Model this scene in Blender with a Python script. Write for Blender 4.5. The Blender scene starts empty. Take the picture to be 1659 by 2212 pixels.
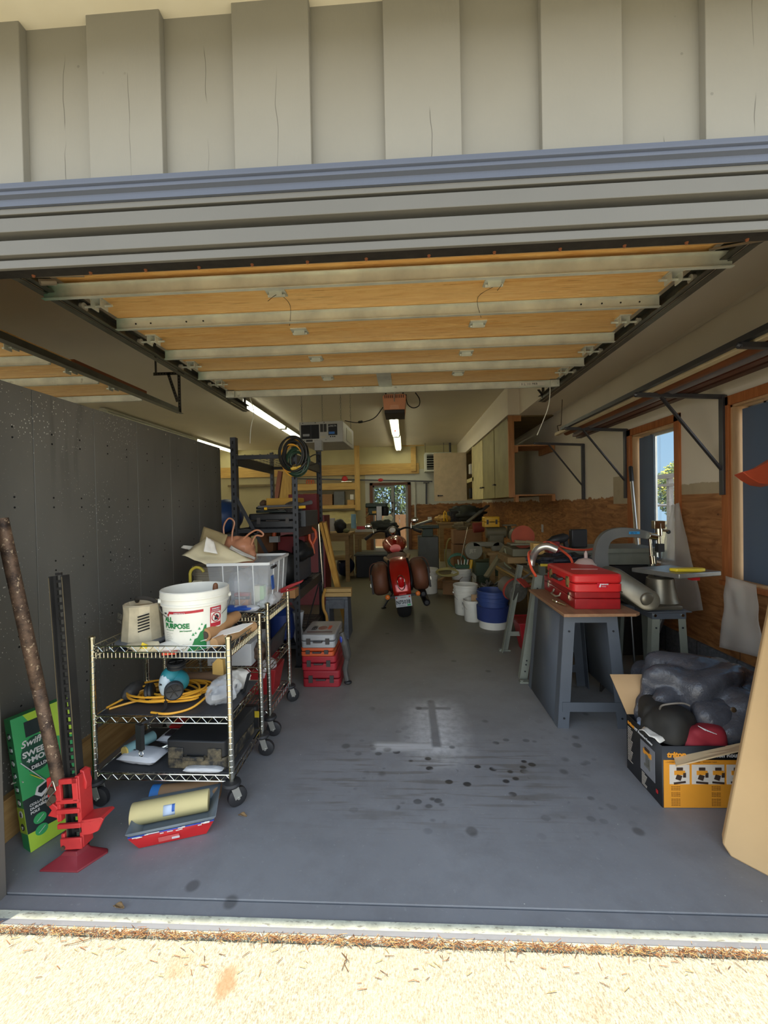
import bpy, bmesh, math, random
from math import sin, cos, pi, radians, sqrt, atan2
from mathutils import Matrix, Vector, noise, Euler
random.seed(7)
SC = bpy.context.scene
COL = SC.collection

# ---------------------------------------------------------------- camera
FPX = 900.0; CAMH = 1.33
RC = (Matrix.Rotation(radians(2.95), 4, 'Z') @ Matrix.Rotation(pi/2+radians(-0.83), 4, 'X') @ Matrix.Rotation(-0.02, 4, 'Z'))
cd = bpy.data.cameras.new('camera'); cam = bpy.data.objects.new('camera', cd); COL.objects.link(cam)
cam.matrix_world = Matrix.Translation((0, 0, CAMH)) @ RC
cd.sensor_fit = 'VERTICAL'; cd.sensor_height = 36.0; cd.sensor_width = 27.0
cd.lens = 36.0*FPX/2212.0; cd.clip_start = 0.05; cd.clip_end = 300
SC.camera = cam
def ray(px, py): return RC.to_3x3() @ Vector(((px-829.5)/FPX, -(py-1106)/FPX, -1))
def G(px, py, z=0.0):
    d = ray(px, py); t = (z-CAMH)/d.z; return Vector((0, 0, CAMH))+d*t
def PY(px, py, Y):
    d = ray(px, py); t = Y/d.y; return Vector((0, 0, CAMH))+d*t
def PX(px, py, X):
    d = ray(px, py); t = X/d.x; return Vector((0, 0, CAMH))+d*t

# ---------------------------------------------------------------- light and exposure
SC.view_settings.view_transform = 'Standard'; SC.view_settings.look = 'None'
SC.view_settings.gamma = 1.0; SC.view_settings.use_curve_mapping = False
SC.view_settings.exposure = 0.95
SKY_STRENGTH = 1.5
SUN_STRENGTH = 3.3
TUBE_STRENGTH = 5.2
world = bpy.data.worlds.new('world'); SC.world = world; world.use_nodes = True
wn = world.node_tree.nodes; wl = world.node_tree.links
for n in list(wn): wn.remove(n)
wo = wn.new('ShaderNodeOutputWorld'); wb = wn.new('ShaderNodeBackground'); wl.new(wb.outputs[0], wo.inputs[0])
wtc = wn.new('ShaderNodeTexCoord'); wsep = wn.new('ShaderNodeSeparateXYZ'); wl.new(wtc.outputs['Generated'], wsep.inputs[0])
wr = wn.new('ShaderNodeValToRGB'); wl.new(wsep.outputs[2], wr.inputs[0])
wr.color_ramp.elements[0].position = 0.0; wr.color_ramp.elements[0].color = (1.35, 1.35, 1.30, 1)
wr.color_ramp.elements[1].position = 0.7; wr.color_ramp.elements[1].color = (.30, .40, .55, 1)
e = wr.color_ramp.elements.new(0.3); e.color = (.80, .90, 1.0, 1)
wr2 = wn.new('ShaderNodeValToRGB'); wl.new(wsep.outputs[2], wr2.inputs[0])          # deep clear blue away from the sun
wr2.color_ramp.elements[0].position = 0.0; wr2.color_ramp.elements[0].color = (.16, .25, .33, 1)
wr2.color_ramp.elements[1].position = 0.7; wr2.color_ramp.elements[1].color = (.06, .14, .26, 1)
wmr = wn.new('ShaderNodeMapRange'); wl.new(wsep.outputs[1], wmr.inputs[0]); wmr.inputs[1].default_value = .15; wmr.inputs[2].default_value = -.45
wmx = wn.new('ShaderNodeMix'); wmx.data_type = 'RGBA'; wl.new(wmr.outputs[0], wmx.inputs[0]); wl.new(wr2.outputs[0], wmx.inputs[6]); wl.new(wr.outputs[0], wmx.inputs[7])
wl.new(wmx.outputs[2], wb.inputs[0]); wb.inputs[1].default_value = SKY_STRENGTH
sl = bpy.data.lights.new('sun', 'SUN'); sun = bpy.data.objects.new('sun', sl); COL.objects.link(sun)
sl.energy = SUN_STRENGTH; sl.angle = radians(0.6); sl.color = (1.0, .93, .80)
m_ = 0.2; sun.rotation_euler = Vector((m_, m_, -1)).to_track_quat('-Z', 'Y').to_euler(); sun.location = (-2, -2, 8)

# ---------------------------------------------------------------- node materials
class NT:
    def __init__(s, name):
        s.m = bpy.data.materials.new(name); s.m.use_nodes = True
        s.t = s.m.node_tree; s.n = s.t.nodes; s.l = s.t.links
        s.b = s.n['Principled BSDF']
    def new(s, k): return s.n.new(k)
    def put(s, sock, v):
        if hasattr(v, 'is_output') or isinstance(v, bpy.types.NodeSocket): s.l.new(v, sock)
        else: sock.default_value = v
    def co(s, kind='Object'):
        return s.new('ShaderNodeTexCoord').outputs[kind]
    def mp(s, v, sc=(1, 1, 1), loc=(0, 0, 0)):
        n = s.new('ShaderNodeMapping'); s.l.new(v, n.inputs[0]); n.inputs['Scale'].default_value = sc; n.inputs['Location'].default_value = loc
        return n.outputs[0]
    def noise(s, v, scale, detail=3, rough=.55, dist=0):
        n = s.new('ShaderNodeTexNoise'); s.l.new(v, n.inputs['Vector']); n.inputs['Scale'].default_value = scale
        n.inputs['Detail'].default_value = detail; n.inputs['Roughness'].default_value = rough; n.inputs['Distortion'].default_value = dist
        return n.outputs['Fac']
    def voro(s, v, scale, feat='F1', rnd=1.0):
        n = s.new('ShaderNodeTexVoronoi'); n.feature = feat; s.l.new(v, n.inputs['Vector']); n.inputs['Scale'].default_value = scale
        n.inputs['Randomness'].default_value = rnd
        return n.outputs['Distance']
    def wave(s, v, scale, dist=0, kind='BANDS', d='X', dscale=1):
        n = s.new('ShaderNodeTexWave'); n.wave_type = kind
        if kind == 'BANDS': n.bands_direction = d
        s.l.new(v, n.inputs['Vector']); n.inputs['Scale'].default_value = scale; n.inputs['Distortion'].default_value = dist; n.inputs['Detail Scale'].default_value = dscale
        return n.outputs['Fac']
    def sep(s, v):
        n = s.new('ShaderNodeSeparateXYZ'); s.l.new(v, n.inputs[0]); return n.outputs
    def mth(s, op, a, b=0.0, clamp=False):
        n = s.new('ShaderNodeMath'); n.operation = op; n.use_clamp = clamp
        s.put(n.inputs[0], a); s.put(n.inputs[1], b); return n.outputs[0]
    def rng(s, v, a, b, c=0.0, d=1.0):
        n = s.new('ShaderNodeMapRange'); s.put(n.inputs[0], v); n.inputs[1].default_value = a; n.inputs[2].default_value = b
        n.inputs[3].default_value = c; n.inputs[4].default_value = d; return n.outputs[0]
    def mix(s, f, a, b):
        n = s.new('ShaderNodeMix'); n.data_type = 'RGBA'; s.put(n.inputs[0], f)
        s.put(n.inputs[6], a if not isinstance(a, tuple) else (*a[:3], 1)); s.put(n.inputs[7], b if not isinstance(b, tuple) else (*b[:3], 1))
        return n.outputs[2]
    def bump(s, h, st=.3, dist=.01):
        n = s.new('ShaderNodeBump'); n.inputs['Strength'].default_value = st; n.inputs['Distance'].default_value = dist
        s.l.new(h, n.inputs['Height']); s.l.new(n.outputs[0], s.b.inputs['Normal'])
    def fin(s, col=None, rough=.6, metal=0.0, **k):
        if col is not None: s.put(s.b.inputs['Base Color'], col if not isinstance(col, tuple) else (*col[:3], 1))
        s.put(s.b.inputs['Roughness'], rough); s.put(s.b.inputs['Metallic'], metal)
        for a, v in k.items(): s.put(s.b.inputs[a.replace('_', ' ')], v)
        return s.m
def lin(r, g, b):
    f = lambda c: ((c/255+.055)/1.055)**2.4 if c > 10 else c/255/12.92
    return (f(r), f(g), f(b))
MC = {}
def M(name, rgb, rough=.55, metal=0.0, var=.12, sc=6, bump=0.0, bsc=40, spec=None, coat=0.0):
    """generic procedural material: base colour in sRGB 0-255 with noise variation"""
    if name in MC: return MC[name]
    t = NT(name); c = lin(*rgb); co = t.co()
    f = t.rng(t.noise(co, sc, 4), .3, .7)
    d = tuple(max(0, x*(1-var)) for x in c); u = tuple(min(1, x*(1+var)) for x in c)
    if bump: t.bump(t.noise(co, bsc, 3), bump, .004)
    k = {}
    if coat: k['Coat_Weight'] = coat
    if spec is not None: k['Specular_IOR_Level'] = spec
    MC[name] = t.fin(t.mix(f, d, u), rough, metal, **k)
    return MC[name]
def wood(name, a, b, sc=1.0, axis='X', rough=.6, stretch=12):
    if name in MC: return MC[name]
    t = NT(name); s3 = {'X': (1, stretch, stretch), 'Y': (stretch, 1, stretch), 'Z': (stretch, stretch, 1)}[axis]
    co = t.mp(t.co(), s3); n1 = t.noise(co, 2.2*sc, 6, .6, .6); n2 = t.noise(t.co(), 1.3*sc, 2)
    f = t.mth('ADD', t.rng(n1, .3, .7, 0, .8), t.rng(n2, .3, .7, 0, .3))
    t.bump(n1, .15, .003)
    MC[name] = t.fin(t.mix(f, lin(*a), lin(*b)), rough); return MC[name]
def emis(name, rgb, st):
    if name in MC: return MC[name]
    t = NT(name); t.fin(rgb, .5); t.b.inputs['Emission Color'].default_value = (*rgb, 1); t.b.inputs['Emission Strength'].default_value = st
    MC[name] = t.m; return t.m
def glass(name, rgb=(1, 1, 1), rough=.02, alpha=.12):
    """thin pane / film: mostly transparent with a glossy, tinted surface"""
    if name in MC: return MC[name]
    t = NT(name); t.fin(rgb, rough); t.b.inputs['Alpha'].default_value = alpha
    MC[name] = t.m; return t.m

# ---------------------------------------------------------------- mesh helpers
class MB:
    def __init__(s): s.v = []; s.f = []; s.mi = []; s.mats = []; s.cur = 0; s.T = None
    def mat(s, m):
        if m not in s.mats: s.mats.append(m)
        s.cur = s.mats.index(m); return s
    def add(s, vs, fs):
        o = len(s.v)
        for p in vs:
            p = Vector(p); s.v.append(s.T @ p if s.T else p)
        for f in fs: s.f.append([i+o for i in f]); s.mi.append(s.cur)
        return s
    def box(s, c, d, R=None):
        x, y, z = d[0]/2, d[1]/2, d[2]/2; c = Vector(c)
        P = [Vector((a, b, e)) for a in (-x, x) for b in (-y, y) for e in (-z, z)]
        if R is not None:
            if isinstance(R, (tuple, list)): R = Euler([radians(q) for q in R]).to_matrix()
            P = [R @ p for p in P]
        return s.add([c+p for p in P], [(0, 1, 3, 2), (4, 6, 7, 5), (0, 4, 5, 1), (2, 3, 7, 6), (0, 2, 6, 4), (1, 5, 7, 3)])
    def bb(s, x0, x1, y0, y1, z0, z1): return s.box(((x0+x1)/2, (y0+y1)/2, (z0+z1)/2), (x1-x0, y1-y0, z1-z0))
    def frus(s, x0, x1, y0, y1, z0, z1, t=.02, tb=None):
        """box whose bottom is inset by t on each side"""
        tb = t if tb is None else tb
        P = [(x0+t, y0+tb, z0), (x1-t, y0+tb, z0), (x1-t, y1-tb, z0), (x0+t, y1-tb, z0), (x0, y0, z1), (x1, y0, z1), (x1, y1, z1), (x0, y1, z1)]
        return s.add(P, [(3, 2, 1, 0), (4, 5, 6, 7), (0, 1, 5, 4), (1, 2, 6, 5), (2, 3, 7, 6), (3, 0, 4, 7)])
    def bar(s, a, b, w, h, up=(0, 0, 1)):
        a = Vector(a); b = Vector(b); d = (b-a); L = d.length
        if L < 1e-6: return s
        d /= L; u = Vector(up)
        if abs(d.dot(u)) > .98: u = Vector((0, 1, 0))
        r = d.cross(u).normalized(); u = r.cross(d)
        P = [p+r*i*w/2+u*j*h/2 for p in (a, b) for i, j in ((-1, -1), (1, -1), (1, 1), (-1, 1))]
        return s.add(P, [(3, 2, 1, 0), (4, 5, 6, 7), (0, 1, 5, 4), (1, 2, 6, 5), (2, 3, 7, 6), (3, 0, 4, 7)])
    def tube(s, pts, r, seg=8, cap=True, closed=False):
        pts = [Vector(p) for p in pts]; n = len(pts)
        if not hasattr(r, '__len__'): r = [r]*n
        rings = []; pr = None
        for i in range(n):
            if closed: d = pts[(i+1) % n]-pts[i-1]
            else: d = pts[min(i+1, n-1)]-pts[max(i-1, 0)]
            if d.length < 1e-9: d = Vector((0, 0, 1))
            d.normalize()
            if pr is None:
                u = Vector((0, 0, 1)) if abs(d.z) < .9 else Vector((1, 0, 0)); pr = d.cross(u).normalized()
            else:
                pr = pr-d*pr.dot(d)
                pr = pr.normalized() if pr.length > 1e-6 else d.cross(Vector((.3, .5, .8))).normalized()
            q = d.cross(pr)
            rings.append([pts[i]+(pr*cos(2*pi*k/seg)+q*sin(2*pi*k/seg))*r[i] for k in range(seg)])
        V = [p for R in rings for p in R]; F = []
        for i in range(n if closed else n-1):
            j = (i+1) % n
            for k in range(seg): F.append((i*seg+k, i*seg+(k+1) % seg, j*seg+(k+1) % seg, j*seg+k))
        if cap and not closed: F.append(tuple(range(seg))[::-1]); F.append(tuple((n-1)*seg+k for k in range(seg)))
        return s.add(V, F)
    def cyl(s, a, b, r, r2=None, seg=20): return s.tube([a, b], [r, r if r2 is None else r2], seg)
    def lathe(s, prof, c=(0, 0, 0), seg=28, axis=(0, 0, 1), sx=1, sy=1):
        """prof = [(radius, height)...] turned about the axis"""
        q = Vector(axis).to_track_quat('Z', 'Y'); c = Vector(c); V = []; F = []; n = len(prof)
        for (r, z) in prof:
            for k in range(seg): V.append(c+q @ Vector((r*cos(2*pi*k/seg)*sx, r*sin(2*pi*k/seg)*sy, z)))
        for i in range(n-1):
            for k in range(seg): F.append((i*seg+k, i*seg+(k+1) % seg, (i+1)*seg+(k+1) % seg, (i+1)*seg+k))
        if prof[0][0] > 1e-5: F.append(tuple(range(seg))[::-1])
        if prof[-1][0] > 1e-5: F.append(tuple((n-1)*seg+k for k in range(seg)))
        return s.add(V, F)
    def prism(s, poly, a, b, axis='Y', R=None):
        """poly = 2D outline in the plane normal to axis; a..b the extent along it"""
        def mk(p, t): return {'X': (t, p[0], p[1]), 'Y': (p[0], t, p[1]), 'Z': (p[0], p[1], t)}[axis]
        n = len(poly); V = [mk(p, a) for p in poly]+[mk(p, b) for p in poly]
        F = [tuple(range(n)), tuple(range(n, 2*n))[::-1]]+[(i, i+n, (i+1) % n+n, (i+1) % n) for i in range(n)]
        return s.add(V, F)
    def ell(s, c, r, seg=16, rings=10, R=None, zmin=-1):
        V = []; F = []; c = Vector(c)
        if not hasattr(r, '__len__'): r = (r, r, r)
        if isinstance(R, tuple): R = Euler([radians(q) for q in R]).to_matrix()
        for i in range(rings+1):
            th = -pi/2+pi*i/rings; z = max(sin(th), zmin)
            for k in range(seg):
                p = Vector((cos(th)*cos(2*pi*k/seg)*r[0], cos(th)*sin(2*pi*k/seg)*r[1], z*r[2])); V.append(c+(R @ p if R else p))
        for i in range(rings):
            for k in range(seg): F.append((i*seg+k, i*seg+(k+1) % seg, (i+1)*seg+(k+1) % seg, (i+1)*seg+k))
        return s.add(V, F)
    def grid(s, fn, nu, nv):
        V = [fn(i/nu, j/nv) for i in range(nu+1) for j in range(nv+1)]
        F = [(i*(nv+1)+j, (i+1)*(nv+1)+j, (i+1)*(nv+1)+j+1, i*(nv+1)+j+1) for i in range(nu) for j in range(nv)]
        return s.add(V, F)
    def loft(s, rings, cap=True):
        n = len(rings[0]); V = [p for R in rings for p in R]; F = []
        for i in range(len(rings)-1):
            for k in range(n): F.append((i*n+k, i*n+(k+1) % n, (i+1)*n+(k+1) % n, (i+1)*n+k))
        if cap: F.append(tuple(range(n))[::-1]); F.append(tuple((len(rings)-1)*n+k for k in range(n)))
        return s.add(V, F)
    def build(s, name, m=None, parent=None, bev=0, smooth=35, solid=0, sub=0, seg=2):
        me = bpy.data.meshes.new(name); me.from_pydata([tuple(p) for p in s.v], [], s.f); me.validate()
        if s.mats:
            if m is not None and m not in s.mats and not s.mats: s.mats = [m]
            for q in s.mats: me.materials.append(q)
            if len(me.polygons) == len(s.mi):
                for p, i in zip(me.polygons, s.mi): p.material_index = i
        elif m: me.materials.append(m)
        b = bmesh.new(); b.from_mesh(me); bmesh.ops.recalc_face_normals(b, faces=b.faces); b.to_mesh(me); b.free()
        for p in me.polygons: p.use_smooth = True
        me.set_sharp_from_angle(angle=radians(smooth))
        o = bpy.data.objects.new(name, me); COL.objects.link(o)
        if parent: o.parent = parent
        if solid: md = o.modifiers.new('s', 'SOLIDIFY'); md.thickness = solid; md.offset = 0
        if bev: md = o.modifiers.new('b', 'BEVEL'); md.width = bev; md.segments = seg; md.limit_method = 'ANGLE'; md.angle_limit = radians(40)
        if sub: md = o.modifiers.new('u', 'SUBSURF'); md.levels = sub; md.render_levels = sub
        return o
def tag(o, label=None, cat=None, group=None, kind=None):
    if label: o['label'] = label
    if cat: o['category'] = cat
    if group: o['group'] = group
    if kind: o['kind'] = kind
    return o
def thing(name, label, cat, loc=(0, 0, 0), rz=0, group=None, rot=None):
    o = bpy.data.objects.new(name, None); COL.objects.link(o); o.empty_display_size = .05
    o.location = loc; o.rotation_euler = rot if rot else (0, 0, rz)
    return tag(o, label, cat, group)
def root_struct(name):
    o = bpy.data.objects.new(name, None); COL.objects.link(o); o['kind'] = 'structure'; return o
def one(name, mb, m, label, cat, loc=(0, 0, 0), rz=0, group=None, rot=None, **k):
    o = mb.build(name, m, None, **k); o.location = loc; o.rotation_euler = rot if rot else (0, 0, rz)
    return tag(o, label, cat, group)
def struct(name, mb, m, **k): return tag(mb.build(name, m, None, **k), kind='structure')
def copy_tree(o, parent=None):
    c = o.copy(); COL.objects.link(c); c.parent = parent
    for ch in list(o.children): copy_tree(ch, c)
    return c
def again(src, label, loc, rz=0, group=None):
    c = copy_tree(src); c.location = loc; c.rotation_euler = (0, 0, rz); c['label'] = label
    if group: c['group'] = group
    return c
def text(body, size, m, parent, loc, rot=(90, 0, 0), name='lettering', ext=.0006, align='LEFT', sx=1.0, bold=0.0, shear=0.0, label=None):
    cu = bpy.data.curves.new('t', 'FONT'); cu.body = body; cu.size = size; cu.extrude = ext; cu.align_x = align; cu.offset = bold; cu.shear = shear; cu.resolution_u = 3
    t = bpy.data.objects.new('t', cu); COL.objects.link(t)
    bpy.context.view_layer.update()
    me = bpy.data.meshes.new_from_object(t.evaluated_get(bpy.context.evaluated_depsgraph_get()))
    bpy.data.objects.remove(t); bpy.data.curves.remove(cu)
    me.materials.clear(); me.materials.append(m); me.name = name
    o = bpy.data.objects.new(name, me); COL.objects.link(o); o.parent = parent; o.location = loc
    o.rotation_euler = [radians(a) for a in rot]; o.scale = (sx, 1, 1)
    if label: o['label'] = label
    return o
def arc(c, r, a0, a1, n=12, pl='XZ'):
    out = []
    for i in range(n+1):
        a = radians(a0+(a1-a0)*i/n); u, v = r*cos(a), r*sin(a)
        out.append({'XZ': (c[0]+u, c[1], c[2]+v), 'XY': (c[0]+u, c[1]+v, c[2]), 'YZ': (c[0], c[1]+u, c[2]+v)}[pl])
    return out
def smoothpath(pts, n=6):
    P = [Vector(p) for p in pts]; out = []
    for i in range(len(P)-1):
        a = P[max(i-1, 0)]; b = P[i]; c = P[i+1]; d = P[min(i+2, len(P)-1)]
        for k in range(n):
            t = k/n; out.append(.5*((2*b)+(c-a)*t+(2*a-5*b+4*c-d)*t*t+(3*b-a-3*c+d)*t**3))
    out.append(P[-1]); return out
def rbox(mb, x0, x1, y0, y1, z0, z1, r=.02, n=4, taper=0):
    """box with rounded vertical corners"""
    def ring(z, t):
        R = []
        for (cx, cy, a0) in ((x1-r-t, y1-r-t, 0), (x0+r+t, y1-r-t, 90), (x0+r+t, y0+r+t, 180), (x1-r-t, y0+r+t, 270)):
            for i in range(n+1):
                a = radians(a0+90*i/n); R.append(Vector((cx+r*cos(a), cy+r*sin(a), z)))
        return R
    return mb.loft([ring(z0, taper), ring(z1, 0)])
def crumple(c, r, amp, f=6, seed=0, seg=26, rings=18, flat=None, squash=None):
    """a crumpled soft body: ellipsoid displaced by layered noise"""
    mb = MB(); mb.ell(c, r, seg, rings)
    c = Vector(c); out = []
    for v in mb.v:
        d = (v-c); n = noise.fractal(v*f+Vector((seed*7.3, seed, 0)), 1.0, 2.2, 4); w = noise.ridged_multi_fractal(v*f*.8+Vector((seed, 3, seed*2)), 1, 2, 3, 1, 2)-1
        v = c+d*(1+amp*n+amp*.35*w)
        if flat is not None and v.z < flat: v.z = flat+(v.z-flat)*.02
        out.append(v)
    mb.v = out; return mb
# ================================================================ THE SETTING
XR = 2.30; XL = -1.67; XFL = -5.75; YB = 12.6; ZC = 3.12; ZD = 2.68; XD = 1.76; YF = 1.2
# --- floor material: grey-blue concrete, old stains, white overspray with the bare outline of a cross
t = NT('garage_concrete'); co = t.co(); s3 = t.sep(co)
def softbox(x0, x1, y0, y1, w=.03, wob=.0):
    X, Y = s3[0], s3[1]
    if wob:
        nn = t.mth('MULTIPLY', t.mth('SUBTRACT', t.noise(co, 9, 3), .5), wob)
        X = t.mth('ADD', X, nn); Y = t.mth('ADD', Y, nn)
    a = t.mth('MULTIPLY', t.rng(X, x0-w, x0+w), t.rng(X, x1+w, x1-w))
    b = t.mth('MULTIPLY', t.rng(Y, y0-w, y0+w), t.rng(Y, y1+w, y1-w))
    return t.mth('MULTIPLY', a, b)
base = t.mix(t.rng(t.noise(co, .9, 4, .6), .3, .7), lin(130, 131, 134), lin(152, 153, 156))
base = t.mix(t.rng(t.noise(co, 3.5, 6, .7), .45, .75, 0, .5), base, lin(105, 104, 105))
deep = t.rng(s3[1], 2.2, 5.0)                                         # more ochre slab towards the back, dimness of the rear put into its colour
base = t.mix(deep, base, lin(124, 119, 98))
base = t.mix(t.rng(t.noise(co, 60, 2), .66, .72, 0, .35), base, lin(165, 165, 165))
cv0 = G(930, 1512); cv1 = G(946, 1612); cx = (cv0.x+cv1.x)/2
halo = t.mth('MULTIPLY', softbox(cx-.12, cx+.13, 2.15, 2.78, .10, .10), t.rng(t.noise(co, 25, 4), .3, .6, .45, 1))
band = t.mth('MULTIPLY', softbox(-.20, .14, 2.24, 2.32, .02, .0), .85)
cr = t.mth('MAXIMUM', softbox(cx-.028, cx+.022, 2.28, 2.83, .008, .012), softbox(cx-.10, cx+.12, 2.70, 2.735, .006, .01))
sp = t.mth('MULTIPLY', t.mth('MAXIMUM', halo, band), t.mth('SUBTRACT', 1.0, cr), True)
base = t.mix(t.mth('MULTIPLY', sp, .95), base, lin(212, 213, 214))
reg = softbox(-.25, .85, 1.80, 2.35, .18, .25)
blot = t.mth('MULTIPLY', t.rng(t.voro(t.mp(co, (1, 1.2, 1)), 13), .30, .22), t.rng(t.noise(co, 4.3, 1), .47, .52))
base = t.mix(t.mth('MULTIPLY', t.mth('MULTIPLY', blot, reg), .9), base, lin(42, 40, 40))
streak = t.mth('MULTIPLY', t.rng(t.noise(t.mp(co, (1.2, 14, 1)), 2.2, 3), .52, .60), softbox(-.5, .7, 1.75, 2.3, .15, .3))
base = t.mix(t.mth('MULTIPLY', streak, .45), base, lin(92, 84, 70))
blot2 = t.mth('MULTIPLY', t.rng(t.voro(co, 5.5), .16, .10), t.rng(t.noise(co, 1.7, 1), .52, .58))
base = t.mix(t.mth('MULTIPLY', blot2, .55), base, lin(70, 68, 66))
fleck = t.rng(t.voro(co, 17), .045, .03)
base = t.mix(t.mth('MULTIPLY', fleck, t.rng(t.noise(co, 3, 1), .5, .55)), base, lin(205, 205, 200))
t.bump(t.noise(co, 45, 4), .12, .004)
FLOORM = t.fin(base, .55)
f = MB(); f.bb(XFL-.2, XR+.2, 1.373, YB+.2, -.2, 0)
f.bb(XFL-.2, XR+.2, 1.27, 1.367, -.2, -.004)
struct('floor', f, FLOORM)
# --- driveway: sunlit cream broomed concrete
t = NT('driveway_concrete'); co = t.co()
n1 = t.noise(t.mp(co, (2.2, 1, 1)), 120, 4, .7); n2 = t.noise(co, 1.6, 3)
c = t.mix(t.rng(n1, .36, .60), lin(140, 130, 108), lin(208, 198, 172))
c = t.mix(t.rng(n2, .35, .75, 0, .35), c, lin(205, 190, 155))
c = t.mix(t.rng(t.voro(t.mp(co, (1.5, .8, 1)), 60), .18, .08, 0, .45), c, lin(140, 128, 105))
s3 = t.sep(co)
for (px, py, rx, ry, k) in ((490, 2110, .03, .05, .8), (380, 2090, .035, .025, .45), (400, 2060, .05, .02, .3), (1290, 2180, .04, .05, .2)):
    p = G(px, py)
    dx = t.mth('DIVIDE', t.mth('SUBTRACT', s3[0], p.x), rx); dy = t.mth('DIVIDE', t.mth('SUBTRACT', s3[1], p.y), ry)
    d = t.mth('ADD', t.mth('SQRT', t.mth('ADD', t.mth('MULTIPLY', dx, dx), t.mth('MULTIPLY', dy, dy))), t.mth('MULTIPLY', t.mth('SUBTRACT', t.noise(co, 22, 4), .5), 1.9))
    c = t.mix(t.rng(d, 1.2, .5, 0, k), c, lin(165, 128, 88))
t.bump(n1, .35, .004)
DRIVEM = t.fin(c, .8)
f = MB(); f.bb(-14, 14, -16, 1.245, -.25, -.012); struct('floor_driveway', f, DRIVEM)
f = MB(); f.bb(-14, -5.95, 1.245, 30, -.25, -.02); f.bb(2.62, 30, 1.245, 30, -.35, -.10); f.bb(-6, 2.62, YB+.2, 30, -.3, -.05)
struct('floor_yard', f, M('yard_soil', (120, 112, 80), .9, var=.3, sc=3))
# sunlit lip of the slab, worn and crumbling
t = NT('slab_lip'); co = t.co()
c = t.mix(t.rng(t.noise(co, 14, 5, .7), .35, .7), lin(180, 180, 160), lin(226, 226, 204))
c = t.mix(t.rng(t.noise(t.mp(co, (1, 3, 1)), 40, 4), .58, .64, 0, .6), c, lin(110, 100, 85))
t.bump(t.noise(co, 60, 4), .4, .004)
f = MB(); f.prism([(1.262, -.02), (1.27, -.006), (1.312, -.001), (1.315, -.2), (1.262, -.2)], XFL-.2, XR+.2, 'X')
struct('trim_1', f, t.fin(c, .8))
# pine needles in the joint (stuff)
f = MB(); random.seed(3)
NM = [M('needle_a', (150, 100, 60), .8), M('needle_b', (190, 150, 95), .8), M('needle_c', (105, 70, 45), .8)]
for i in range(2600):
    x = random.uniform(-1.38, 1.30); y = 1.252+random.gauss(0, .0055); z = -.008+abs(random.gauss(0, .005))
    if random.random() < .05: y -= abs(random.gauss(0, .06)); z = -.010
    a = random.gauss(0, .55) if random.random() < .7 else random.uniform(0, pi); L = random.uniform(.008, .028); w = .0008
    f.mat(random.choice(NM)); d = Vector((cos(a), sin(a), random.gauss(0, .12)))*L/2; n = Vector((-sin(a), cos(a), 0))*w
    p = Vector((x, y, z+.002)); f.add([p-d-n, p-d+n, p+d*1.1+n, p+d*1.1-n, p+Vector((0, 0, w*1.5))], [(0, 1, 4), (1, 2, 4), (2, 3, 4), (3, 0, 4)])
tag(f.build('pine_needles', None), 'brown dry pine needles filling the joint before the garage slab', 'needles', kind='stuff')
f = MB(); f.tube(smoothpath([G(738, 2058, -.008), G(748, 2070, -.004), G(744, 2080, -.006), G(752, 2098, -.008)]), .0012, 5); f.tube([G(744, 2080, -.006), G(738, 2096, -.008)], .001, 5); f.tube([G(748, 2070, -.004), G(754, 2076, -.006)], .0009, 5)
one('twig', f, M('twig_brown', (110, 80, 50), .9), 'small brown forked twig lying on the sunlit driveway', 'twig')
f = MB(); f.tube(smoothpath([G(138, 2042, -.009), G(165, 2036, -.006), G(208, 2024, -.008)]), .0009, 5)
one('twig', f, M('twig_brown', (110, 80, 50), .9), 'thin straight stalk lying across the needle-filled joint at left', 'twig')
for (px, py, lb) in ((255, 1962, 'curled dry brown leaf at the shadow edge on the slab'), (523, 1764, 'crumpled tan leaf on the floor by the cart caster')):
    p = G(px, py); f = MB(); f.grid(lambda u, v: p+Vector(((u-.5)*.034+.005*v, (v-.5)*.02*(1.1-abs(2*u-1)), .004+.012*abs(v-.5)+.005*sin(5*u))), 8, 4)
    one('leaf', f, M('dry_leaf', (135, 108, 72), .8, var=.3, sc=60), lb, 'leaf', solid=.0006)
# --- facade: painted boards, header mouldings, eave
def paint(name, rgb, cracks=True):
    t = NT(name); co = t.co(); c = t.mix(t.rng(t.noise(co, 2.2, 4), .3, .7), tuple(x*.94 for x in lin(*rgb)), tuple(x*1.05 for x in lin(*rgb)))
    if cracks:
        s = t.sep(co); wob = t.mth('MULTIPLY', t.mth('SUBTRACT', t.noise(t.mp(co, (1, 1, .6)), 7, 2), .5), .05)
        xx = t.mth('ADD', s[0], wob); fr = t.mth('ABSOLUTE', t.mth('SUBTRACT', t.mth('FRACT', t.mth('DIVIDE', t.mth('ADD', xx, 4.33), .2155)), .5))
        k = t.mth('MULTIPLY', t.rng(fr, .0065, .002), t.rng(t.noise(t.mp(co, (2.2, 1, 1.2)), 3.1, 1), .56, .60))
        c = t.mix(t.mth('MULTIPLY', k, .8), c, lin(70, 66, 58))
        dots = t.mth('MULTIPLY', t.rng(t.voro(co, 15), .075, .05), t.rng(t.noise(co, 2.7, 1), .5, .56))
        c = t.mix(t.mth('MULTIPLY', dots, .5), c, lin(95, 92, 84))
    t.bump(t.mth('ADD', t.noise(t.mp(co, (1, 1, .25)), 70, 4), t.mth('MULTIPLY', t.noise(co, 12, 3), .8)), .16, .004)
    return t.fin(c, .62)
SID = paint('greige_siding', (135, 132, 122)); TRIM = paint('grey_trim', (102, 100, 94), False)
w = root_struct('wall_front')
f = MB(); f.bb(XFL-.2, XR+.32, 1.205, 1.36, 2.13, 3.2)                            # wall above both doors
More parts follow.
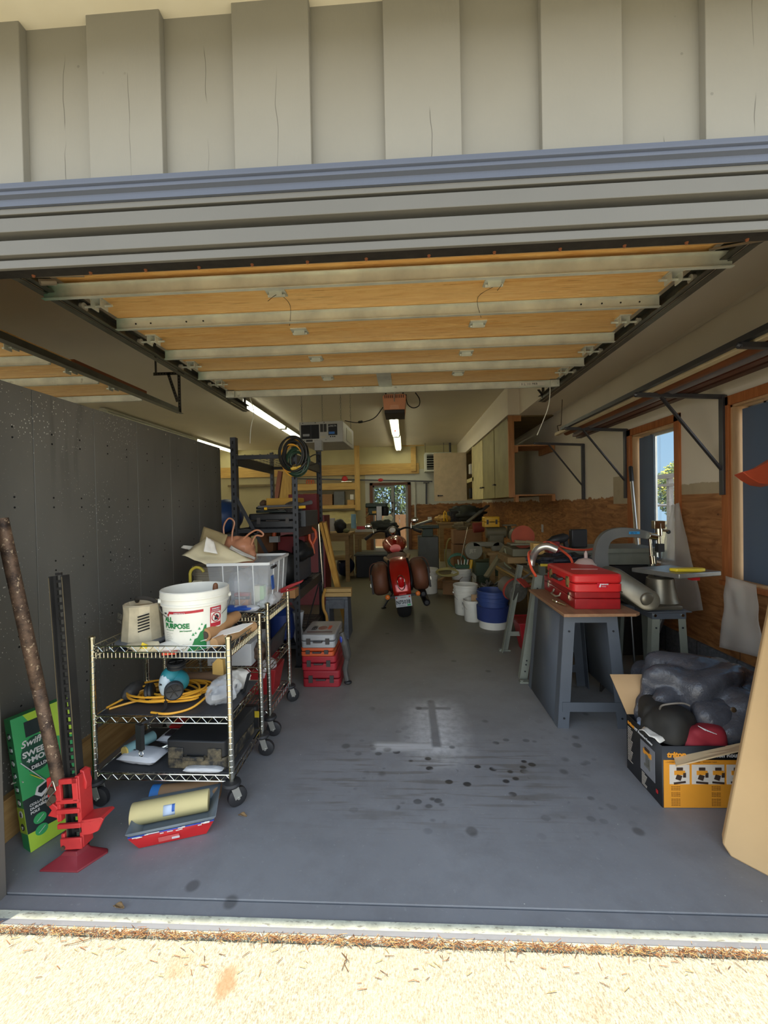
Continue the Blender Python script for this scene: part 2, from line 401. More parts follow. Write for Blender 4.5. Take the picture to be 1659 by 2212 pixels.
f.bb(1.33, XR+.32, 1.22, 1.36, -.1, 2.12); f.bb(-2.16, -1.45, 1.22, 1.36, -.1, 2.12); f.bb(XFL-.2, -5.15, 1.22, 1.36, -.1, 2.12)
f.build('siding', SID, w)
xs = [-1.34, -1.099, -.896, -.678, -.467, -.246, -.037, .176, .395, .611, .828, 1.05, 1.26, 1.48]
for i in range(0, 14, 2):
    f = MB(); f.bb(xs[i], xs[i+1], 1.18, 1.206, 2.21, 2.78); f.build('siding_board', SID, w, bev=.002)
for i in range(9):
    x = -1.56-i*.43; f = MB(); f.bb(x-.21, x, 1.18, 1.206, 2.21, 2.78); f.build('siding_board', SID, w, bev=.002)
f = MB()
tm = root_struct('trim_2')
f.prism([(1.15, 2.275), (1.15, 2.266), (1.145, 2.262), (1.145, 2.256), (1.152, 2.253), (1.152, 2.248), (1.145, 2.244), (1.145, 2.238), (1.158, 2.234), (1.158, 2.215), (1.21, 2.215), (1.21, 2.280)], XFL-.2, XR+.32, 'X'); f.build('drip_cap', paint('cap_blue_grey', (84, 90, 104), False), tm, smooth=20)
f = MB()
for (ya, z0, z1) in ((1.166, 2.198, 2.2145), (1.166, 2.148, 2.188), (1.176, 2.088, 2.130), (1.188, 2.056, 2.080)): f.bb(XFL-.2, XR+.32, ya, 1.20 if z0 < 2.06 else 1.22, z0, z1)
for z0, z1 in ((2.188, 2.198), (2.130, 2.148), (2.080, 2.088)): f.bb(XFL-.2, XR+.32, 1.208, 1.222, z0, z1)
f.bb(XFL-.2, XR+.32, 1.218, 1.224, 2.078, 2.24); f.build('fascia_board', TRIM, tm, bev=.0015)
for (x0, x1) in ((-1.52, -1.42), (1.33, 1.43), (-2.26, -2.16)):
    f = MB(); f.bb(x0, x1, 1.19, 1.37, -.1, 2.06); struct('trim_3', f, TRIM, bev=.003)
f = MB(); f.bb(XFL-.4, XR+.5, .79, 1.215, 2.60, 2.75)
t = NT('eave_white'); f2 = t.fin(t.mix(t.rng(t.noise(t.co(), 3, 3), .3, .7), lin(205, 196, 172), lin(222, 214, 192)), .7)
f = MB(); f.bb(XFL-.4, XR+.5, .79, 1.215, 2.765, 2.83); f.bb(XFL-.4, XR+.5, .77, .80, 2.62, 2.85)
struct('trim_4', f, f2)
f = MB(); f.bb(XFL-.4, XR+.5, .8, YB+.4, 3.3, 3.45); struct('roof', f, M('roof_dark', (60, 58, 55), .8))
# --- interior paint
def drywall(name, rgb, bump=.05):
    t = NT(name); co = t.co(); c = t.mix(t.rng(t.noise(co, .8, 4), .3, .7), tuple(x*.95 for x in lin(*rgb)), tuple(x*1.04 for x in lin(*rgb)))
    t.bump(t.noise(co, 55, 3), bump, .004); return t.fin(c, .7)
CEIL = drywall('ceiling_paint', (234, 224, 204)); WPAINT = drywall('wall_paint', (232, 222, 202))
f = MB(); f.bb(XFL-.2, XD+.02, 1.36, YB+.2, ZC, ZC+.15); struct('ceiling', f, CEIL)
f = MB(); f.bb(XD, XR+.2, 1.36, YB+.2, ZD, ZC+.15)
xs_ = PX(1098, 896, 1.6); f.bb(1.585, XD+.01, 6.45, YB+.1, ZD, ZC+.01)
struct('ceiling_drop', f, drywall('soffit_paint', (246, 235, 215)))
f = MB(); f.prism([(XR-.004, 2.665), (XR-.03, 2.681), (XR-.004, 2.683)], 1.4, YB, 'Y'); struct('trim_5', f, WPAINT)
# right wall with its two tall openings
W1 = (3.66, 4.35); W2 = (2.38, 3.07); ZS = .74; ZW = 1.995
t = NT('right_wall_paint_over_plywood'); co = t.co(); s = t.sep(co)
grain = t.noise(t.mp(co, (1, .9, 5.0)), 2.4, 4, .6, 2.2)
ply = t.mix(t.rng(grain, .35, .65), lin(140, 88, 48), lin(204, 146, 90))
ply = t.mix(t.rng(t.voro(t.mp(co, (1, 1, 1.6)), 4.5), .07, .04, 0, .9), ply, lin(70, 40, 24))
ply = t.mix(t.rng(t.noise(co, 1.1, 2), .4, .6, 0, .4), ply, lin(140, 92, 55))
seam = t.rng(t.mth('ABSOLUTE', t.mth('SUBTRACT', t.mth('FRACT', t.mth('DIVIDE', t.mth('ADD', s[1], .05), 1.22)), .5)), .003, .0015)
ply = t.mix(seam, ply, lin(60, 38, 24))
yn = t.noise(t.mp(co, (0, 1, .15)), 11, 5, .75); yb = t.noise(t.mp(co, (0, 1, 0)), 2.0, 1)
edge = t.mth('ADD', t.mth('MULTIPLY', t.mth('SUBTRACT', yn, .5), .16), t.mth('ADD', 1.37, t.mth('MULTIPLY', t.mth('SUBTRACT', yb, .5), .10)))
near = t.rng(s[1], 3.65, 3.64)
edge = t.mth('ADD', t.mth('MULTIPLY', edge, t.mth('SUBTRACT', 1.0, near)), t.mth('MULTIPLY', near, t.mth('ADD', 1.46, t.mth('MULTIPLY', t.mth('SUBTRACT', yn, .5), .05))))
mk = t.rng(t.mth('SUBTRACT', s[2], edge), -.003, .003)
prim = t.mth('MULTIPLY', t.rng(s[2], 1.372, 1.376), near)
prim2 = t.mth('MULTIPLY', t.mth('MULTIPLY', t.rng(s[1], 4.35, 4.36), t.rng(s[1], 4.74, 4.73)), t.mth('MULTIPLY', t.rng(s[2], 1.30, 1.305), t.rng(s[2], 1.60, 1.595)))
tan = t.mix(t.rng(t.noise(co, 5, 3), .3, .7), lin(176, 160, 130), lin(192, 176, 146))
pnt = t.mix(t.rng(t.noise(co, .9, 3), .3, .7), lin(224, 213, 192), lin(238, 228, 208))
c = t.mix(prim, ply, tan); c = t.mix(mk, c, pnt); c = t.mix(prim2, c, tan)
t.bump(t.noise(co, 50, 3), .06, .004)
RWALL = t.fin(c, .62)
w = root_struct('wall_right')
f = MB(); f.bb(XR, XR+.16, 1.36, W2[0], .21, ZD+.1); f.bb(XR, XR+.16, W2[1], W1[0], .21, ZD+.1); f.bb(XR, XR+.16, W1[1], YB+.2, .21, ZD+.1)
for a, b in (W1, W2): f.bb(XR, XR+.16, a, b, .21, ZS); f.bb(XR, XR+.16, a, b, ZW, ZD+.1)
f.build('wall_panel', RWALL, w)
t = NT('block_curb'); co = t.co(); s = t.sep(co)
mort = t.rng(t.mth('ABSOLUTE', t.mth('SUBTRACT', t.mth('FRACT', t.mth('DIVIDE', s[1], .40)), .5)), .018, .010)
c = t.mix(mort, t.mix(t.rng(t.noise(co, 40, 3), .3, .7), lin(100, 104, 110), lin(128, 131, 136)), lin(82, 84, 88))
f = MB(); f.bb(XR-.02, XR+.2, 1.36, YB+.2, 0, .21); f.build('block_curb', t.fin(c, .8), w)
# back wall with door opening
DX0, DX1 = PY(803, 1060, YB).x, PY(883, 1060, YB).x; DZ = PY(840, 1046, YB).z
t = NT('back_wall_paint_over_plywood'); co = t.co(); s = t.sep(co)
gr = t.noise(t.mp(co, (.9, 1, 5)), 2.4, 4, .6, 2); ply = t.mix(t.rng(gr, .35, .65), lin(110, 70, 38), lin(170, 118, 70))
yn = t.noise(t.mp(co, (1, 0, .15)), 8, 5, .75)
edge = t.mth('ADD', 1.36, t.mth('MULTIPLY', t.mth('SUBTRACT', yn, .5), .2))
pnt = t.mix(t.rng(t.noise(co, .9, 3), .3, .7), lin(186, 186, 176), lin(202, 202, 190))
c = t.mix(t.rng(t.mth('SUBTRACT', s[2], edge), -.01, .01), ply, pnt)
cream = t.mix(t.rng(t.noise(co, 1.2, 3), .3, .7), lin(190, 180, 136), lin(205, 196, 152))
c = t.mix(t.mth('MAXIMUM', t.rng(s[2], 2.42, 2.425), t.rng(s[0], -2.7, -2.71)), c, cream)
c = t.mix(t.mth('MULTIPLY', t.rng(s[0], -1.2, -1.21), t.rng(s[2], 2.42, 2.415)), c, t.mix(t.noise(co, 1.5, 2), lin(170, 160, 125), lin(190, 178, 140)))
f = MB(); f.bb(XFL-.2, DX0, YB, YB+.18, 0, ZC+.1); f.bb(DX1, XR+.2, YB, YB+.18, 0, ZC+.1); f.bb(DX0, DX1, YB, YB+.18, DZ, ZC+.1)
struct('wall_back', f, t.fin(c, .7))
f = MB(); f.bb(XFL-.2, XFL, 1.36, YB+.2, 0, ZC+.1); struct('wall_far_left', f, CEIL)
# partition of dark sheet panels on a timber sill (left)
t = NT('dark_panel'); co = t.co(); s = t.sep(co)
c = t.mix(t.rng(t.noise(t.mp(co, (1, 1, .5)), 1.6, 5), .3, .7), lin(92, 92, 87), lin(112, 111, 105))
den = t.mth('ADD', t.rng(s[1], 2.9, 1.7, 0, .05), t.mth('MULTIPLY', t.rng(t.noise(co, 2.4, 3), .42, .62), .12))
den = t.mth('MULTIPLY', den, t.rng(s[1], 2.9, 2.55))
spk = t.rng(t.mth('SUBTRACT', t.mth('ADD', t.mth('MULTIPLY', den, 1.25), .01), t.voro(t.mp(co, (1, 1, .8)), 75)), 0, .03)
c = t.mix(t.mth('MULTIPLY', spk, .8), c, lin(205, 205, 195))
dr = t.mth('MULTIPLY', t.rng(t.noise(t.mp(co, (1, 6, .5)), 2, 4), .58, .66), t.rng(s[2], 1.2, 1.8))
c = t.mix(t.mth('MULTIPLY', dr, .35), c, lin(60, 60, 58))
PANM = t.fin(c, t.rng(t.noise(co, 3, 3), .3, .7, .32, .5), 0.0)
w = root_struct('wall_left')
YP = [1.42, 1.80, 2.17, 2.53, 2.90, 3.30, 3.71]
HOLE = M('hole_dark', (15, 15, 15), .9); SCRW = M('screw_steel', (150, 148, 140), .4, .8)
for a, b in zip(YP, YP[1:]):
    f = MB(); f.bb(XL-.03, XL, a+.0015, b-.0015, .16, 1.886); p = f.build('wall_panel', PANM, w, bev=.0015)
    f = MB()
    for z in (1.70, 1.40, 1.10, .80):
        for dz in (0, .04): f.cyl((XL-.001, a+.08, z-dz), (XL+.001, a+.08, z-dz), .004, seg=8)
    f.mat(HOLE)
    f2 = MB().mat(HOLE)
    for z in (1.70, 1.40, 1.10, .80, .5):
        for dz in (0, .045):
            for yy in (a+.10, b-.10): f2.cyl((XL-.001, yy, z-dz), (XL+.0012, yy, z-dz), .0045, seg=8)
    f2.mat(SCRW)
    for yy in (a+.12, b-.05): f2.cyl((XL-.001, yy, 1.862), (XL+.003, yy, 1.862), .007, .004, seg=8)
    f2.build('screw', None, p)
f = MB(); f.bb(XL-.06, XL+.035, 1.40, 3.70, 0, .17); f.build('sill_beam', wood('sill_timber', (150, 112, 62), (196, 160, 105), 1, 'Y'), w, bev=.003)
# --- windows: timber casings, tracks, dark insect screens on the far half, glass
WF = wood('window_timber', (150, 84, 40), (196, 120, 66), 1.5, 'Z'); WFI = wood('window_jamb', (190, 150, 104), (214, 176, 130), 1.5, 'Z')
ALU = M('window_aluminium', (190, 190, 184), .4, .5); GL = glass('window_glass', (.75, .85, .9), .02, .08)
t = NT('insect_screen'); t.fin(lin(92, 110, 134), .6); t.b.inputs['Alpha'].default_value = .93; SCREEN = t.m
for i, (a, b) in enumerate((W1, W2)):
    w = root_struct('window_%d' % (i+1))
    f = MB()
    f.bb(XR-.018, XR+.002, a-.065, a+.005, ZS-.02, ZW+.06); f.bb(XR-.018, XR+.002, b-.005, b+.065, ZS-.02, ZW+.06); f.bb(XR-.018, XR+.002, a-.065, b+.065, ZW-.005, ZW+.062)
    f.bb(XR-.03, XR+.01, a-.08, b+.08, ZS-.03, ZS+.005)
    f.build('casing', WF, w, bev=.003)
    f = MB(); f.bb(XR, XR+.15, a, a+.02, ZS, ZW); f.bb(XR, XR+.15, b-.02, b, ZS, ZW); f.bb(XR, XR+.15, a, b, ZW-.02, ZW); f.bb(XR, XR+.15, a, b, ZS, ZS+.02); f.build('jamb', WFI, w)
    f = MB(); m = a+.60*(b-a); m2 = m+.09
    for (p, q, x) in ((a+.02, m2+.02, XR+.09), (m2-.02, b-.02, XR+.11)):
        f.bb(x, x+.018, p, p+.02, ZS+.02, ZW-.02); f.bb(x, x+.018, q-.02, q, ZS+.02, ZW-.02); f.bb(x, x+.018, p, q, ZS+.02, ZS+.05); f.bb(x, x+.018, p, q, ZW-.05, ZW-.02)
    f.build('window_frame', ALU, w)
    f = MB(); f.bb(XR+.097, XR+.101, a+.04, m, ZS+.05, ZW-.05); f.bb(XR+.117, XR+.121, m, b-.04, ZS+.05, ZW-.05); f.build('pane', GL, w)
    f = MB(); f.bb(XR+.055, XR+.058, m, b-.035, ZS+.02, ZW-.04); f.build('insect_screen', SCREEN, w)
# --- back door: glazed slider
w = root_struct('door_3')
BR = M('door_bronze', (92, 88, 82), .5, .3); GRY = M('door_grey_paint', (150, 152, 148), .6)
f = MB(); f.bb(DX0-.06, DX0+.03, YB-.03, YB+.06, 0, DZ+.05); f.bb(DX1-.03, DX1+.06, YB-.03, YB+.06, 0, DZ+.05); f.bb(DX0-.06, DX1+.06, YB-.03, YB+.06, DZ-.03, DZ+.05)
f.build('door_frame', wood('door_frame_wood', (88, 52, 34), (120, 76, 50), 1, 'Z'), w)
xm = PY(849, 1060, YB).x
f = MB(); f.bb(DX0+.03, DX0+.08, YB+.02, YB+.06, 0, DZ-.03); f.bb(xm-.06, xm+.03, YB, YB+.06, 0, DZ-.03); f.bb(DX0+.03, xm, YB+.02, YB+.06, DZ-.09, DZ-.03); f.bb(DX1-.10, DX1-.03, YB+.05, YB+.08, 0, DZ-.03)
f.build('door_stile', GRY, w)
f = MB(); f.bb(DX0+.08, xm-.06, YB+.035, YB+.04, .1, DZ-.09); f.bb(xm+.05, DX1-.10, YB+.055, YB+.06, .1, DZ-.05); f.build('pane', GL, w)
f = MB(); f.cyl((xm-.03, YB-.01, 1.42), (xm-.03, YB+.02, 1.42), .035, seg=16); f.bb(xm-.05, xm-.005, YB-.02, YB, 1.13, 1.25); f.bb(xm+.03, xm+.05, YB-.02, YB+.03, .3, DZ-.1); f.build('door_handle', M('lock_black', (35, 35, 35), .5), w)
# --- outside: hedge behind the back door, tree and deck beyond the windows
def foliage(c, r, n, mats, seed, leaf=.06):
    random.seed(seed); f = MB(); c = Vector(c)
    for i in range(n):
        d = Vector((random.gauss(0, 1), random.gauss(0, 1), random.gauss(0, 1))).normalized()*random.uniform(.55, 1)**.6
        p = c+Vector((d.x*r[0], d.y*r[1], d.z*r[2])); a = Vector((random.gauss(0, 1), random.gauss(0, 1), random.gauss(0, 1))).normalized(); b = a.orthogonal().normalized(); s_ = leaf*random.uniform(.6, 1.3)
        f.mat(random.choice(mats)); f.add([p-a*s_, p+b*s_*.45, p+a*s_, p-b*s_*.45+a*.2*s_], [(0, 1, 2, 3)])
    return f
LV = [M('leaf_green', (95, 125, 60), .6), M('leaf_dark', (45, 72, 34), .6), M('leaf_pale', (165, 185, 110), .6)]
hd = thing('hedge', 'dense green hedge outside, seen through the glazed back door', 'hedge', (0, 15.6, 0))
foliage((-.5, 0, 2.0), (2.8, 1.0, 2.3), 11000, LV, 5, .10).build('foliage', None, hd)
f = MB(); random.seed(2)
for i in range(9): f.tube([(-2.2+i*.45, .1, -.05), (-2.1+i*.45, 0, 1.2), (-2.2+i*.45+random.uniform(-.2, .2), .1, 2.6)], [.05, .035, .015], 6)
f.build('stem', M('bark', (75, 60, 45), .9, bump=.4), hd)
f = MB(); fm = wood('fence_board', (170, 120, 80), (205, 155, 110), 1, 'Z')
for i in range(18): f.bb(-3+i*.2, -3+i*.2+.19, 14.2, 14.23, -.05, 1.03)
f.bb(-3, .6, 14.23, 14.27, .9, 1.0); tag(f.build('garden_fence', fm), 'sunlit wooden board fence low outside the back door', 'fence')
tr = thing('tree', 'yellow-green tree in sunlight outside the far side window', 'tree', (15.5, 23.2, -.1))
LV2 = [M('leaf_yellow', (200, 195, 90), .6), M('leaf_green2', (120, 140, 75), .6), M('leaf_olive', (85, 105, 60), .6)]
foliage((0, 0, 3.2), (3.0, 3.0, 2.9), 9000, LV2, 8, .16).build('foliage', None, tr)
f = MB(); f.tube([(0, 0, 0), (.1, 0, 1.4), (0, .1, 3.2)], [.25, .18, .08], 10); f.build('trunk', M('bark', (75, 60, 45), .9, bump=.4), tr)
tr.scale = (.62, .62, .62)
tr2 = again(tr, 'green tree crown beyond the near side window', (19.0, 15.8, -.1), 1.2)
dk = thing('deck', 'grey raised deck with railing outside the far side window', 'deck', (6.4, 9.2, -.1))
DW = wood('deck_wood', (110, 105, 100), (150, 145, 138), 1, 'Y')
f = MB()
for i in range(12): f.bb(-1+i*.15, -1+i*.15+.14, -3, 3.5, 1.30, 1.33)
f.build('deck_board', DW, dk)
for z in (1.72, 1.88):
    f = MB(); f.bb(-1.05, -.98, -3, 3.5, z, z+.09 if z > 1.8 else z+.05); f.build('rail', DW, dk)
for i in range(6):
    f = MB(); f.bb(-1.04, -.95, -3+i*1.28, -2.91+i*1.28, 0, 1.88); f.build('post', DW, dk)
# --- lower soft things: cream foam crate etc. come later
# ================================================================ OVERHEAD: sectional doors, tracks, lamps, opener, air cleaner
DPAN = NT('door_panel_hardboard'); t = DPAN; co = t.co()
gn = t.noise(t.mp(co, (.35, 3.2, 1)), 16, 6, .7, 1.0)
c = t.mix(t.rng(gn, .36, .64), lin(226, 164, 88), lin(250, 206, 132)); c = t.mix(t.rng(t.noise(t.mp(co, (.5, 2, 1)), 1.6, 3), .35, .7, 0, .55), c, lin(236, 196, 130))
fl_ = t.rng(t.noise(t.mp(co, (.4, 9, 1)), 9, 4, .7), .60, .66, 0, .55); c = t.mix(fl_, c, lin(140, 88, 38))
t.bump(gn, .3, .003); DPAN = t.fin(c, .38)
t = NT('galvanised_steel'); co = t.co(); v = t.voro(co, 22); n = t.noise(co, 7, 4)
c = t.mix(t.rng(n, .3, .7), lin(188, 190, 178), lin(222, 224, 208)); c = t.mix(t.rng(t.noise(t.mp(co, (1, 1, 1)), 14, 2), .66, .72, 0, .5), c, lin(105, 100, 88))
GALV = t.fin(c, t.rng(v, 0, .5, .3, .5), .25)
t = NT('galvanised_strut_green_end'); co = t.co(); s = t.sep(co)
c2 = t.mix(t.rng(t.noise(co, 7, 4), .3, .7), lin(188, 190, 178), lin(222, 224, 208))
c2 = t.mix(t.mth('MULTIPLY', t.rng(t.mth('ADD', s[0], t.mth('MULTIPLY', t.noise(co, 18, 3), .10)), -1.36, -1.50), .8), c2, lin(30, 120, 85)); GALVG = t.fin(c2, .42, .2)
TRK = M('track_steel', (112, 112, 104), .35, .8, var=.2, sc=9); DARKST = M('dark_steel', (72, 72, 74), .45, .6); BLK = M('black_rubber', (28, 28, 28), .7)
RUST = M('rust_bolt', (150, 92, 60), .8, .2)
def track(w, x, ya, yb, z, side):
    f = MB(); pr = []
    # C-section rail curved down behind the jamb
    path = [(ya-.26, .05), (ya-.26, z-.36)]+[(ya+.0-.26+.26*(1-cos(radians(a))), z-.26+.26*sin(radians(a))-.0) for a in range(0, 91, 15)]+[(yb, z)]
    path = [(max(p[0], 1.385), p[1]) for p in path]
    for dx, wd in ((0, .004), (side*-.028, .004)):
        pass
    P = [Vector((x, p[0], p[1])) for p in path]
    for i in range(len(P)-1):
        a, b = P[i], P[i+1]; d = (b-a).normalized(); u = Vector((0, -d.z, d.y))
        for (o, w_, h_) in ((Vector((0, 0, 0)), .004, .052), (Vector((side*-.014, 0, 0))+u*.024, .03, .004), (Vector((side*-.014, 0, 0))-u*.024, .03, .004), (Vector((side*.02, 0, 0))-u*.030, .036, .003)):
            f.bar(a+o, b+o, w_, h_, up=u)
    return f.build('track', TRK, w)
def garage_door(name, x0, x1, yo, full=True):
    w = root_struct(name); zp = 2.335
    J = [(1.72, zp), (1.93, zp), (2.36, zp), (2.80, zp), (3.22, zp), (3.56, zp)]
    f = MB(); f.prism([(1.555, 2.243), (1.722, zp), (1.722, zp+.035), (1.54, 2.275)], x0, x1, 'X'); f.build('door_panel', DPAN, w)
    for (a, b) in zip(J, J[1:]):
        f = MB(); f.prism([(a[0]+.002, a[1]), (b[0]-.002, b[1]), (b[0]-.002, b[1]+.035), (a[0]+.002, a[1]+.035)], x0, x1, 'X'); f.build('door_panel', DPAN, w)
    for k, (y, z, h) in enumerate(((1.745, 2.253, .062), (2.12, 2.275, .058), (2.56, 2.275, .056), (2.98, 2.275, .056), (3.49, 2.275, .055))):
        f = MB(); e = .075 if k == 0 else .015
        f.prism([(y, z), (y+.006, z), (y+.006, z+h-.004), (y+.045, z+h-.004), (y+.045, z+h), (y-.012, z+h), (y-.012, z+h-.003), (y, z+h-.003)], x0-e, x1+e, 'X')
        f.bb(x0-e, x1+e, y-.012, y, z, z+.004)
        o = f.build('strut', GALVG if (full and k < 4) else GALV, w)
        if k in (1,):
            f = MB().mat(HOLE)
            for xx in (x0+.09, x0+.17, x0+.36, x0+.45, x1-.36, x1-.26, x1-.17, x1-.08): f.cyl((xx, y-.0005, z+.03), (xx, y-.003, z+.03), .004, seg=8)
            f.build('hole', None, o)
    for k, y in enumerate((1.93, 2.36, 2.80, 3.22)):                      # hinges at each joint
        for xx in ([-.58, .42] if full else [x0+.9, x1-.9]):
            f = MB(); f.bb(xx-.045, xx+.045, y-.045, y+.03, zp-.006, zp); f.bb(xx-.03, xx+.03, y-.02, y-.016, zp-.03, zp); f.cyl((xx-.04, y, zp-.014), (xx+.04, y, zp-.014), .008, seg=8); f.build('hinge', GALV, w)
        for sx, xx in ((1, x0+.04), (-1, x1-.04)):
            f = MB(); f.bb(xx-.03, xx+.03, y-.04, y+.03, zp-.006, zp); f.bb(xx-.025, xx-.021, y-.03, y+.02, zp-.045, zp); f.bb(xx+.021, xx+.025, y-.03, y+.02, zp-.045, zp)
            f.cyl((xx+sx*.06, y, zp-.026), (xx-sx*.085, y, zp-.026), .006, seg=8); f.build('hinge', GALV, w)
            f = MB(); f.cyl((xx-sx*.075, y, zp-.026), (xx-sx*.092, y, zp-.026), .02, seg=14); f.build('roller', M('nylon', (185, 180, 165), .5), w)
    for xx in (x0+.01, x1-.01):
        f = MB(); f.bb(xx-.035, xx+.035, 3.47, 3.478, 2.275, 2.35); f.bb(xx-.035, xx+.035, 3.47, 3.55, 2.33, 2.336); f.cyl((xx-.02, 3.462, 2.315), (xx-.02, 3.47, 2.315), .007, seg=8); f.cyl((xx+.02, 3.462, 2.3), (xx+.02, 3.47, 2.3), .007, seg=8)
        f.build('corner_bracket', GALV, w)
    track(w, x0-.055, 1.64, 4.02, 2.31, -1); track(w, x1+.055, 1.64, 4.02, 2.31, 1)
    return w
DX_0, DX_1 = -1.475, 1.245
d1 = garage_door('door_1', DX_0, DX_1, 1.3)
d2 = garage_door('door_2', -5.0, -2.26, 1.3, False)
# door_1 extras: header stop, cables, label, centre stile, bottom brackets
f = MB(); f.bb(-1.6, 1.5, 1.225, 1.345, 2.118, 2.132); f.build('header_stop', M('black_strip', (38, 34, 30), .8, var=.4, sc=25), d1)
for i in range(15):
    f = MB(); x = -1.42+i*.19+.02*sin(i*7); f.cyl((x, 1.333, 2.119), (x, 1.333, 2.112), .006, .004, seg=8); f.build('bolt', RUST, d1)
f = MB(); f.cyl((-1.5, 1.40, 2.165), (-1.30, 1.66, 2.30), .006, seg=8); f.cyl((-1.5, 1.39, 2.16), (-1.62, 1.39, 2.16), .014, seg=10); f.tube(arc((-1.62, 1.39, 2.02), .14, 100, 180, 8), .004, 6); f.tube([(-1.76, 1.39, 2.02), (-1.76, 1.39, 1.75)], .004, 6); f.cyl((-1.40, 1.56, 2.225), (-1.37, 1.60, 2.245), .012, seg=8); f.build('roller_arm', M('weathered_steel', (150, 138, 118), .6, .4), d1)
f = MB(); f.bar((1.285, 1.40, 2.17), (1.235, 1.74, 2.325), .018, .006); f.cyl((1.27, 1.40, 2.165), (1.42, 1.39, 2.16), .014, seg=10); f.tube(arc((1.33, 1.40, 2.15), .025, 0, 300, 10), .004, 6); f.build('roller_arm', M('weathered_steel', (150, 138, 118), .6, .4), d1)
for x, a in ((-.60, 1), (.42, -1)):
    f = MB(); f.tube(smoothpath([(x, 1.86, 2.262), (x+.03, 1.93, 2.325), (x+.05*a, 2.05, 2.33), (x+.02*a, 2.14, 2.27)]), .0012, 5); f.build('wire', BLK, d1)
f = MB(); f.bb(.95, 1.155, 3.476, 3.479, 2.288, 2.318); lb = f.build('label_plate', M('label_white', (205, 203, 192), .5), d1)
text('5  L  1/2  MKR', .022, M('ink', (40, 40, 45), .6), lb, (.965, 3.474, 2.295))
f = MB(); f.bb(-.20, -.09, 3.0, 3.5, 2.322, 2.334); f.build('centre_stile', GALV, d1)
# hangers of the tracks: punched angle iron
def punched(f, a, b, w=.03, t_=.004, sd=(1, 0, 0)):
    a = Vector(a); b = Vector(b); d = (b-a).normalized(); sdv = Vector(sd)
    f.bar(a, b, w, t_, up=Vector((0, 1, 0))); n = int((b-a).length/.028)
    cur = f.cur; f.mat(HOLE)
    for i in range(1, n):
        p = a+(b-a)*i/n; f.box(p-Vector((0, .003, 0)), (.011, .002, .011))
    f.cur = cur
ph = M('punched_angle', (84, 80, 74), .5, .5)
e2 = Vector((-2.205, 4.02, 2.31)); tp = PY(391, 806, 4.02)
f = MB().mat(ph); punched(f, e2+Vector((0, 0, -.02)), (e2.x, 4.02, tp.z)); punched(f, (e2.x-.02, 4.02, 2.40), (tp.x-.13, 4.02, tp.z)); punched(f, (tp.x-.28, 4.02, tp.z), (tp.x+.03, 4.02, tp.z)); f.bb(e2.x-.006, e2.x+.006, 4.01, 4.03, tp.z, ZC); f.bb(tp.x-.26, tp.x-.25, 4.01, 4.03, tp.z, ZC)
f.build('track_hanger', None, d2)
f = MB(); f.bb(-2.27, -2.24, 2.75, 3.55, 2.345, 2.375); f.build('edge_board', wood('red_brown_board', (110, 60, 30), (150, 88, 48), 1, 'Y'), d2)
f = MB().mat(ph)
for x in (DX_1+.06, DX_0-.06):
    f.bar((x, 3.98, 2.31), (x, 3.98, ZC), .025, .004); f.bar((x, 3.98, 2.33), (x-.1, 3.80, 2.34), .02, .004)
f.build('track_hanger', None, d1)
# fluorescent fixtures
TUBE = emis('tube_glow', (1.0, .98, .74), TUBE_STRENGTH); TOFF = M('tube_off', (205, 205, 190), .4); FIXM = M('fixture_enamel', (205, 205, 190), .4)
def fixture(loc, L, rz, label, on=True, n=2, drop=0.0):
    r = thing('fluorescent_light', label, 'ceiling light', loc, rz)
    f = MB(); f.prism([(-.04, 0), (.04, 0), (.09, -.05), (.09, -.056), (.05, -.05), (-.05, -.05), (-.09, -.056), (-.09, -.05)], 0, L, 'Y')
    if drop: f.cyl((0, .1, 0), (0, .1, drop), .003, seg=6); f.cyl((0, L-.1, 0), (0, L-.1, drop), .003, seg=6)
    f.build('housing', FIXM, r)
    for x in (-.045, .045) if n == 2 else (0,):
        f = MB(); f.cyl((x, .05, -.075), (x, L-.05, -.075), .019, seg=10); f.build('tube', TUBE if on else TOFF, r)
    f = MB()
    for y in (.03, L-.03): MB().bb(-.07, .07, y-.015, y+.015, -.095, -.045).build('lamp_holder', FIXM, r)
    return r
c0 = PY(849, 895, 7.6); cD = PY(857, 974, 12.0)
ZL = c0.z+.08
L1 = fixture((c0.x, 7.55, ZC-.06), 2.4, 0, 'lit twin fluorescent light just behind the door opener, nearer of the pair in line', drop=.06)
f = MB(); f.bb(-.02, .02, 1.5, 1.56, -.112, -.096); f.build('sticker', M('red_sticker', (170, 40, 30), .5), L1)
fixture((c0.x+.02, 10.0, ZC-.06), 2.4, 0, 'lit twin fluorescent light toward the back wall, behind the opener', drop=.06)
a_ = PY(537, 877, 6.7)
fixture((-2.60, 6.45, ZC), 2.4, 0, 'lit twin fluorescent light left of the hanging air cleaner, nearer one')
fixture((-2.60, 8.9, ZC), 2.4, 0, 'lit twin fluorescent light partly hidden behind the hanging air cleaner')
fixture((-5.15, 6.9, ZC-.01), 3.0, 0, 'unlit fluorescent light at far left above the dark partition', on=False)
fixture((-5.15, 10.0, ZC), 2.5, 0, 'lit fluorescent light at far left between partition and black rack')
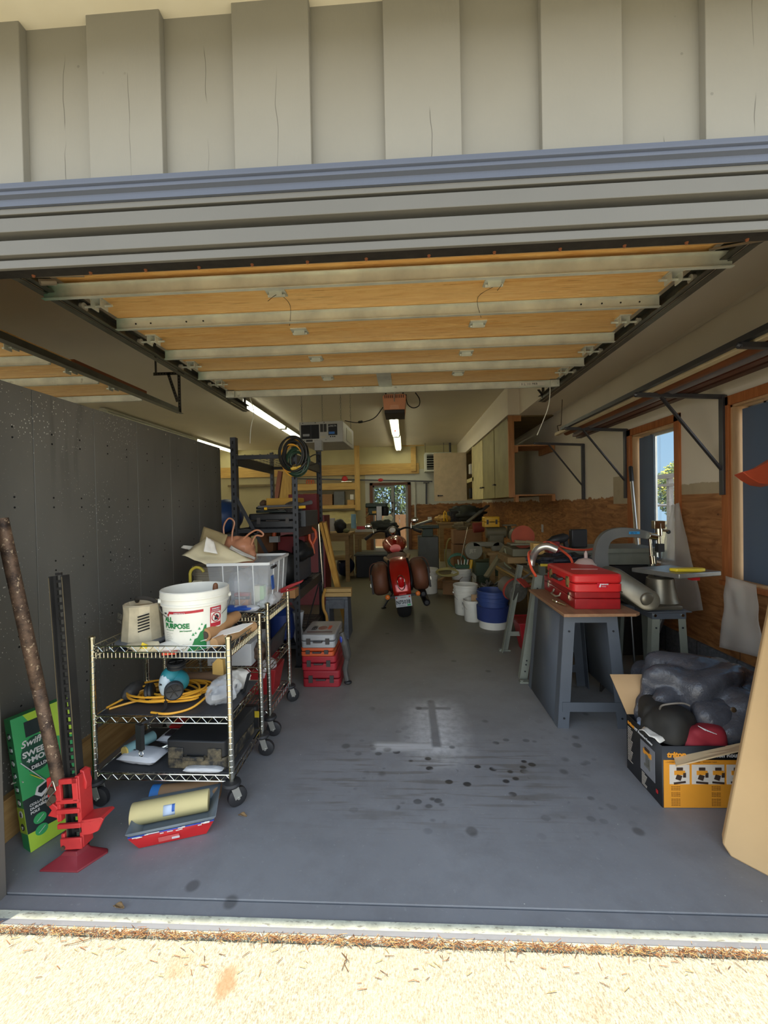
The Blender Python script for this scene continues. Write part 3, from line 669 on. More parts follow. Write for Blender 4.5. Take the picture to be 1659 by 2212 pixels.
# pull cords
for nm, pts, lb in (('pull_cord', [(541, 862, 3.6), (548, 890, 3.6), (542, 925, 3.6), (540, 958, 3.62)], 'thin white cord hanging left of the lit fluorescent light'),
                    ('pull_cord', [(1188, 850, 3.5), (1184, 880, 3.5), (1172, 912, 3.5), (1160, 940, 3.5)], 'thin white cord hanging from the right end of the overhead door')):
    P = [PY(*p) for p in pts]; P = [Vector((P[0].x, P[0].y, 2.34))]+P
    f = MB(); f.tube(smoothpath(P), .0035, 6); one(nm, f, M('cord_white', (220, 216, 200), .7), lb, 'cord')
# door opener
YO = 4.75; oc = PY(852, 872, YO)
r = thing('door_opener', 'peach-coloured garage door opener unit hung at the centre of the ceiling', 'door opener', (oc.x, YO, 0))
z0, z1 = PY(852, 892, YO).z, PY(852, 851, YO).z; hw = .135
PEACH = M('peach_plastic', (232, 160, 120), .5, var=.06)
f = MB(); f.prism([(-hw, z1-.02), (-hw+.03, z1), (hw-.03, z1), (hw, z1-.02), (hw-.015, z0+.04), (-hw+.015, z0+.04)], 0, .38, 'Y'); body = f.build('body', PEACH, r, bev=.008)
f = MB()
for i in range(11): f.bb(-.11+i*.021, -.102+i*.021, -.002, .01, z1-.045, z1-.012)
f.bb(-.04, .04, -.003, .01, z0+.060, z0+.070); f.build('vent', HOLE, body)
f = MB(); f.prism([(-.055, z0+.045), (.055, z0+.045), (.045, z0+.09), (-.045, z0+.09)], -.006, .01, 'Y'); f.build('lens', M('peach_light', (240, 178, 140), .4), body)
f = MB(); f.bb(-hw+.02, hw-.02, .005, .37, z0, z0+.04); f.build('base_cover', M('opener_dark', (45, 42, 38), .5), r, bev=.006)
f = MB(); f.bb(-.018, .018, -1.30, .06, z1+.006, z1+.04); f.cyl((0, -.02, z1+.04), (0, -.02, z1-.09), .006, seg=8); f.bb(-.05, .05, -.03, -.01, z1, z1+.02); f.build('rail', M('opener_rail', (190, 186, 170), .4, .5), r)
f = MB()
for x in (-.1, .1): f.bb(x-.008, x+.008, .1, .13, z1, ZC)
f.build('hanger', DARKST, r)
f = MB(); P = [PY(*p) for p in ((877, 852, YO+.1), (880, 872, YO+.1), (892, 881, YO+.1), (905, 876, YO+.1), (906, 862, YO+.12), (897, 848, YO+.12))]; f.tube(smoothpath(P), .006, 6)
one('looped_cable', f, BLK, 'black looped power cord at the right of the peach opener unit', 'cord')
f = MB(); P = [PY(*p) for p in ((827, 880, 4.9), (812, 900, 5.1), (795, 909, 5.3), (770, 913, 5.4), (745, 909, 5.5))]; f.tube(smoothpath(P), .006, 6); f.cyl(PY(775, 912, 5.38), PY(782, 911, 5.35), .016, seg=10)
one('sagging_cable', f, BLK, 'black cord sagging from the air cleaner to the door opener', 'cord')
# hanging air cleaner
YA = 5.5; A0 = PY(646, 912, YA); A1 = PY(741, 908, YA); zt = PY(690, 911, YA).z; zb = PY(690, 956, YA).z
r = thing('air_cleaner', 'grey box air cleaner hanging on chains from the ceiling', 'air cleaner', (A0.x, YA, 0), radians(-3))
W_ = A1.x-A0.x; DA = .80; AC = M('air_cleaner_grey', (178, 176, 166), .45, var=.05)
f = MB(); f.bb(0, W_, 0, DA, zb, zt); body = f.build('cabinet', AC, r, bev=.006)
f = MB(); f.bb(.025, .27, -.004, .004, zb+.05, zt-.04); f.build('filter_opening', M('filter_dark', (32, 33, 34), .7), body)
f = MB()
for i in range(16): f.cyl((.03+i*.0155, -.007, zb+.05), (.03+i*.0155, -.007, zt-.04), .0012, seg=4)
for i in range(10): f.cyl((.027, -.006, zb+.055+i*(zt-zb-.1)/9), (.268, -.006, zb+.055+i*(zt-zb-.1)/9), .001, seg=4)
f.bb(.155, .165, -.008, -.004, zb+.05, zt-.04); f.build('grille', DARKST, body)
f = MB(); f.bb(.05, .14, -.0095, -.006, zb+.085, zb+.115); f.build('badge', M('silver_badge', (170, 172, 172), .3, .5), body)
f = MB(); f.bb(.395, .515, -.005, 0, zb+.09, zt-.04); pn = f.build('control_panel', M('panel_black', (22, 22, 24), .4), body)
text('DELTA', .030, M('white_ink', (215, 215, 215), .5), pn, (.415, -.0055, zt-.075)); 
f = MB(); f.prism([(.402, zt-.075), (.412, zt-.075), (.407, zt-.062)], -.0065, -.005, 'Y'); f.build('emblem', M('white_ink', (215, 215, 215), .5), pn)
f = MB(); f.bb(.402, .48, -.007, -.005, zb+.105, zb+.135); f.build('display', M('display_blue', (70, 120, 190), .3), pn)
f = MB(); f.bb(.285, .325, -.003, 0, zt-.14, zt-.035); f.bb(.332, .372, -.003, 0, zt-.14, zt-.035); f.bb(.09, .18, -.003, 0, zb+.012, zb+.04); f.build('label_plate', M('label_dark', (50, 48, 44), .6), body)
f = MB(); f.bb(.29, .36, -.003, 0, zb+.055, zb+.085); f.build('label_plate', M('label_tan', (190, 184, 160), .6), body)
f = MB()
for x in (.05, .22, .34): f.cyl((x, -.003, zt-.015), (x, .01, zt-.015), .006, seg=8); f.cyl((x+.02, -.003, zb+.03), (x+.02, .01, zb+.03), .005, seg=8)
for x in (.425, .455, .48): f.cyl((x, -.01, zb+.07), (x, .01, zb+.07), .008, seg=8)
f.build('knob', HOLE, body)
f = MB(); f.bb(W_-.001, W_+.004, .25, .65, zb+.05, zt-.05); f.build('side_panel', M('panel_cream', (205, 205, 170), .5), body)
CHN = M('chain_steel', (185, 180, 165), .3, .8)
for (x, y, k) in ((.03, .03, 0), (.13, DA-.05, 1), (W_-.03, .03, 2), (W_-.03, DA-.05, 3)):
    f = MB(); n = int((ZC-zt)/.034)
    for i in range(n):
        z = zt+.02+i*.034; a = (i % 2)*90; L = [(x+cos(radians(a))*.008*cos(q), y+sin(radians(a))*.008*cos(q), z+.021*sin(q)) for q in [2*pi*j/10 for j in range(10)]]
        f.tube(L, .0032, 5, closed=True)
    one('hanging_chain', f, CHN, ['front left', 'rear left', 'front right', 'rear right'][k]+' steel chain holding up the grey air cleaner', 'chain', (A0.x, YA, 0), radians(-3), 'chains of the air cleaner')
# wall of pipe brackets on the right wall with long mouldings lying on them
BRK = M('bracket_steel', (86, 86, 90), .45, .6, var=.15)
def bracket(y, lab, L=.62):
    r = thing('wall_bracket', lab, 'wall bracket', (XR, y, 0), 0, 'steel shelf brackets on the right wall')
    z = 1.33+.318*XR; zb_ = z-.70
    f = MB(); f.bb(-.035, -.002, -.02, .02, zb_, z+.01); f.build('upright', BRK, r, bev=.002)
    f = MB(); f.bar((-.01, 0, z), (-L, 0, z+.035), .032, .028); f.cyl((-L, -.0, z+.035), (-L-.015, 0, z+.04), .018, .012, seg=8); f.build('arm', BRK, r, bev=.002)
    f = MB(); f.bar((-.03, 0, zb_+.18), (-L*.72, 0, z+.015), .026, .012); f.build('brace', BRK, r); return r
bracket(XR/PY(1567, 860, 1).x, 'steel wall bracket between the two right windows')
bracket(XR/PY(1355, 932, 1).x, 'steel wall bracket just left of the far side window')
bracket(XR/PY(1262, 965, 1).x, 'farthest steel wall bracket, in front of the open cabinet shelves')
bracket(2.18, 'nearest steel wall bracket at the right edge above the near window')
zb = 1.33+.318*XR+.03
MLD = [('long_moulding', 'dark steel angle bar, outermost of the long pieces on the brackets', .60, .035, 3.2, DARKST, (2.0, 4.6), 0.01),
       ('long_moulding', 'cream moulding strip lying beside the dark angle bar on the brackets', .53, .045, 4, M('cream_strip', (226, 206, 164), .6), (1.5, 4.95), .0),
       ('long_pipe', 'brown plastic gutter pipe lying on the brackets beside the cream strip', .455, .07, 4, M('brown_pipe', (128, 76, 44), .45, var=.25, sc=3), (1.5, 4.85), .0),
       ('long_pipe', 'grey aluminium downpipe between the two brown lengths on the brackets', .375, .065, 4, M('grey_pipe', (148, 142, 142), .4, .3), (1.5, 4.8), .0),
       ('long_moulding', 'reddish brown moulding on the brackets, nearer the wall', .30, .06, 4, M('red_brown_strip', (104, 58, 42), .5), (1.5, 5.0), .0),
       ('long_moulding', 'dark brown ribbed moulding on the brackets, closest to the wall', .22, .06, 4, M('dark_brown_strip', (82, 50, 38), .5), (1.5, 5.1), .0)]
for nm, lb, dx, w_, k, m, (ya, yb), dz in MLD:
    f = MB()
    if nm == 'long_pipe':
        f.tube([(XR-dx, ya, zb+.01+.05*dx), (XR-dx, yb, zb+.01+.05*dx)], w_/2, 12)
    else:
        z = zb-.012+.05*dx; f.prism([(XR-dx-w_/2, z), (XR-dx+w_/2, z), (XR-dx+w_/2, z+.012), (XR-dx+w_/4, z+.02), (XR-dx, z+.014), (XR-dx-w_/4, z+.022), (XR-dx-w_/2, z+.03)], ya, yb, 'Y')
    one(nm, f, m, lb, 'moulding' if nm != 'long_pipe' else 'pipe')
f = MB(); P = [PY(*p) for p in ((1212, 918, 5.6), (1204, 920, 5.6), (1207, 935, 5.5), (1217, 934, 5.45), (1228, 933, 5.4), (1229, 924, 5.4), (1227, 924, 5.4))]; sh = Vector((0, 0, 0))
f.tube(P, .006, 8); f.tube([P[0], (P[0].x+.02, P[0].y, ZD)], .005, 6)
one('ceiling_hook', f, M('hook_brown', (90, 74, 56), .6), 'bent rusty metal hook below the dropped ceiling beside the long mouldings', 'hook')
# ================================================================ LEFT FOREGROUND
CHR = M('chrome', (225, 222, 205), .16, 1.0, var=.04); BLKP = M('black_plastic', (34, 35, 37), .5, var=.3); RUBB = M('caster_rubber', (40, 40, 42), .6)
CARDB = M('cardboard', (178, 146, 106), .8, var=.08, sc=4); PAPW = M('white_paper', (226, 222, 212), .7, var=.05); WHITEP = M('white_plastic', (226, 224, 212), .45, var=.06, sc=9)
CLEAR = glass('clear_film', (.9, .92, .95), .12, .30); REDP = M('red_plastic', (188, 36, 38), .4, var=.12); YELP = M('yellow_plastic', (226, 176, 40), .45)
INK = M('ink', (40, 40, 45), .6); WINK = M('white_ink', (225, 225, 220), .5)
def wire_cart(name, lab, x0, x1, y0, y1, levels, ztop):
    r = thing(name, lab, 'shelf cart', (x0, y0, 0)); W = x1-x0; D = y1-y0
    for (x, y) in ((0, 0), (W, 0), (W, D), (0, D)):
        f = MB(); f.cyl((x, y, .115), (x, y, ztop), .0125, seg=14); f.lathe([(.0125, ztop), (.0155, ztop+.002), (.0155, ztop+.012), (.006, ztop+.018)], (x, y, 0), 12)
        for i in range(int((ztop-.16)/.026)): f.lathe([(.0125, .16+i*.026), (.0135, .162+i*.026), (.0125, .164+i*.026)], (x, y, 0), 12)
        p = f.build('post', CHR, r)
        c = MB(); c.lathe([(.012, .098), (.036, .10), (.040, .108), (.036, .118), (.013, .122)], (x, y, 0), 18); c.build('bumper', RUBB, p)
        a = random.uniform(-.9, .9); dx, dy = cos(a), sin(a); o = Vector((x+dx*.022, y+dy*.022, .042))
        c = MB(); s_ = Vector((-dy, dx, 0))
        for k in (-1, 1): c.prism([(0, 0)], 0, 0) if False else c.bar(Vector((x, y, .098))+s_*k*.019+Vector((dx, dy, 0))*.005, o+s_*k*.019, .030, .003, up=s_)
        c.cyl(o-s_*.024, o+s_*.024, .006, seg=8); c.bar(Vector((x, y, .096))-s_*.02, Vector((x, y, .096))+s_*.02, .035, .004); c.build('caster_fork', M('zinc', (200, 198, 188), .35, .7), p)
        c = MB(); c.lathe([(.012, -.014), (.034, -.014), (.042, -.009), (.042, .009), (.034, .014), (.012, .014)], o, 24, axis=s_); c.build('wheel', RUBB, p)
    for li, (z, liner) in enumerate(levels):
        top = li == 0; f = MB(); w = .0022; h = .028
        cs = [(0, 0), (W, 0), (W, D), (0, D)]
        for i in range(4):
            a = Vector((*cs[i], 0)); b = Vector((*cs[(i+1) % 4], 0)); L = (b-a).length; n = max(4, int(L/.052)); d = (b-a)/n
            f.tube([a+Vector((0, 0, z)), b+Vector((0, 0, z))], w*1.3, 6); f.tube([a+Vector((0, 0, z-h)), b+Vector((0, 0, z-h))], w*1.3, 6)
            zz = []
            for k in range(n): zz += [a+d*k+Vector((0, 0, z-h)), a+d*(k+.5)+Vector((0, 0, z))]
            f.tube(zz+[b+Vector((0, 0, z-h))], w*.9, 5)
        if top:                                                       # outward lip of short uprights under the rim
            for i in range(4):
                a = Vector((*cs[i], 0)); b = Vector((*cs[(i+1) % 4], 0)); L = (b-a).length; n = int(L/.0185)
                f.tube([a+Vector((0, 0, z-.054)), b+Vector((0, 0, z-.054))], w*1.2, 6)
                for k in range(1, n): p = a+(b-a)*k/n; f.tube([p+Vector((0, 0, z-h)), p+Vector((0, 0, z-.054))], .0022, 5)
        zd = z-.001 if not top else z-.054
        n = int(W/.024)
        for k in range(1, n): f.tube([(W*k/n, 0, zd), (W*k/n, D, zd)], .0017, 5)
        for k in (1, 2): f.tube([(0, D*k/3, zd-.003), (W, D*k/3, zd-.003)], .0025, 5)
        o = f.build('wire_shelf', CHR, r)
        if liner:
            f = MB(); f.bb(.012, W-.012, .012, D-.012, zd+.001, zd+.004)
            t = M('shelf_liner', (62, 63, 66), .55, var=.15, bump=.3); f.build('liner', t, o)
    return r
CX0, CX1 = -1.425, -.795
cart = wire_cart('wire_cart', 'chrome wire shelf cart at left front, holding the white compound pail', CX0, CX1, 1.80, 2.19, [(.724, True), (.405, True), (.145, True)], .755)
cart2 = wire_cart('wire_cart', 'chrome wire cart right behind the front one, carrying the clear storage tote', -1.44, -.815, 2.38, 2.80, [(.724, False), (.40, False), (.145, False)], .765)
ZT = .677  # top deck height
# pail helper
def pail(name, lab, cat, loc, r0, r1, h, m, ribs=(.08, .12), handle=True, rz=0, group=None, inner=None):
    t = thing(name, lab, cat, loc, rz, group)
    P = [(r0*.97, 0), (r0, .004)]; n = 14
    for i in range(1, n+1):
        z = h*i/n; P.append((r0+(r1-r0)*i/n, z))
    rim = []
    rr = lambda z: r0+(r1-r0)*z/h
    P = [(r0*.96, 0), (r0, .005), (rr(h-ribs[1]), h-ribs[1]), (rr(h-ribs[1])+.007, h-ribs[1]+.003), (rr(h-ribs[1])+.007, h-ribs[1]+.012), (rr(h)-.001, h-ribs[1]+.015),
         (rr(h)-.001, h-ribs[0]), (r1+.007, h-ribs[0]+.003), (r1+.007, h-ribs[0]+.012), (r1, h-ribs[0]+.015), (r1, h-.03), (r1+.006, h-.027), (r1+.006, h-.004), (r1+.002, h), (r1-.002, h), (r1-.005, h-.01), (r0-.004, .008), (0, .008)]
    b = MB().lathe(P, seg=36).build('shell', m, t, smooth=40)
    if handle:
        f = MB(); zz = h-ribs[1]+.02
        for sx in (-1, 1): f.cyl((sx*(r1-.001), 0, zz), (sx*(r1+.012), 0, zz), .012, seg=12)
        f.build('handle_lug', m, t)
        f = MB(); A = [Vector((cos(radians(a))*(r1+.012), -(sin(radians(a)))*(r1+.012)*.75, zz-sin(radians(a))*.10)) for a in range(0, 181, 12)]
        f.tube(A, .002, 6); hn = f.build('bail_handle', M('wire_steel', (150, 148, 140), .35, .8), t)
    return t
def decal(t, pts_fn, m, name='label'):
    f = MB(); f.grid(pts_fn, 14, 1); return f.build(name, m, t)
def cyl_pt(r0, r1, h, off=.0012):
    def g(a, z): r = r0+(r1-r0)*z/h+off; return Vector((r*sin(radians(a)), -r*cos(radians(a)), z))
    return g
def curved_text(body, size, m, parent, g, a0, z0, rref, name='lettering', bold=0.0, label=None):
    """text wrapped round a pail: each vertex of the flat lettering is laid on the cylinder"""
    o = text(body, size, m, parent, (0, 0, 0), (0, 0, 0), name, .0004, bold=bold, label=label)
    for v in o.data.vertices:
        q = g(a0+math.degrees(v.co.x/rref), z0+v.co.y); d = Vector((q.x, q.y, 0)).normalized(); p = q+d*(v.co.z+.0004); v.co = p
    return o
pc = PY(402, 1390, 1.97)
R0, R1, HP = .135, .150, .275
pl = pail('compound_pail', 'white joint compound pail with green hill print on the front cart', 'pail', (-1.035, 1.985, ZT), R0, R1, HP, WHITEP, (.038, .072), True, radians(28))
g = cyl_pt(R0, R1, HP)
GRN = M('label_green', (28, 120, 62), .5); LRED = M('label_red', (178, 40, 52), .5)
A0 = -18
decal(pl, lambda u, v: g(A0-34+64*u, .176+v*.012+.006*u), LRED); curved_text('SHEETROCK', .010, WINK, pl, cyl_pt(R0, R1, HP, .002), A0-22, .178, .147)
curved_text('USG', .010, INK, pl, g, A0-47, .174, .146, bold=.0004)
f = MB()
for (a, b) in ((A0-38, 1), (A0-37, -1)): f.add([g(a, .172), g(a+3, .180), g(a+4.2, .172), g(a+1.2, .164)], [(0, 1, 2, 3)])
f.build('emblem', LRED, pl, solid=.0005)
curved_text('ALL', .032, GRN, pl, g, A0-46, .140, .146, bold=.0012); curved_text('PURPOSE', .032, GRN, pl, g, A0-46, .111, .145, bold=.0012)
curved_text('Lite compound', .008, M('pale_green_ink', (130, 165, 130), .6), pl, g, A0-44, .100, .145); curved_text('Joint Compound', .008, GRN, pl, g, A0-12, .097, .145, bold=.0003)
f = MB()                                                              # green hill with a stepped edge of triangles
hill = [(A0+0, .0), (A0+6, .025), (A0+10, .03), (A0+14, .055), (A0+19, .06), (A0+24, .085), (A0+28, .09), (A0+32, .115), (A0+35, .118)]
for (p, q) in zip(hill, hill[1:]):
    for k in range(3):
        a, b = p[0]+(q[0]-p[0])*k/3, p[0]+(q[0]-p[0])*(k+1)/3; za, zb2 = p[1]+(q[1]-p[1])*k/3, p[1]+(q[1]-p[1])*(k+1)/3
        f.add([g(a, .006), g(b, .006), g(b, zb2+.004), g(a, za+.004)], [(0, 1, 2, 3)])
f.build('label', GRN, pl); f = MB()
for (a, z, s_) in ((A0+9, .075, .014), (A0+14, .082, .011), (A0+20, .10, .013), (A0+5, .055, .010), (A0+25, .12, .010)): f.add([g(a, z), g(a+s_*380, z), g(a+s_*190, z+s_)], [(0, 1, 2)])
f.build('label', M('label_green2', (70, 150, 95), .5), pl)
for i in range(9): curved_text('_'*(16-(i*5) % 7), .006, INK, pl, g, A0-46, .088-i*.0085, .14)
decal(pl, lambda u, v: g(A0+42+24*u, .10+v*.095), LRED); decal(pl, lambda u, v: cyl_pt(R0, R1, HP, .002)(A0+43.5+21*u, .120+v*.05), WHITEP)
curved_text('WARNING', .009, WINK, pl, cyl_pt(R0, R1, HP, .002), A0+45, .183, .147, bold=.0003); curved_text('ADVERTENCIA', .007, WINK, pl, cyl_pt(R0, R1, HP, .002), A0+44, .174, .147)
g2 = cyl_pt(R0, R1, HP, .003); f = MB()
f.tube([g2(A0+54+9*cos(radians(q)), .145+.021*sin(radians(q))) for q in range(0, 360, 20)], .0022, 5, closed=True); f.tube([g2(A0+48, .160), g2(A0+60, .130)], .002, 5)
f.build('emblem', LRED, pl); f = MB(); f.add([g2(A0+50, .132), g2(A0+58, .130), g2(A0+60, .145), g2(A0+55, .158), g2(A0+51, .150)], [(0, 1, 2, 3, 4)]); f.build('emblem', INK, pl)
f = MB(); f.grid(lambda u, v: g(A0+72+24*u, .05+v*.12), 6, 1); f.build('label', M('pale_label', (205, 212, 200), .6), pl)
f = MB(); f.tube([(0, 0, 0), (0, .004, .09), (.002, .006, .15)], [.011, .016, .012], 12); f.ell((.002, .006, .15), (.012, .012, .012), 10, 6)
one('wooden_mallet', f, M('turned_wood', (120, 76, 46), .5), 'turned brown wooden handle sticking out of the white pail', 'tool', (-.96, 2.03, .80))
# dusty white 150-model cap with straps
t_ = thing('vacuum_lid', 'dusty cream plastic motor cover with vent slots, beside the compound pail', 'motor cover', (-1.385+.06, 2.02, ZT+.002), radians(-8))
DUSTY = M('dusty_cream', (206, 192, 160), .65, var=.18, sc=14)
b = MB(); b.lathe([(.10, 0), (.122, .004), (.125, .014), (.10, .02)], seg=28); b.build('base_ring', M('grey_ring', (120, 122, 126), .55), t_)
b = MB(); b.lathe([(.102, .014), (.100, .03), (.088, .16), (.090, .185), (.082, .192), (.075, .17), (0, .165)], seg=12); cv = b.build('cover', DUSTY, t_, smooth=28)
text('150', .038, M('faded_ink', (90, 86, 74), .6), cv, (-.066, -.0925, .135), (83, 0, -28), bold=.0012); text('MODEL', .016, M('faded_ink', (90, 86, 74), .6), cv, (-.062, -.0965, .118), (83, 0, -28))
f = MB()
for i in range(6): z = .075+i*.014; f.box((.062, -.070, z), (.05, .008, .005), (0, -12, 40))
f.build('vent', HOLE, cv)
f = MB()
f.tube(smoothpath([(-.06, .03, .19), (-.02, -.01, .215), (.04, .01, .205), (.075, .02, .17), (.11, .03, .10), (.115, .01, .03)]), [.011]*31, 6); f.tube(smoothpath([(.06, .05, .18), (.13, .07, .15), (.16, .06, .06), (.16, .05, .01)]), .013, 6)
one('strap_bundle', f, M('strap_dark', (62, 58, 52), .8, var=.3), 'tangled dark webbing straps draped over the dusty cream cover', 'strap', (-1.325, 2.02, ZT+.002), radians(-8))
f = crumple((-1.13, 2.10, ZT+.085), (.07, .05, .085), .35, 14, 3, flat=ZT+.003); one('plastic_bag', f, M('plaster_bag', (190, 180, 172), .5), 'crumpled pale plastic bag standing between cream cover and white pail', 'bag')
def bagflat(nm, lb, c, r, m, seed, cat='bag', rz=0, amp=.3, fq=16):
    f = crumple((0, 0, r[2]*.9), r, amp, fq, seed, flat=.001); return one(nm, f, m, lb, cat, c, rz)
bagflat('plastic_bag', 'cream crinkled bag with yellow sticker at the front rim of the cart', (-1.21, 1.845, ZT+.002), (.085, .035, .028), M('cream_bag', (216, 204, 172), .4), 2)
f = MB(); f.box((-1.19, 1.812, ZT+.040), (.028, .003, .030), (0, 25, 0)); one('sticker', f, M('yellow_sticker', (235, 205, 60), .5), 'yellow price sticker leaning on the crinkled cream bag', 'sticker')
bagflat('plastic_bag', 'white printed plastic bag lying right of the yellow sticker', (-1.10, 1.850, ZT+.002), (.07, .035, .025), PAPW, 5)
f = MB(); f.box((0, 0, .008), (.06, .03, .015), (0, 0, 12)); one('matchbox', f, M('red_yellow_box', (190, 60, 36), .5, var=.4, sc=30), 'tiny red and yellow packet at the front rim of the cart', 'packet', (-1.075, 1.822, ZT+.003))
# brown paper roll, papers, pipe
P0, P1 = PY(443, 1372, 1.88), PY(512, 1330, 2.14)
t_ = thing('paper_roll', 'unevenly wrapped brown kraft paper roll resting at the right front of the cart', 'paper roll', (0, 0, 0))
f = MB(); d = (P1-P0); pts = [P0+d*k/8 for k in range(9)]; f.tube(pts, [.030, .036, .032, .037, .033, .036, .030, .031, .026], 18); KR = M('kraft_paper', (176, 132, 88), .75, var=.15, sc=9)
f.build('paper', KR, t_); f = MB(); f.cyl(P0-d.normalized()*.004, P0+d*.05, .018, seg=16); f.build('core', M('roll_core', (70, 60, 52), .8), t_)
f = MB(); f.prism([(0, 0), (.25, .03), (.31, .09), (.26, .10), (.02, .03)], 0, .003, 'Z'); one('paper_strip', f, PAPW, 'long white paper strip lying in front of the kraft roll', 'paper', (-1.03, 1.84, ZT+.032), radians(14), rot=(radians(12), radians(-7), radians(16)))
f = MB(); f.tube([PY(462, 1390, 1.86), PY(548, 1352, 2.12)], .024, 12); one('paper_roll', f, M('kraft_light', (188, 148, 104), .75), 'thinner brown paper tube under the kraft roll at the cart corner', 'paper roll')
# clear storage tote on the rear cart
tote_o = Vector((-1.185, 2.42, .728)); RT = radians(3)
tt = thing('storage_tote', 'clear plastic storage tote full of oddments on the rear wire cart', 'tote', tote_o, RT)
CLP = glass('clear_tote', (.82, .85, .86), .18, .24)
W_, D_, H_ = .365, .50, .275
def wall(f, a, b, t1, th=.004):
    pass
f = MB(); i_ = .022
f.add([(i_, i_, 0), (W_-i_, i_, 0), (W_-i_, D_-i_, 0), (i_, D_-i_, 0), (0, 0, H_), (W_, 0, H_), (W_, D_, H_), (0, D_, H_)], [(0, 1, 2, 3), (0, 1, 5, 4), (1, 2, 6, 5), (2, 3, 7, 6), (3, 0, 4, 7)])
f.build('tub', CLP, tt, solid=.003)
RIMC = glass('tote_rim', (.86, .87, .85), .3, .75)
f = MB()
for a, b in (((0, 0), (W_, 0)), ((W_, 0), (W_, D_)), ((W_, D_), (0, D_)), ((0, D_), (0, 0))): f.bar((*a, H_-.004), (*b, H_-.004), .012, .016)
for x in (.09, .18, .27): f.bar((x, -.001, H_), (x, i_-.004, 0), .006, .003)
for y in (.12, .25, .38): f.bar((W_+.001, y, H_), (W_-i_+.004, y, 0), .006, .003)
f.build('rim', RIMC, tt)
f = MB(); f.box((W_+.004, .10, H_-.035), (.012, .10, .014)); f.build('handle', BLKP, tt)
f = MB(); f.box((W_-.002, .09, H_-.13), (.002, .055, .085), (0, -4, 0)); f.build('label', M('label_blue', (50, 96, 176), .5), tt)
def in_tote(x, y, z): return tote_o+Matrix.Rotation(RT, 3, 'Z') @ Vector((x, y, z))
sb = thing('screw_box', 'small orange and red staple box seen inside the clear tote', 'box', in_tote(.145, .035, .004), RT-.1)
f = MB(); f.bb(0, .085, 0, .05, 0, .085); f.build('carton', M('box_orange', (226, 146, 60), .6), sb, bev=.002); f = MB(); f.bb(-.0008, .0858, -.0012, .02, .05, .086); bb_ = f.build('panel', M('box_black', (52, 42, 40), .6), sb)
f = MB(); f.bb(-.001, .086, -.0018, .03, .070, .087); f.build('panel', M('box_red', (186, 46, 40), .6), sb); text('POWERLINE', .0115, WINK, sb, (.006, -.002, .056), bold=.0003); text('Stanley', .009, WINK, sb, (.006, -.0025, .074)); f = MB(); f.bar((.03, -.002, .012), (.07, -.002, .045), .006, .002); f.build('print', WINK, sb)
f = MB(); f.bb(0, .06, 0, .05, 0, .13); f.mat; gb = thing('carton', 'pale green carton standing inside the clear tote', 'carton', in_tote(.262, .03, .004), RT)
f.build('carton_body', M('carton_cream', (222, 220, 190), .6), gb); f = MB(); f.bb(.038, .061, -.001, .051, 0, .13); f.build('panel', M('carton_green', (160, 205, 130), .6), gb); text('GU24', .012, INK, gb, (.008, -.001, .025))
f = crumple((.12, .24, .10), (.09, .16, .10), .35, 10, 9); one('plastic_bag', f, M('grey_film', (188, 190, 195), .35), 'wad of whitish plastic film inside the clear tote', 'bag', tote_o, RT)
def sheet(nm, lb, pts, m, cat, th=.0015, nu=8, wav=.006, seed=0):
    """a bent quad sheet given by four corners"""
    A, B, C_, D2 = [Vector(p) for p in pts]; n = (B-A).cross(D2-A).normalized()
    def fn(u, v):
        p = A*(1-u)*(1-v)+B*u*(1-v)+C_*u*v+D2*(1-u)*v; return p+n*wav*(noise.noise(Vector((u*3+seed, v*3, seed)))+sin(3*u+seed)*.7)
    return one(nm, MB().grid(fn, nu, nu), m, lb, cat, solid=th)
sheet('cardboard_flap', 'white folded paper sheet sprawling over the left of the clear tote', [PY(392, 1200, 2.5), PY(450, 1222, 2.42), PY(548, 1212, 2.6), PY(448, 1160, 2.66)], M('stained_white_card', (224, 214, 178), .7, var=.10, sc=8), 'paper', wav=.012)
sheet('cardboard_flap', 'upturned white paper corner over the left of the tote', [PY(440, 1192, 2.48), PY(470, 1196, 2.5), PY(462, 1168, 2.55), PY(446, 1160, 2.52)], PAPW, 'paper', wav=.008, seed=2)
sheet('torn_cardboard', 'torn olive-brown cardboard piece standing behind the white paper', [PY(428, 1180, 2.65), PY(478, 1195, 2.6), PY(492, 1156, 2.7), PY(440, 1137, 2.72)], M('olive_card', (150, 134, 96), .8), 'cardboard', th=.004, wav=.004, seed=4)
sheet('torn_cardboard', 'grey torn strip poking out behind the white paper at far left', [PY(390, 1183, 2.6), PY(425, 1192, 2.6), PY(430, 1180, 2.6), PY(396, 1178, 2.6)], M('grey_card', (196, 192, 180), .8), 'cardboard', th=.002, seed=6)
sheet('paper_sheet', 'grey paper edge lying along the right rim of the tote', [PY(495, 1185, 2.6), PY(550, 1209, 2.6), PY(552, 1204, 2.62), PY(500, 1178, 2.64)], M('grey_paper', (186, 184, 176), .7), 'paper', seed=3)
# brown shopping bag with upright loop handles
BB = M('brown_film', (176, 122, 92), .35, var=.12); t_ = thing('shopping_bag', 'thin brown plastic shopping bag with upright loop handles in the tote', 'bag', (0, 0, 0))
bc = PY(520, 1185, 2.75); f = crumple(bc-Vector((0, 0, .01)), (.125, .06, .095), .5, 7, 6); f.build('bag_body', BB, t_)
for (pts, w) in (([(488, 1178), (483, 1140), (494, 1120), (506, 1128), (502, 1150), (500, 1180)], .0055), ([(520, 1170), (540, 1152), (556, 1145), (568, 1152), (566, 1158), (552, 1158), (542, 1180)], .006)):
    f = MB(); f.tube(smoothpath([PY(x, y, 2.72) for x, y in pts]), w, 6); o = f.build('handle', BB, t_)
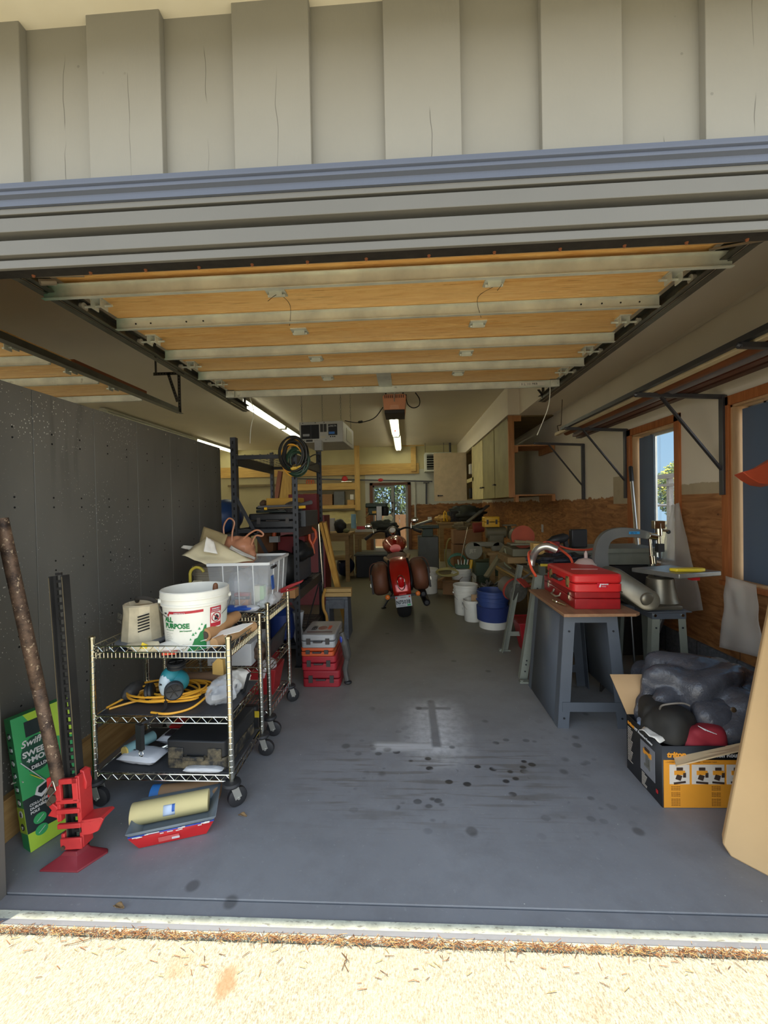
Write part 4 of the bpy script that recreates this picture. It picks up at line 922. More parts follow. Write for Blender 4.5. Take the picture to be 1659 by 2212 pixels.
# blue bag under tote and bits by its corner
bagflat('plastic_bag', 'blue and yellow printed bag peeking out beneath the clear tote', (-1.07, 2.39, .726), (.16, .035, .020), M('blue_bag', (44, 88, 176), .35, var=.3), 11)
bagflat('plastic_bag', 'crinkled clear film bulging out under the right corner of the tote', (-.86, 2.58, .726), (.045, .16, .035), glass('film_white', (.9, .92, .95), .15, .55), 12)
bagflat('plastic_bag', 'clear film packet with white print on the rear cart front rim', (-.96, 2.40, .726), (.10, .03, .02), glass('film_white', (.9, .92, .95), .15, .55), 13)
# stacked grey pails and yellow cord hook behind, by the partition
pail('grey_pail', 'dim grey nested pail standing left of the tote by the partition', 'pail', (-1.27, 2.68, .726), .115, .125, .24, M('dim_pail', (150, 140, 120), .6), (.03, .06), False)
f = MB(); f.tube(arc((-1.29, 2.50, .93), .045, 20, 170, 8)+[(-1.335, 2.50, .80)], .009, 8); 
one('cord_hook', f, M('yellow_green_cord', (190, 170, 60), .5), 'curved yellow hose end hanging left of the tote', 'hose')
f = MB()
for i in range(7): f.tube(smoothpath([(-1.24-i*.008, 2.46, .90), (-1.29-i*.012, 2.45, .82), (-1.31-i*.010, 2.46, .75)]), .0022, 5)
one('cable_bundle', f, M('pale_cable', (200, 190, 160), .6), 'pale thin cables hanging left of the clear tote', 'cable')
bagflat('rubber_mat', 'reddish brown folded rag behind the white pail', (-1.27, 2.45, .726), (.10, .05, .025), M('rag_brown', (112, 66, 52), .8), 21, 'rag')
# red-handled tool lying at rear cart corner
f = MB(); f.prism([(0, 0), (.04, .012), (.19, .078), (.20, .095), (.17, .085), (.10, .062), (.02, .025)], 0, .03, 'Y'); f.prism([(.02, .0), (.14, .03), (.16, .045), (.02, .012)], .0, .03, 'Y')
one('bolt_cutter', f, M('dark_red_paint', (150, 30, 34), .4), 'dark red steel handles jutting over the rear cart corner', 'tool', (-.90, 2.78, .745), bev=.002)
# --- middle shelf of the front cart: yellow cord coil, respirator, bag of bits
ZM = .4085
def coil(nm, lb, c, rx, ry, n, r, m, seed, cat='cord', squash=.3, tail=None, lift=.0, tilt=None):
    random.seed(seed); pts = []; N = n*14; ox = oy = 0
    for i in range(N):
        a = 2*pi*i/14
        if i % 14 == 0: k = random.uniform(.45, 1.0); ox, oy = random.uniform(-.28, .28)*rx, random.uniform(-.28, .28)*ry
        pts.append(Vector((ox+rx*k*cos(a)*(1+.06*sin(3*a+i)), oy+ry*k*sin(a)*(1+.05*cos(2*a)), r+lift*(i/N)+abs(sin(i*.37))*r*squash*4)))
    for _ in range(2): pts = [pts[0]]+[(pts[i-1]+pts[i]*2+pts[i+1])/4 for i in range(1, len(pts)-1)]+[pts[-1]]
    if tail: pts += [Vector(p) for p in tail]
    pts = smoothpath(pts, 2)
    f = MB(); f.tube(pts, r, 6); return one(nm, f, m, lb, cat, c, rot=tilt)
YC = M('yellow_cord', (232, 168, 52), .45, var=.08)
coil('extension_cord', 'yellow extension cord coiled loosely on the middle shelf of the front cart', (-1.17, 1.98, ZM), .20, .13, 9, .0052, YC, 4, lift=.035, tail=[(.20, .10, .02), (.30, .14, .01)])
f = MB(); f.tube(smoothpath([(-1.41, 1.86, ZM+.006), (-1.37, 1.95, ZM+.015), (-1.30, 2.02, ZM+.03), (-1.22, 2.03, ZM+.04), (-1.20, 1.97, ZM+.03), (-1.26, 1.93, ZM+.02), (-1.34, 1.89, ZM+.01), (-1.39, 1.85, ZM+.006)]), .0052, 6)
f.tube(smoothpath([(-1.17, 1.82, ZM+.006), (-1.08, 1.81, ZM+.006), (-1.0, 1.85, ZM+.012), (-.965, 1.93, ZM+.03), (-.98, 2.02, ZM+.03)]), .0052, 6)
one('extension_cord', f, YC, 'outer loose loops of yellow cord reaching the left front of the middle shelf', 'cord')
rp = thing('respirator', 'teal and grey respirator mask with black cartridges on the yellow cord', 'respirator', (-1.15, 1.93, ZM+.06), radians(-22))
rp.scale = (1.22, 1.22, 1.22); TEAL = M('teal_rubber', (40, 128, 138), .5); LG = M('respirator_grey', (190, 204, 212), .4)
f = MB(); f.ell((0, .03, .025), (.06, .045, .045), 18, 12); f.ell((0, .01, .045), (.035, .04, .045), 14, 10); f.build('face_piece', TEAL, rp)
f = MB(); f.ell((0, -.012, .025), (.030, .022, .05), 16, 12); f.build('front_cover', LG, rp); text('3M', .012, INK, rp, (-.008, -.035, .03))
for (c, d) in (((-.055, -.025, -.005), (-.75, -.6, -.15)), ((.055, -.02, .02), (.75, -.62, .0)), ((.02, .02, .085), (.15, -.1, 1))):
    c = Vector(c); d = Vector(d).normalized(); f = MB(); f.lathe([(.030, 0), (.034, .002), (.034, .010), (.031, .012), (.034, .014), (.034, .022), (.029, .026), (.026, .024), (0, .024)], c, 22, axis=d); cart_ = f.build('cartridge', BLKP, rp)
    f = MB(); q = d.to_track_quat('Z', 'Y')
    for k in range(6): a = k*pi/3; f.bar(c+d*.026, c+d*.026+q @ Vector((.024*cos(a), .024*sin(a), 0)), .003, .003)
    f.build('rib', M('rib_black', (20, 20, 20), .5), cart_)
f = MB(); f.tube(smoothpath([(.02, -.03, -.01), (.045, -.055, -.04), (.05, -.115, -.052), (.05, -.150, -.055), (.052, -.157, -.10), (.05, -.156, -.145)]), [.006]*31, 4); f.bb(.035, .065, -.163, -.15, -.14, -.05); f.build('strap', BLKP, rp)
f = MB(); f.tube(arc((.055, -.158, -.152), .011, 0, 330, 10), .0016, 5); f.build('buckle', CHR, rp)
bagflat('zip_bag', 'clear bag of black fittings on the right of the middle shelf', (-.89, 1.96, ZM), (.075, .10, .055), glass('bag_clear', (.85, .88, .92), .15, .35), 31, amp=.25)
random.seed(9); f = MB()
for i in range(26):
    p = Vector((random.gauss(0, .028), random.gauss(0, .03), random.uniform(.008, .045))); f.cyl(p, p+Vector((random.uniform(-.02, .02), random.uniform(-.02, .02), random.uniform(-.008, .012))), .005, seg=7)
tag(f.build('fittings', BLKP), 'small black plastic fittings heaped inside the clear bag', 'fitting', kind='stuff').location = (-.89, 1.96, ZM)
bagflat('plastic_bag', 'white crumpled bag beside the bag of black fittings', (-.885, 2.10, ZM), (.07, .06, .05), PAPW, 33)
bagflat('plastic_bag', 'small white knotted bag at the tail of the yellow cord', (-.985, 2.02, ZM), (.030, .025, .022), PAPW, 34)
f = MB(); f.box((0, 0, .05), (.004, .03, .11), (0, 18, 0)); f.box((.003, 0, .06), (.004, .018, .05), (0, 18, 0)); one('blade_holder', f, BLKP, 'black plastic hanger card leaning at the right rim of the middle shelf', 'hanger', (-.81, 2.03, ZM), radians(-10))
bagflat('wire_tangle', 'dark cable heap at the left of the middle shelf', (-1.37, 2.0, ZM), (.035, .08, .035), M('dim_cable', (70, 68, 66), .6), 36, 'cable')
f = MB(); f.cyl((-1.30, 2.12, ZM+.03), (-.98, 2.155, ZM+.035), .028, seg=16); one('cardboard_tube', f, M('tube_brown', (120, 92, 68), .8), 'brown cardboard tube at the back of the middle shelf', 'tube')
f = MB(); f.prism([(0, 0), (.05, 0), (.06, .04), (.055, .11), (.03, .12), (0, .09)], 0, .03, 'Y'); one('tool_sleeve', f, M('sleeve_yellow', (208, 170, 96), .6), 'yellow card sleeve with a blue mark behind the respirator', 'sleeve', (-1.03, 2.13, ZM+.02))
# --- bottom shelf
ZB = .1495
bc_ = thing('tool_case', 'dusty black plastic tool case on the bottom shelf of the front cart', 'tool case', (-1.115, 1.835, ZB), radians(-2))
t = NT('dusty_black'); co = t.co(); c = t.mix(t.rng(t.noise(co, 18, 4, .7), .42, .62, 0, .7), lin(34, 35, 36), lin(122, 110, 84)); DBLK = t.fin(c, .6)
f = MB(); rbox(f, 0, .285, 0, .33, 0, .055, .018); f.build('lower_shell', DBLK, bc_, bev=.004); f = MB(); rbox(f, 0, .285, 0, .33, .058, .13, .018); f.build('lid', BLKP, bc_, bev=.006)
f = MB(); f.bb(.09, .19, -.022, -.010, .05, .068); f.bb(.09, .10, -.02, .01, .05, .068); f.bb(.18, .19, -.02, .01, .05, .068); f.bb(.012, .085, -.006, .004, .05, .10); f.bb(.20, .265, -.006, .004, .05, .10); f.build('handle', DBLK, bc_, bev=.003)
def softpack(nm, lb, c, sx, sy, h, m, rz, seed, lettered=False):
    t_ = thing(nm, lb, 'packet', c, rz); f = MB()
    for top in (1, 0):
        f.grid(lambda u, v: Vector(((u-.5)*sx, (v-.5)*sy, (h*.5+h*.5*(1 if top else -1)*(max(0, 1-(2*u-1)**4)*max(0, 1-(2*v-1)**4))**.5)+.002*noise.noise(Vector((u*9, v*9, seed))))), 12, 10)
    f.build('wrapper', m, t_)
    if lettered:
        for i in range(3): text('lllllllllll' if i else 'FLAME', .011, INK, t_, (-sx*.3, .02-i*.015, h*1.01), (0, 0, 0))
    return t_
WFM = M('white_film', (214, 216, 222), .35, var=.06)
softpack('drop_sheet_pack', 'white printed soft packet at the front left of the bottom shelf', (-1.265, 1.90, ZB), .20, .11, .045, WFM, radians(-8), 2, True)
softpack('roller_cover_pack', 'white soft packet with dark label behind the front one', (-1.15, 2.05, ZB), .24, .10, .05, WFM, radians(-6), 3)
f = MB(); f.bb(-.07, .07, -.03, .02, .046, .053); one('label_card', f, M('purple_black', (44, 38, 48), .5), 'dark label card on the rear white packet of the bottom shelf', 'card', (-1.16, 2.045, ZB), radians(-6))
t_ = thing('paint_roller', 'teal roller cover with yellow foam end on the bottom shelf', 'roller', (0, 0, 0))
f = MB(); f.cyl((-1.345, 1.89, ZB+.045), (-1.29, 2.02, ZB+.045), .026, seg=16); f.build('sleeve', M('roller_teal', (120, 158, 162), .7), t_); f = MB(); f.cyl((-1.348, 1.883, ZB+.045), (-1.345, 1.891, ZB+.045), .022, seg=16); f.build('foam_end', M('foam_yellow', (206, 178, 100), .7), t_)
f = MB(); f.frus(0, .27, 0, .10, 0, .05, .02); one('paint_tray', f, REDP, 'red plastic tray at the back of the bottom shelf', 'tray', (-1.26, 2.10, ZB), bev=.004)
f = MB(); f.tube([(-1.21, 1.97, ZB+.01), (-1.05, 2.03, ZB+.035)], .003, 6); f.tube([(-1.24, 1.96, ZB+.008), (-1.20, 1.99, ZB+.015)], .006, 6); one('steel_rod', f, CHR, 'thin steel rod with wooden grip lying between the soft packets', 'rod')
softpack('film_pack', 'flat clear film packet at the front rim of the bottom shelf', (-.93, 1.818, ZB), .18, .035, .022, glass('film_white', (.9, .92, .95), .15, .55), 0, 5)
# --- rear cart shelves
ZR = .402
t_ = thing('tile_box', 'white printed cardboard box on the middle shelf of the rear cart', 'box', (-1.19, 2.40, ZR), 0)
f = MB(); f.bb(0, .265, 0, .30, 0, .13); f.build('carton', M('grey_white_box', (196, 198, 200), .7), t_, bev=.002)
for i in range(5): text('=====  ===', .009, INK, t_, (.05, -.001, .08-i*.013))
f = MB(); f.tube(arc((.02+.01, -.001, .018), .007, 0, 350, 10), .001, 4); f.build('emblem', INK, t_)
sheet('black_board', 'black glossy board leaning on the right side of the rear cart', [(-.85, 2.44, ZR+.01), (-.85, 2.78, ZR+.01), (-.825, 2.78, ZR+.15), (-.825, 2.44, ZR+.13)], BLKP, 'board', th=.008, wav=.002)
bagflat('hardware_bag', 'clear bag of small rusty hardware on the rear cart middle shelf', (-.90, 2.50, ZR), (.05, .06, .06), M('rusty_bits', (92, 72, 58), .5, var=.5, sc=40), 41)
bagflat('cable_pile', 'dark cable pile on the lower shelf of the rear cart', (-1.22, 2.55, .148), (.14, .10, .07), M('dim_cable', (70, 68, 66), .6), 42, 'cable')
f = MB(); f.frus(0, .22, 0, .20, 0, .17, .03); one('paint_tray', f, M('dark_red_plastic', (150, 30, 34), .5), 'dark red plastic bin on the lower shelf of the rear cart', 'bin', (-1.05, 2.55, .148), bev=.004)
bagflat('plastic_bag', 'clear white bag in the red bin of the rear cart', (-.90, 2.60, .26), (.055, .06, .06), glass('film_white', (.9, .92, .95), .15, .55), 44)
sheet('black_case_side', 'black box between the two carts with yellow sticker', [(-1.0, 2.25, .06), (-.84, 2.25, .06), (-.84, 2.25, .24), (-1.0, 2.25, .24)], BLKP, 'box', th=.03, wav=0)
f = MB(); f.box((-.835, 2.232, .20), (.028, .002, .035)); one('sticker', f, M('yellow_sticker', (235, 205, 60), .5), 'yellow warning sticker on the black box between the carts', 'sticker')
# --- floor items in front of the cart
tr_ = thing('paint_tray', 'stacked red, blue and grey paint trays on the floor before the cart', 'paint tray', G(280, 1843), radians(19))
def tray(z, m, nm, sc=1.0, ex=0):
    f = MB(); L, D2, h = .305*sc, .20, (.060 if z < .01 else .046); a = .03
    f.add([(a, .012, z), (L-a, .012, z), (L-a, D2-.02, z), (a, D2-.02, z), (-ex, -.012, z+h), (L+ex, -.012, z+h), (L+ex, D2, z+h), (-ex, D2, z+h)], [(0, 1, 2, 3), (0, 1, 5, 4), (1, 2, 6, 5), (2, 3, 7, 6), (3, 0, 4, 7)])
    return f.build(nm, m, tr_, solid=.003)
o = tray(.004, REDP, 'red_tray'); tray(.022, M('tray_blue', (52, 84, 178), .45, var=.1), 'blue_tray', 1.0, .002); tray(.036, M('tray_grey', (122, 130, 134), .45), 'grey_tray', 1.0, .01)
f = MB(); f.box((.14, -.0035, .030), (.075, .002, .026), (24, 0, 0)); f.build('label', M('label_pink', (208, 96, 92), .5), tr_); f = MB(); f.box((.165, -.0048, .027), (.028, .002, .010), (24, 0, 0)); f.build('label', WINK, tr_)
f = MB(); random.seed(5)
for i in range(16): f.box((.02+random.random()*.27, -.0128-.0016, .060+random.random()*.010), (random.uniform(.01, .03), .002, .003), (24, 0, 0))
f.build('dried_paint', PAPW, tr_)
t_ = thing('masking_paper_roll', 'thick yellow-green masking paper roll resting on the paint trays', 'paper roll', tr_.location+Vector((-.030, .025, .044)), radians(19))
f = MB(); f.lathe([(.012, 0), (.041, 0), (.042, .003), (.042, .292), (.041, .295), (.012, .295)], (.0, .075, .034), 30, axis=(1, 0, 0)); f.build('paper', M('green_paper', (206, 192, 138), .7, var=.05), t_)
f = MB(); f.grid(lambda u, v: Vector((.125+.045*u, .075-.0428*cos(radians(-8+55*v)), .034+.0428*sin(radians(-8+55*v)))), 1, 6); f.build('label', M('label_pale_blue', (190, 205, 225), .6), t_, solid=.0004)
f = MB(); f.grid(lambda u, v: Vector((.158+.010*u, .075-.0434*cos(radians(10+35*v)), .034+.0434*sin(radians(10+35*v)))), 1, 6); f.build('label', M('label_blue', (50, 96, 176), .5), t_, solid=.0004)
t_ = thing('masking_paper_roll', 'brown masking paper roll with blue tape edge on the floor under the cart', 'paper roll', (-1.135, 1.815, .002), radians(9))
f = MB(); f.lathe([(.015, 0), (.040, 0), (.040, .26), (.015, .26)], (0, 0, .041), 28, axis=(1, 0, 0)); f.build('paper', M('brown_roll', (160, 124, 88), .6, var=.2, sc=5), t_); f = MB(); f.lathe([(.0405, -.035), (.042, -.033), (.0412, .004), (.0405, .004)], (0, 0, .041), 28, axis=(1, 0, 0)); f.build('blue_tape', M('blue_tape', (54, 124, 196), .5), t_)
# --- farm jack
jk = thing('farm_jack', 'tall black and red farm jack standing left of the wire cart', 'jack', (-1.287, 1.530, 0))
JRED = M('jack_red', (196, 52, 52), .45, var=.18, sc=9); JRD = M('jack_base_red', (128, 34, 42), .5, var=.15, sc=9); JB = M('jack_black', (36, 35, 34), .5, var=.3, sc=9); JE = M('jack_worn_edge', (120, 108, 84), .5, .4)
ax0 = Vector((0, 0, .03)); ax1 = Vector((-.090, .05, 1.085)); dv = (ax1-ax0).normalized(); sx_ = Vector((1, .0, 0)); sx_ = (sx_-dv*sx_.dot(dv)).normalized(); sy_ = dv.cross(sx_)
def JP(x, y, z): return ax0+dv*z+sx_*x+sy_*y
def jbar(f, x, y0, y1, z0, z1, w): f.bar(JP(x, (y0+y1)/2, z0), JP(x, (y0+y1)/2, z1), w, abs(y1-y0), up=sy_)
f = MB(); jbar(f, -.0245, -.018, .018, 0, 1.055, .007); jbar(f, .0245, -.018, .018, 0, 1.055, .007)
z = .0
f2 = f
n = 36; f.bar(JP(-.016, 0, 0), JP(-.016, 0, 1.055), .012, .008, up=sy_); f.bar(JP(.016, 0, 0), JP(.016, 0, 1.055), .012, .008, up=sy_)
for k in range(n+1):
    z = .005+k*.0292; f.bar(JP(0, 0, z), JP(0, 0, z+.0105), .024, .008, up=sy_)
f.build('rack_bar', JB, jk)
f = MB(); jbar(f, -.027, -.0195, -.0185, .0, 1.05, .0025); jbar(f, .027, -.0195, -.0185, 0, 1.05, .0025); f.build('worn_edge', JE, jk)
f = MB(); pl_ = [(-.095, -.075), (.055, -.075), (.105, .015), (.095, .03), (-.01, .045), (-.03, .03)]
f.loft([[Vector((x, y, 0)) for x, y in pl_], [Vector((x*.98, y*.98, .006)) for x, y in pl_], [Vector((x*.45, y*.45-.005, .032)) for x, y in pl_], [Vector((x*.32, y*.4-.005, .045)) for x, y in pl_]]); f.build('base_plate', JRD, jk, bev=.002)
f = MB(); jbar(f, -.037, -.028, .022, .02, .075, .014); jbar(f, .037, -.028, .022, .02, .075, .014); jbar(f, 0, -.036, -.026, .02, .062, .085); f.build('foot_socket', JRED, jk, bev=.003)
f = MB()
jbar(f, -.040, -.034, .028, .125, .27, .014); jbar(f, .040, -.034, .028, .10, .29, .016)
for (z0, z1) in ((.10, .118), (.155, .172), (.192, .208), (.265, .285)): jbar(f, 0, -.040, -.028, z0, z1, .092)
jbar(f, -.033, -.040, -.028, .20, .285, .022); jbar(f, .034, -.040, -.028, .20, .285, .022)
def JX(pts, y0, y1):
    V = [JP(x, y0, z) for x, z in pts]+[JP(x, y1, z) for x, z in pts]; n = len(pts); f.add(V, [tuple(range(n)), tuple(range(n, 2*n))[::-1]]+[(i, i+n, (i+1) % n+n, (i+1) % n) for i in range(n)])
JX([(-.045, .12), (-.045, .18), (-.075, .205), (-.082, .19), (-.068, .17), (-.085, .15), (-.05, .14)], -.035, -.02)
JX([(.036, .23), (.054, .225), (.058, .25), (.048, .295), (.034, .30), (.034, .24)], -.01, .02)
JX([(-.045, .20), (-.08, .22), (-.08, .29), (-.045, .30), (-.03, .27)], -.035, -.02); JX([(-.045, .22), (-.082, .25), (-.07, .30), (-.02, .305), (-.03, .25)], .01, .022)
f.build('lifting_frame', JRED, jk, bev=.003)
f = MB()
JX([(.045, .07), (.045, .125), (.08, .118), (.125, .130), (.135, .124), (.11, .082), (.08, .072)], -.036, -.026)
JX([(.045, .125), (.125, .132), (.135, .124), (.045, .115)], -.036, .03)
f.build('lifting_nose', JRED, jk, bev=.002)
for (x, z, q) in ((-.06, .245, .015), (-.055, .215, .015), (-.03, .03, .008), (-.07, .20, .010)): MB().cyl(JP(x, -.042, z), JP(x, -.03, z), q, seg=12).build('bolt', M('old_bolt', (88, 74, 62), .6, .4), jk)
f = MB(); f.tube([JP(-.048, -.044, .285), JP(-.075, -.050, .24), JP(-.088, -.048, .215), JP(-.075, -.048, .208), JP(-.058, -.046, .23), JP(-.035, -.046, .25), JP(-.045, -.044, .285)], .002, 6); f.build('spring_clip', CHN, jk)
f = MB(); p0 = jk.location+Vector((-.062, -.01, .29)); p1 = PY(2, 1120, 1.47); dd = (p1-p0); f.tube([p0, p0+dd*.36, p0+dd*.365, p0+dd*.37, p1], [.0215, .0215, .0200, .0225, .0225], 20)
t = NT('rusty_pipe'); co = t.co(); c = t.mix(t.rng(t.noise(co, 20, 5, .7), .35, .65), lin(56, 44, 38), lin(122, 98, 80)); c = t.mix(t.rng(t.noise(co, 60, 3, .7), .60, .66), c, lin(170, 150, 125)); t.bump(t.noise(co, 60, 4), .2, .003)
one('rusty_pipe', f, t.fin(c, .6, .4), 'long rusty steel pipe slanting from the red jack up to the left', 'pipe')
f = MB(); f.lathe([(.02, -.012), (.045, -.012), (.05, -.006), (.05, .006), (.045, .012), (.02, .012)], jk.location+Vector((.075, .18, .05)), 24, axis=(.8, .4, 0)); 
# --- green mop kit box leaning at the partition
def lean(loc, rz, axis, deg):
    m = Matrix.Rotation(radians(deg), 3, Vector(axis)) @ Matrix.Rotation(rz, 3, 'Z'); return m.to_euler()
bl = G(66, 1842); mb_ = thing('mop_kit_box', 'tall green mop kit carton leaning on the dark partition', 'carton', bl, rot=lean(bl, radians(66), (.2, 1, 0), -9.5))
GRB = M('box_green', (52, 158, 92), .5, var=.08); LIM = M('box_lime', (170, 205, 60), .5); DGR = M('box_dark_green', (20, 74, 56), .5); NAVY = M('box_black_green', (24, 40, 42), .5)
W_, T_, H_ = .20, .055, .52
f = MB(); f.bb(0, W_, 0, T_, 0, H_); cb = f.build('carton', GRB, mb_, bev=.001)
# local frame: narrow side is x=0 plane (facing left), wide front is y=0 plane
f = MB(); f.prism([(.04, H_), (W_, H_), (W_, .36), (.10, .40)], -.0008, 0, 'Y'); f.build('print', LIM, cb)
f = MB(); f.prism([(.07+.055*cos(a), .355+.07*sin(a)) for a in [2*pi*k/20 for k in range(20)]], -.0014, 0, 'Y'); f.build('print', DGR, cb)
f = MB(); f.bb(.04, .10, -.0018, 0, .43, .49); f.build('print', NAVY, cb); f = MB(); f.bb(0, W_, -.001, 0, 0, .20); f.build('print', NAVY, cb)
f = MB(); f.prism([(.0, .0), (W_, .0), (W_, .05), (.0, .07)], -.0016, 0, 'Y'); f.build('print', LIM, cb)
text('Swiffer', .036, WINK, cb, (.018, -.002, .395), bold=.0006, shear=.3); text('SWEEP', .030, WINK, cb, (.020, -.002, .355), bold=.001); text('+MOP', .028, WINK, cb, (.030, -.002, .328), bold=.001)
f = MB(); f.bb(.035, .12, -.0022, 0, .296, .318); f.build('print', NAVY, cb); text('DELUXE', .018, WINK, cb, (.042, -.003, .300), bold=.0006)
f = MB(); f.bar((.01, -.003, .345), (.085, -.003, .225), .006, .003); f.build('print', M('print_grey', (190, 196, 196), .5), cb); f = MB(); f.prism([(.04, .20), (.05, .225), (.12, .245), (.12, .215), (.06, .18)], -.003, 0, 'Y'); f.build('print', WINK, cb); f = MB(); f.prism([(.05, .205), (.055, .22), (.11, .235), (.11, .22), (.06, .195)], -.004, 0, 'Y'); f.build('print', NAVY, cb)
f = MB(); f.bar((.035, -.003, .285), (.065, -.003, .25), .014, .002); f.build('print', M('print_yellow', (225, 205, 60), .5), cb)
for i, w_ in enumerate(('COLLAPSIBLE', 'DURABLE', 'POLE')): text(w_, .013, WINK, cb, (.018, -.002, .165-i*.015), bold=.0004)
for (zc) in (.105, .06):
    f = MB(); f.prism([(.045+.022*cos(a), zc+.02*sin(a)) for a in [2*pi*k/16 for k in range(16)]], -.002, 0, 'Y'); f.build('print', GRB, cb)
    f = MB(); f.bar((.033, -.003, zc-.008), (.058, -.003, zc+.008), .004, .001); f.build('print', WINK, cb)
for i in range(6):
    zc = .45-i*.052; f = MB(); f.mat(WINK); f.box((-.0012, .028, zc), (.002, .018, .012), (25*(i % 3-1), 0, 0)); f.mat(NAVY); f.box((-.0014, .028, zc+.012), (.002, .02, .003)); f.box((-.0014, .028, zc-.012), (.002, .022, .002)); f.build('print', None, cb)
f = MB(); f.bb(-.001, .002, .0, T_, .07, .17); f.build('print', LIM, cb)
for zc, ch in ((.145, '$'), (.095, 'v')):
    f = MB(); f.prism([(.028+.014*cos(a), zc+.014*sin(a)) for a in [2*pi*k/16 for k in range(16)]], -.002, 0, 'X'); f.build('print', WINK if ch == '$' else NAVY, cb)
    text(ch, .022, INK if ch == '$' else WINK, cb, (-.0025, .034, zc-.008), (90, 0, -90), bold=.0006)
f = MB(); f.tube([G(2, 1700, .26)+Vector((0, .1, 0)), PY(25, 1694, 1.56), PY(45, 1686, 1.56), PY(50, 1690, 1.55)], .002, 6); one('twine', f, M('cord_white', (220, 216, 200), .7), 'loose white string by the left side of the green carton', 'string')
# ================================================================ RIGHT FOREGROUND
MGR = M('machine_grey', (92, 98, 106), .45, .2, var=.10, sc=4, bump=.05); MGR2 = M('stand_grey_green', (128, 132, 120), .5, .1, var=.15)
CAST = M('cast_metal', (128, 122, 106), .35, .6, var=.2, sc=7); STL = M('steel_top', (142, 142, 136), .35, .6, var=.2, sc=12); BRIGHTR = M('bright_red_plastic', (206, 42, 42), .4, var=.05); DKR = M('dark_red_steel', (150, 24, 28), .35, var=.15, sc=20)
BOLT = M('bolt_dark', (50, 52, 56), .5, .5)
def legs4(r, x0, x1, y0, y1, z, splay, w, m, foot=0):
    for (x, y, sx, sy) in ((x0, y0, -1, -1), (x1, y0, 1, -1), (x1, y1, 1, 1), (x0, y1, -1, 1)):
        a = Vector((x+sx*splay, y+sy*splay*.3, foot)); b = Vector((x, y, z)); f = MB()
        f.bar(a+Vector((-sx*w/2, 0, 0)), b+Vector((-sx*w/2, 0, 0)), w, .004, up=(0, 1, 0)); f.bar(a+Vector((0, -sy*w/2, 0)), b+Vector((0, -sy*w/2, 0)), .004, w, up=(0, 1, 0))
        o = f.build('leg', m, r)
        f = MB(); zz = (.06, .11, .14, z-.10)
        for q in zz:
            p = a+(b-a)*((q-foot)/(z-foot))+Vector((-sx*w/2, -.0035 if sy < 0 else .0035, 0)); f.cyl(p, p+Vector((0, -.003, 0)), .006, seg=8)
        f.build('bolt', BOLT, o)
tb = thing('work_table', 'grey steel legged work table with wooden top carrying two red cases', 'work table', (0, 0, 0))
legs4(tb, .925, 1.225, 2.50, 3.05, .67, .052, .062, MGR)
f = MB(); f.bb(.925, 1.225, 2.497, 2.501, .62, .67); f.bb(.925, 1.225, 3.05, 3.054, .62, .67); f.bb(.925, .929, 2.5, 3.05, .62, .67); f.bb(1.221, 1.225, 2.5, 3.05, .62, .67); f.bb(.90, 1.25, 2.480, 2.486, .10, .155); f.bb(.90, 1.25, 3.06, 3.066, .10, .155); f.build('apron', MGR, tb)
f = MB(); f.add([(.873, 2.49, .005), (.873, 3.06, .005), (.925, 3.05, .66), (.925, 2.50, .66)], [(0, 1, 2, 3)]); f.build('side_panel', MGR, tb, solid=.003)
f = MB(); f.add([(1.277, 2.49, .12), (1.277, 3.06, .12), (1.225, 3.05, .66), (1.225, 2.50, .66)], [(0, 1, 2, 3)]); f.build('side_panel', MGR, tb, solid=.003)
f = MB(); f.prism([(.895, 2.425), (1.30, 2.43), (1.335, 2.46), (1.30, 3.14), (.905, 3.14)], .672, .690, 'Z'); t = wood('table_top', (122, 88, 62), (160, 120, 86), 1, 'Y'); f.build('top', t, tb, bev=.002)
cs = thing('tool_case', 'long dark red steel tool case on the work table, lower of the two', 'tool case', (1.0, 2.535, .690), radians(-2))
f = MB(); f.bb(0, .262, 0, .62, 0, .062); f.build('base', DKR, cs, bev=.004); f = MB(); f.bb(0, .262, 0, .62, .064, .105); f.build('lid', DKR, cs, bev=.006)
for y in (.09, .50): f = MB(); f.bb(-.006, 0, y-.012, y+.012, .035, .085); f.bb(-.010, -.004, y-.007, y+.007, .045, .065); f.build('latch', CHR, cs)
f = MB(); f.tube([(-.004, .24, .05), (-.012, .24, .03), (-.030, .26, .022), (-.030, .35, .022), (-.012, .37, .03), (-.004, .37, .05)], .006, 8); f.build('handle', M('handle_steel', (150, 140, 120), .4, .5), cs)
cs = thing('power_tool_case', 'bright red plastic power tool case on top of the dark red one', 'tool case', (.985, 2.515, .796), radians(-1))
f = MB(); rbox(f, 0, .285, 0, .50, 0, .048, .03, 3); f.build('base', BRIGHTR, cs, bev=.005); f = MB(); rbox(f, 0, .285, 0, .50, .050, .105, .03, 3); f.build('lid', BRIGHTR, cs, bev=.012)
for y in (.09, .40): f = MB(); f.bb(-.006, .004, y-.02, y+.02, .015, .08); f.bb(-.010, -.004, y-.012, y+.012, .03, .07); f.build('latch', M('latch_brass', (130, 112, 70), .4, .5), cs)
f = MB(); f.tube([(.0, .18, .05), (-.02, .18, .045), (-.022, .31, .045), (0, .31, .05)], .010, 8); f.build('handle', BLKP, cs)
f = MB(); f.bb(.135, .195, -.002, .002, .025, .055); lb = f.build('label', M('label_red2', (190, 20, 40), .4), cs); text('REDLINE', .010, WINK, lb, (.16, -.003, .043), bold=.0004); text('TOOLS', .008, WINK, lb, (.16, -.003, .031))
f = MB(); f.prism([(.06, .20), (.22, .19), (.23, .21), (.07, .225)], .105, .1062, 'Z'); f.build('emboss', M('white_script', (220, 170, 165), .5), cs)
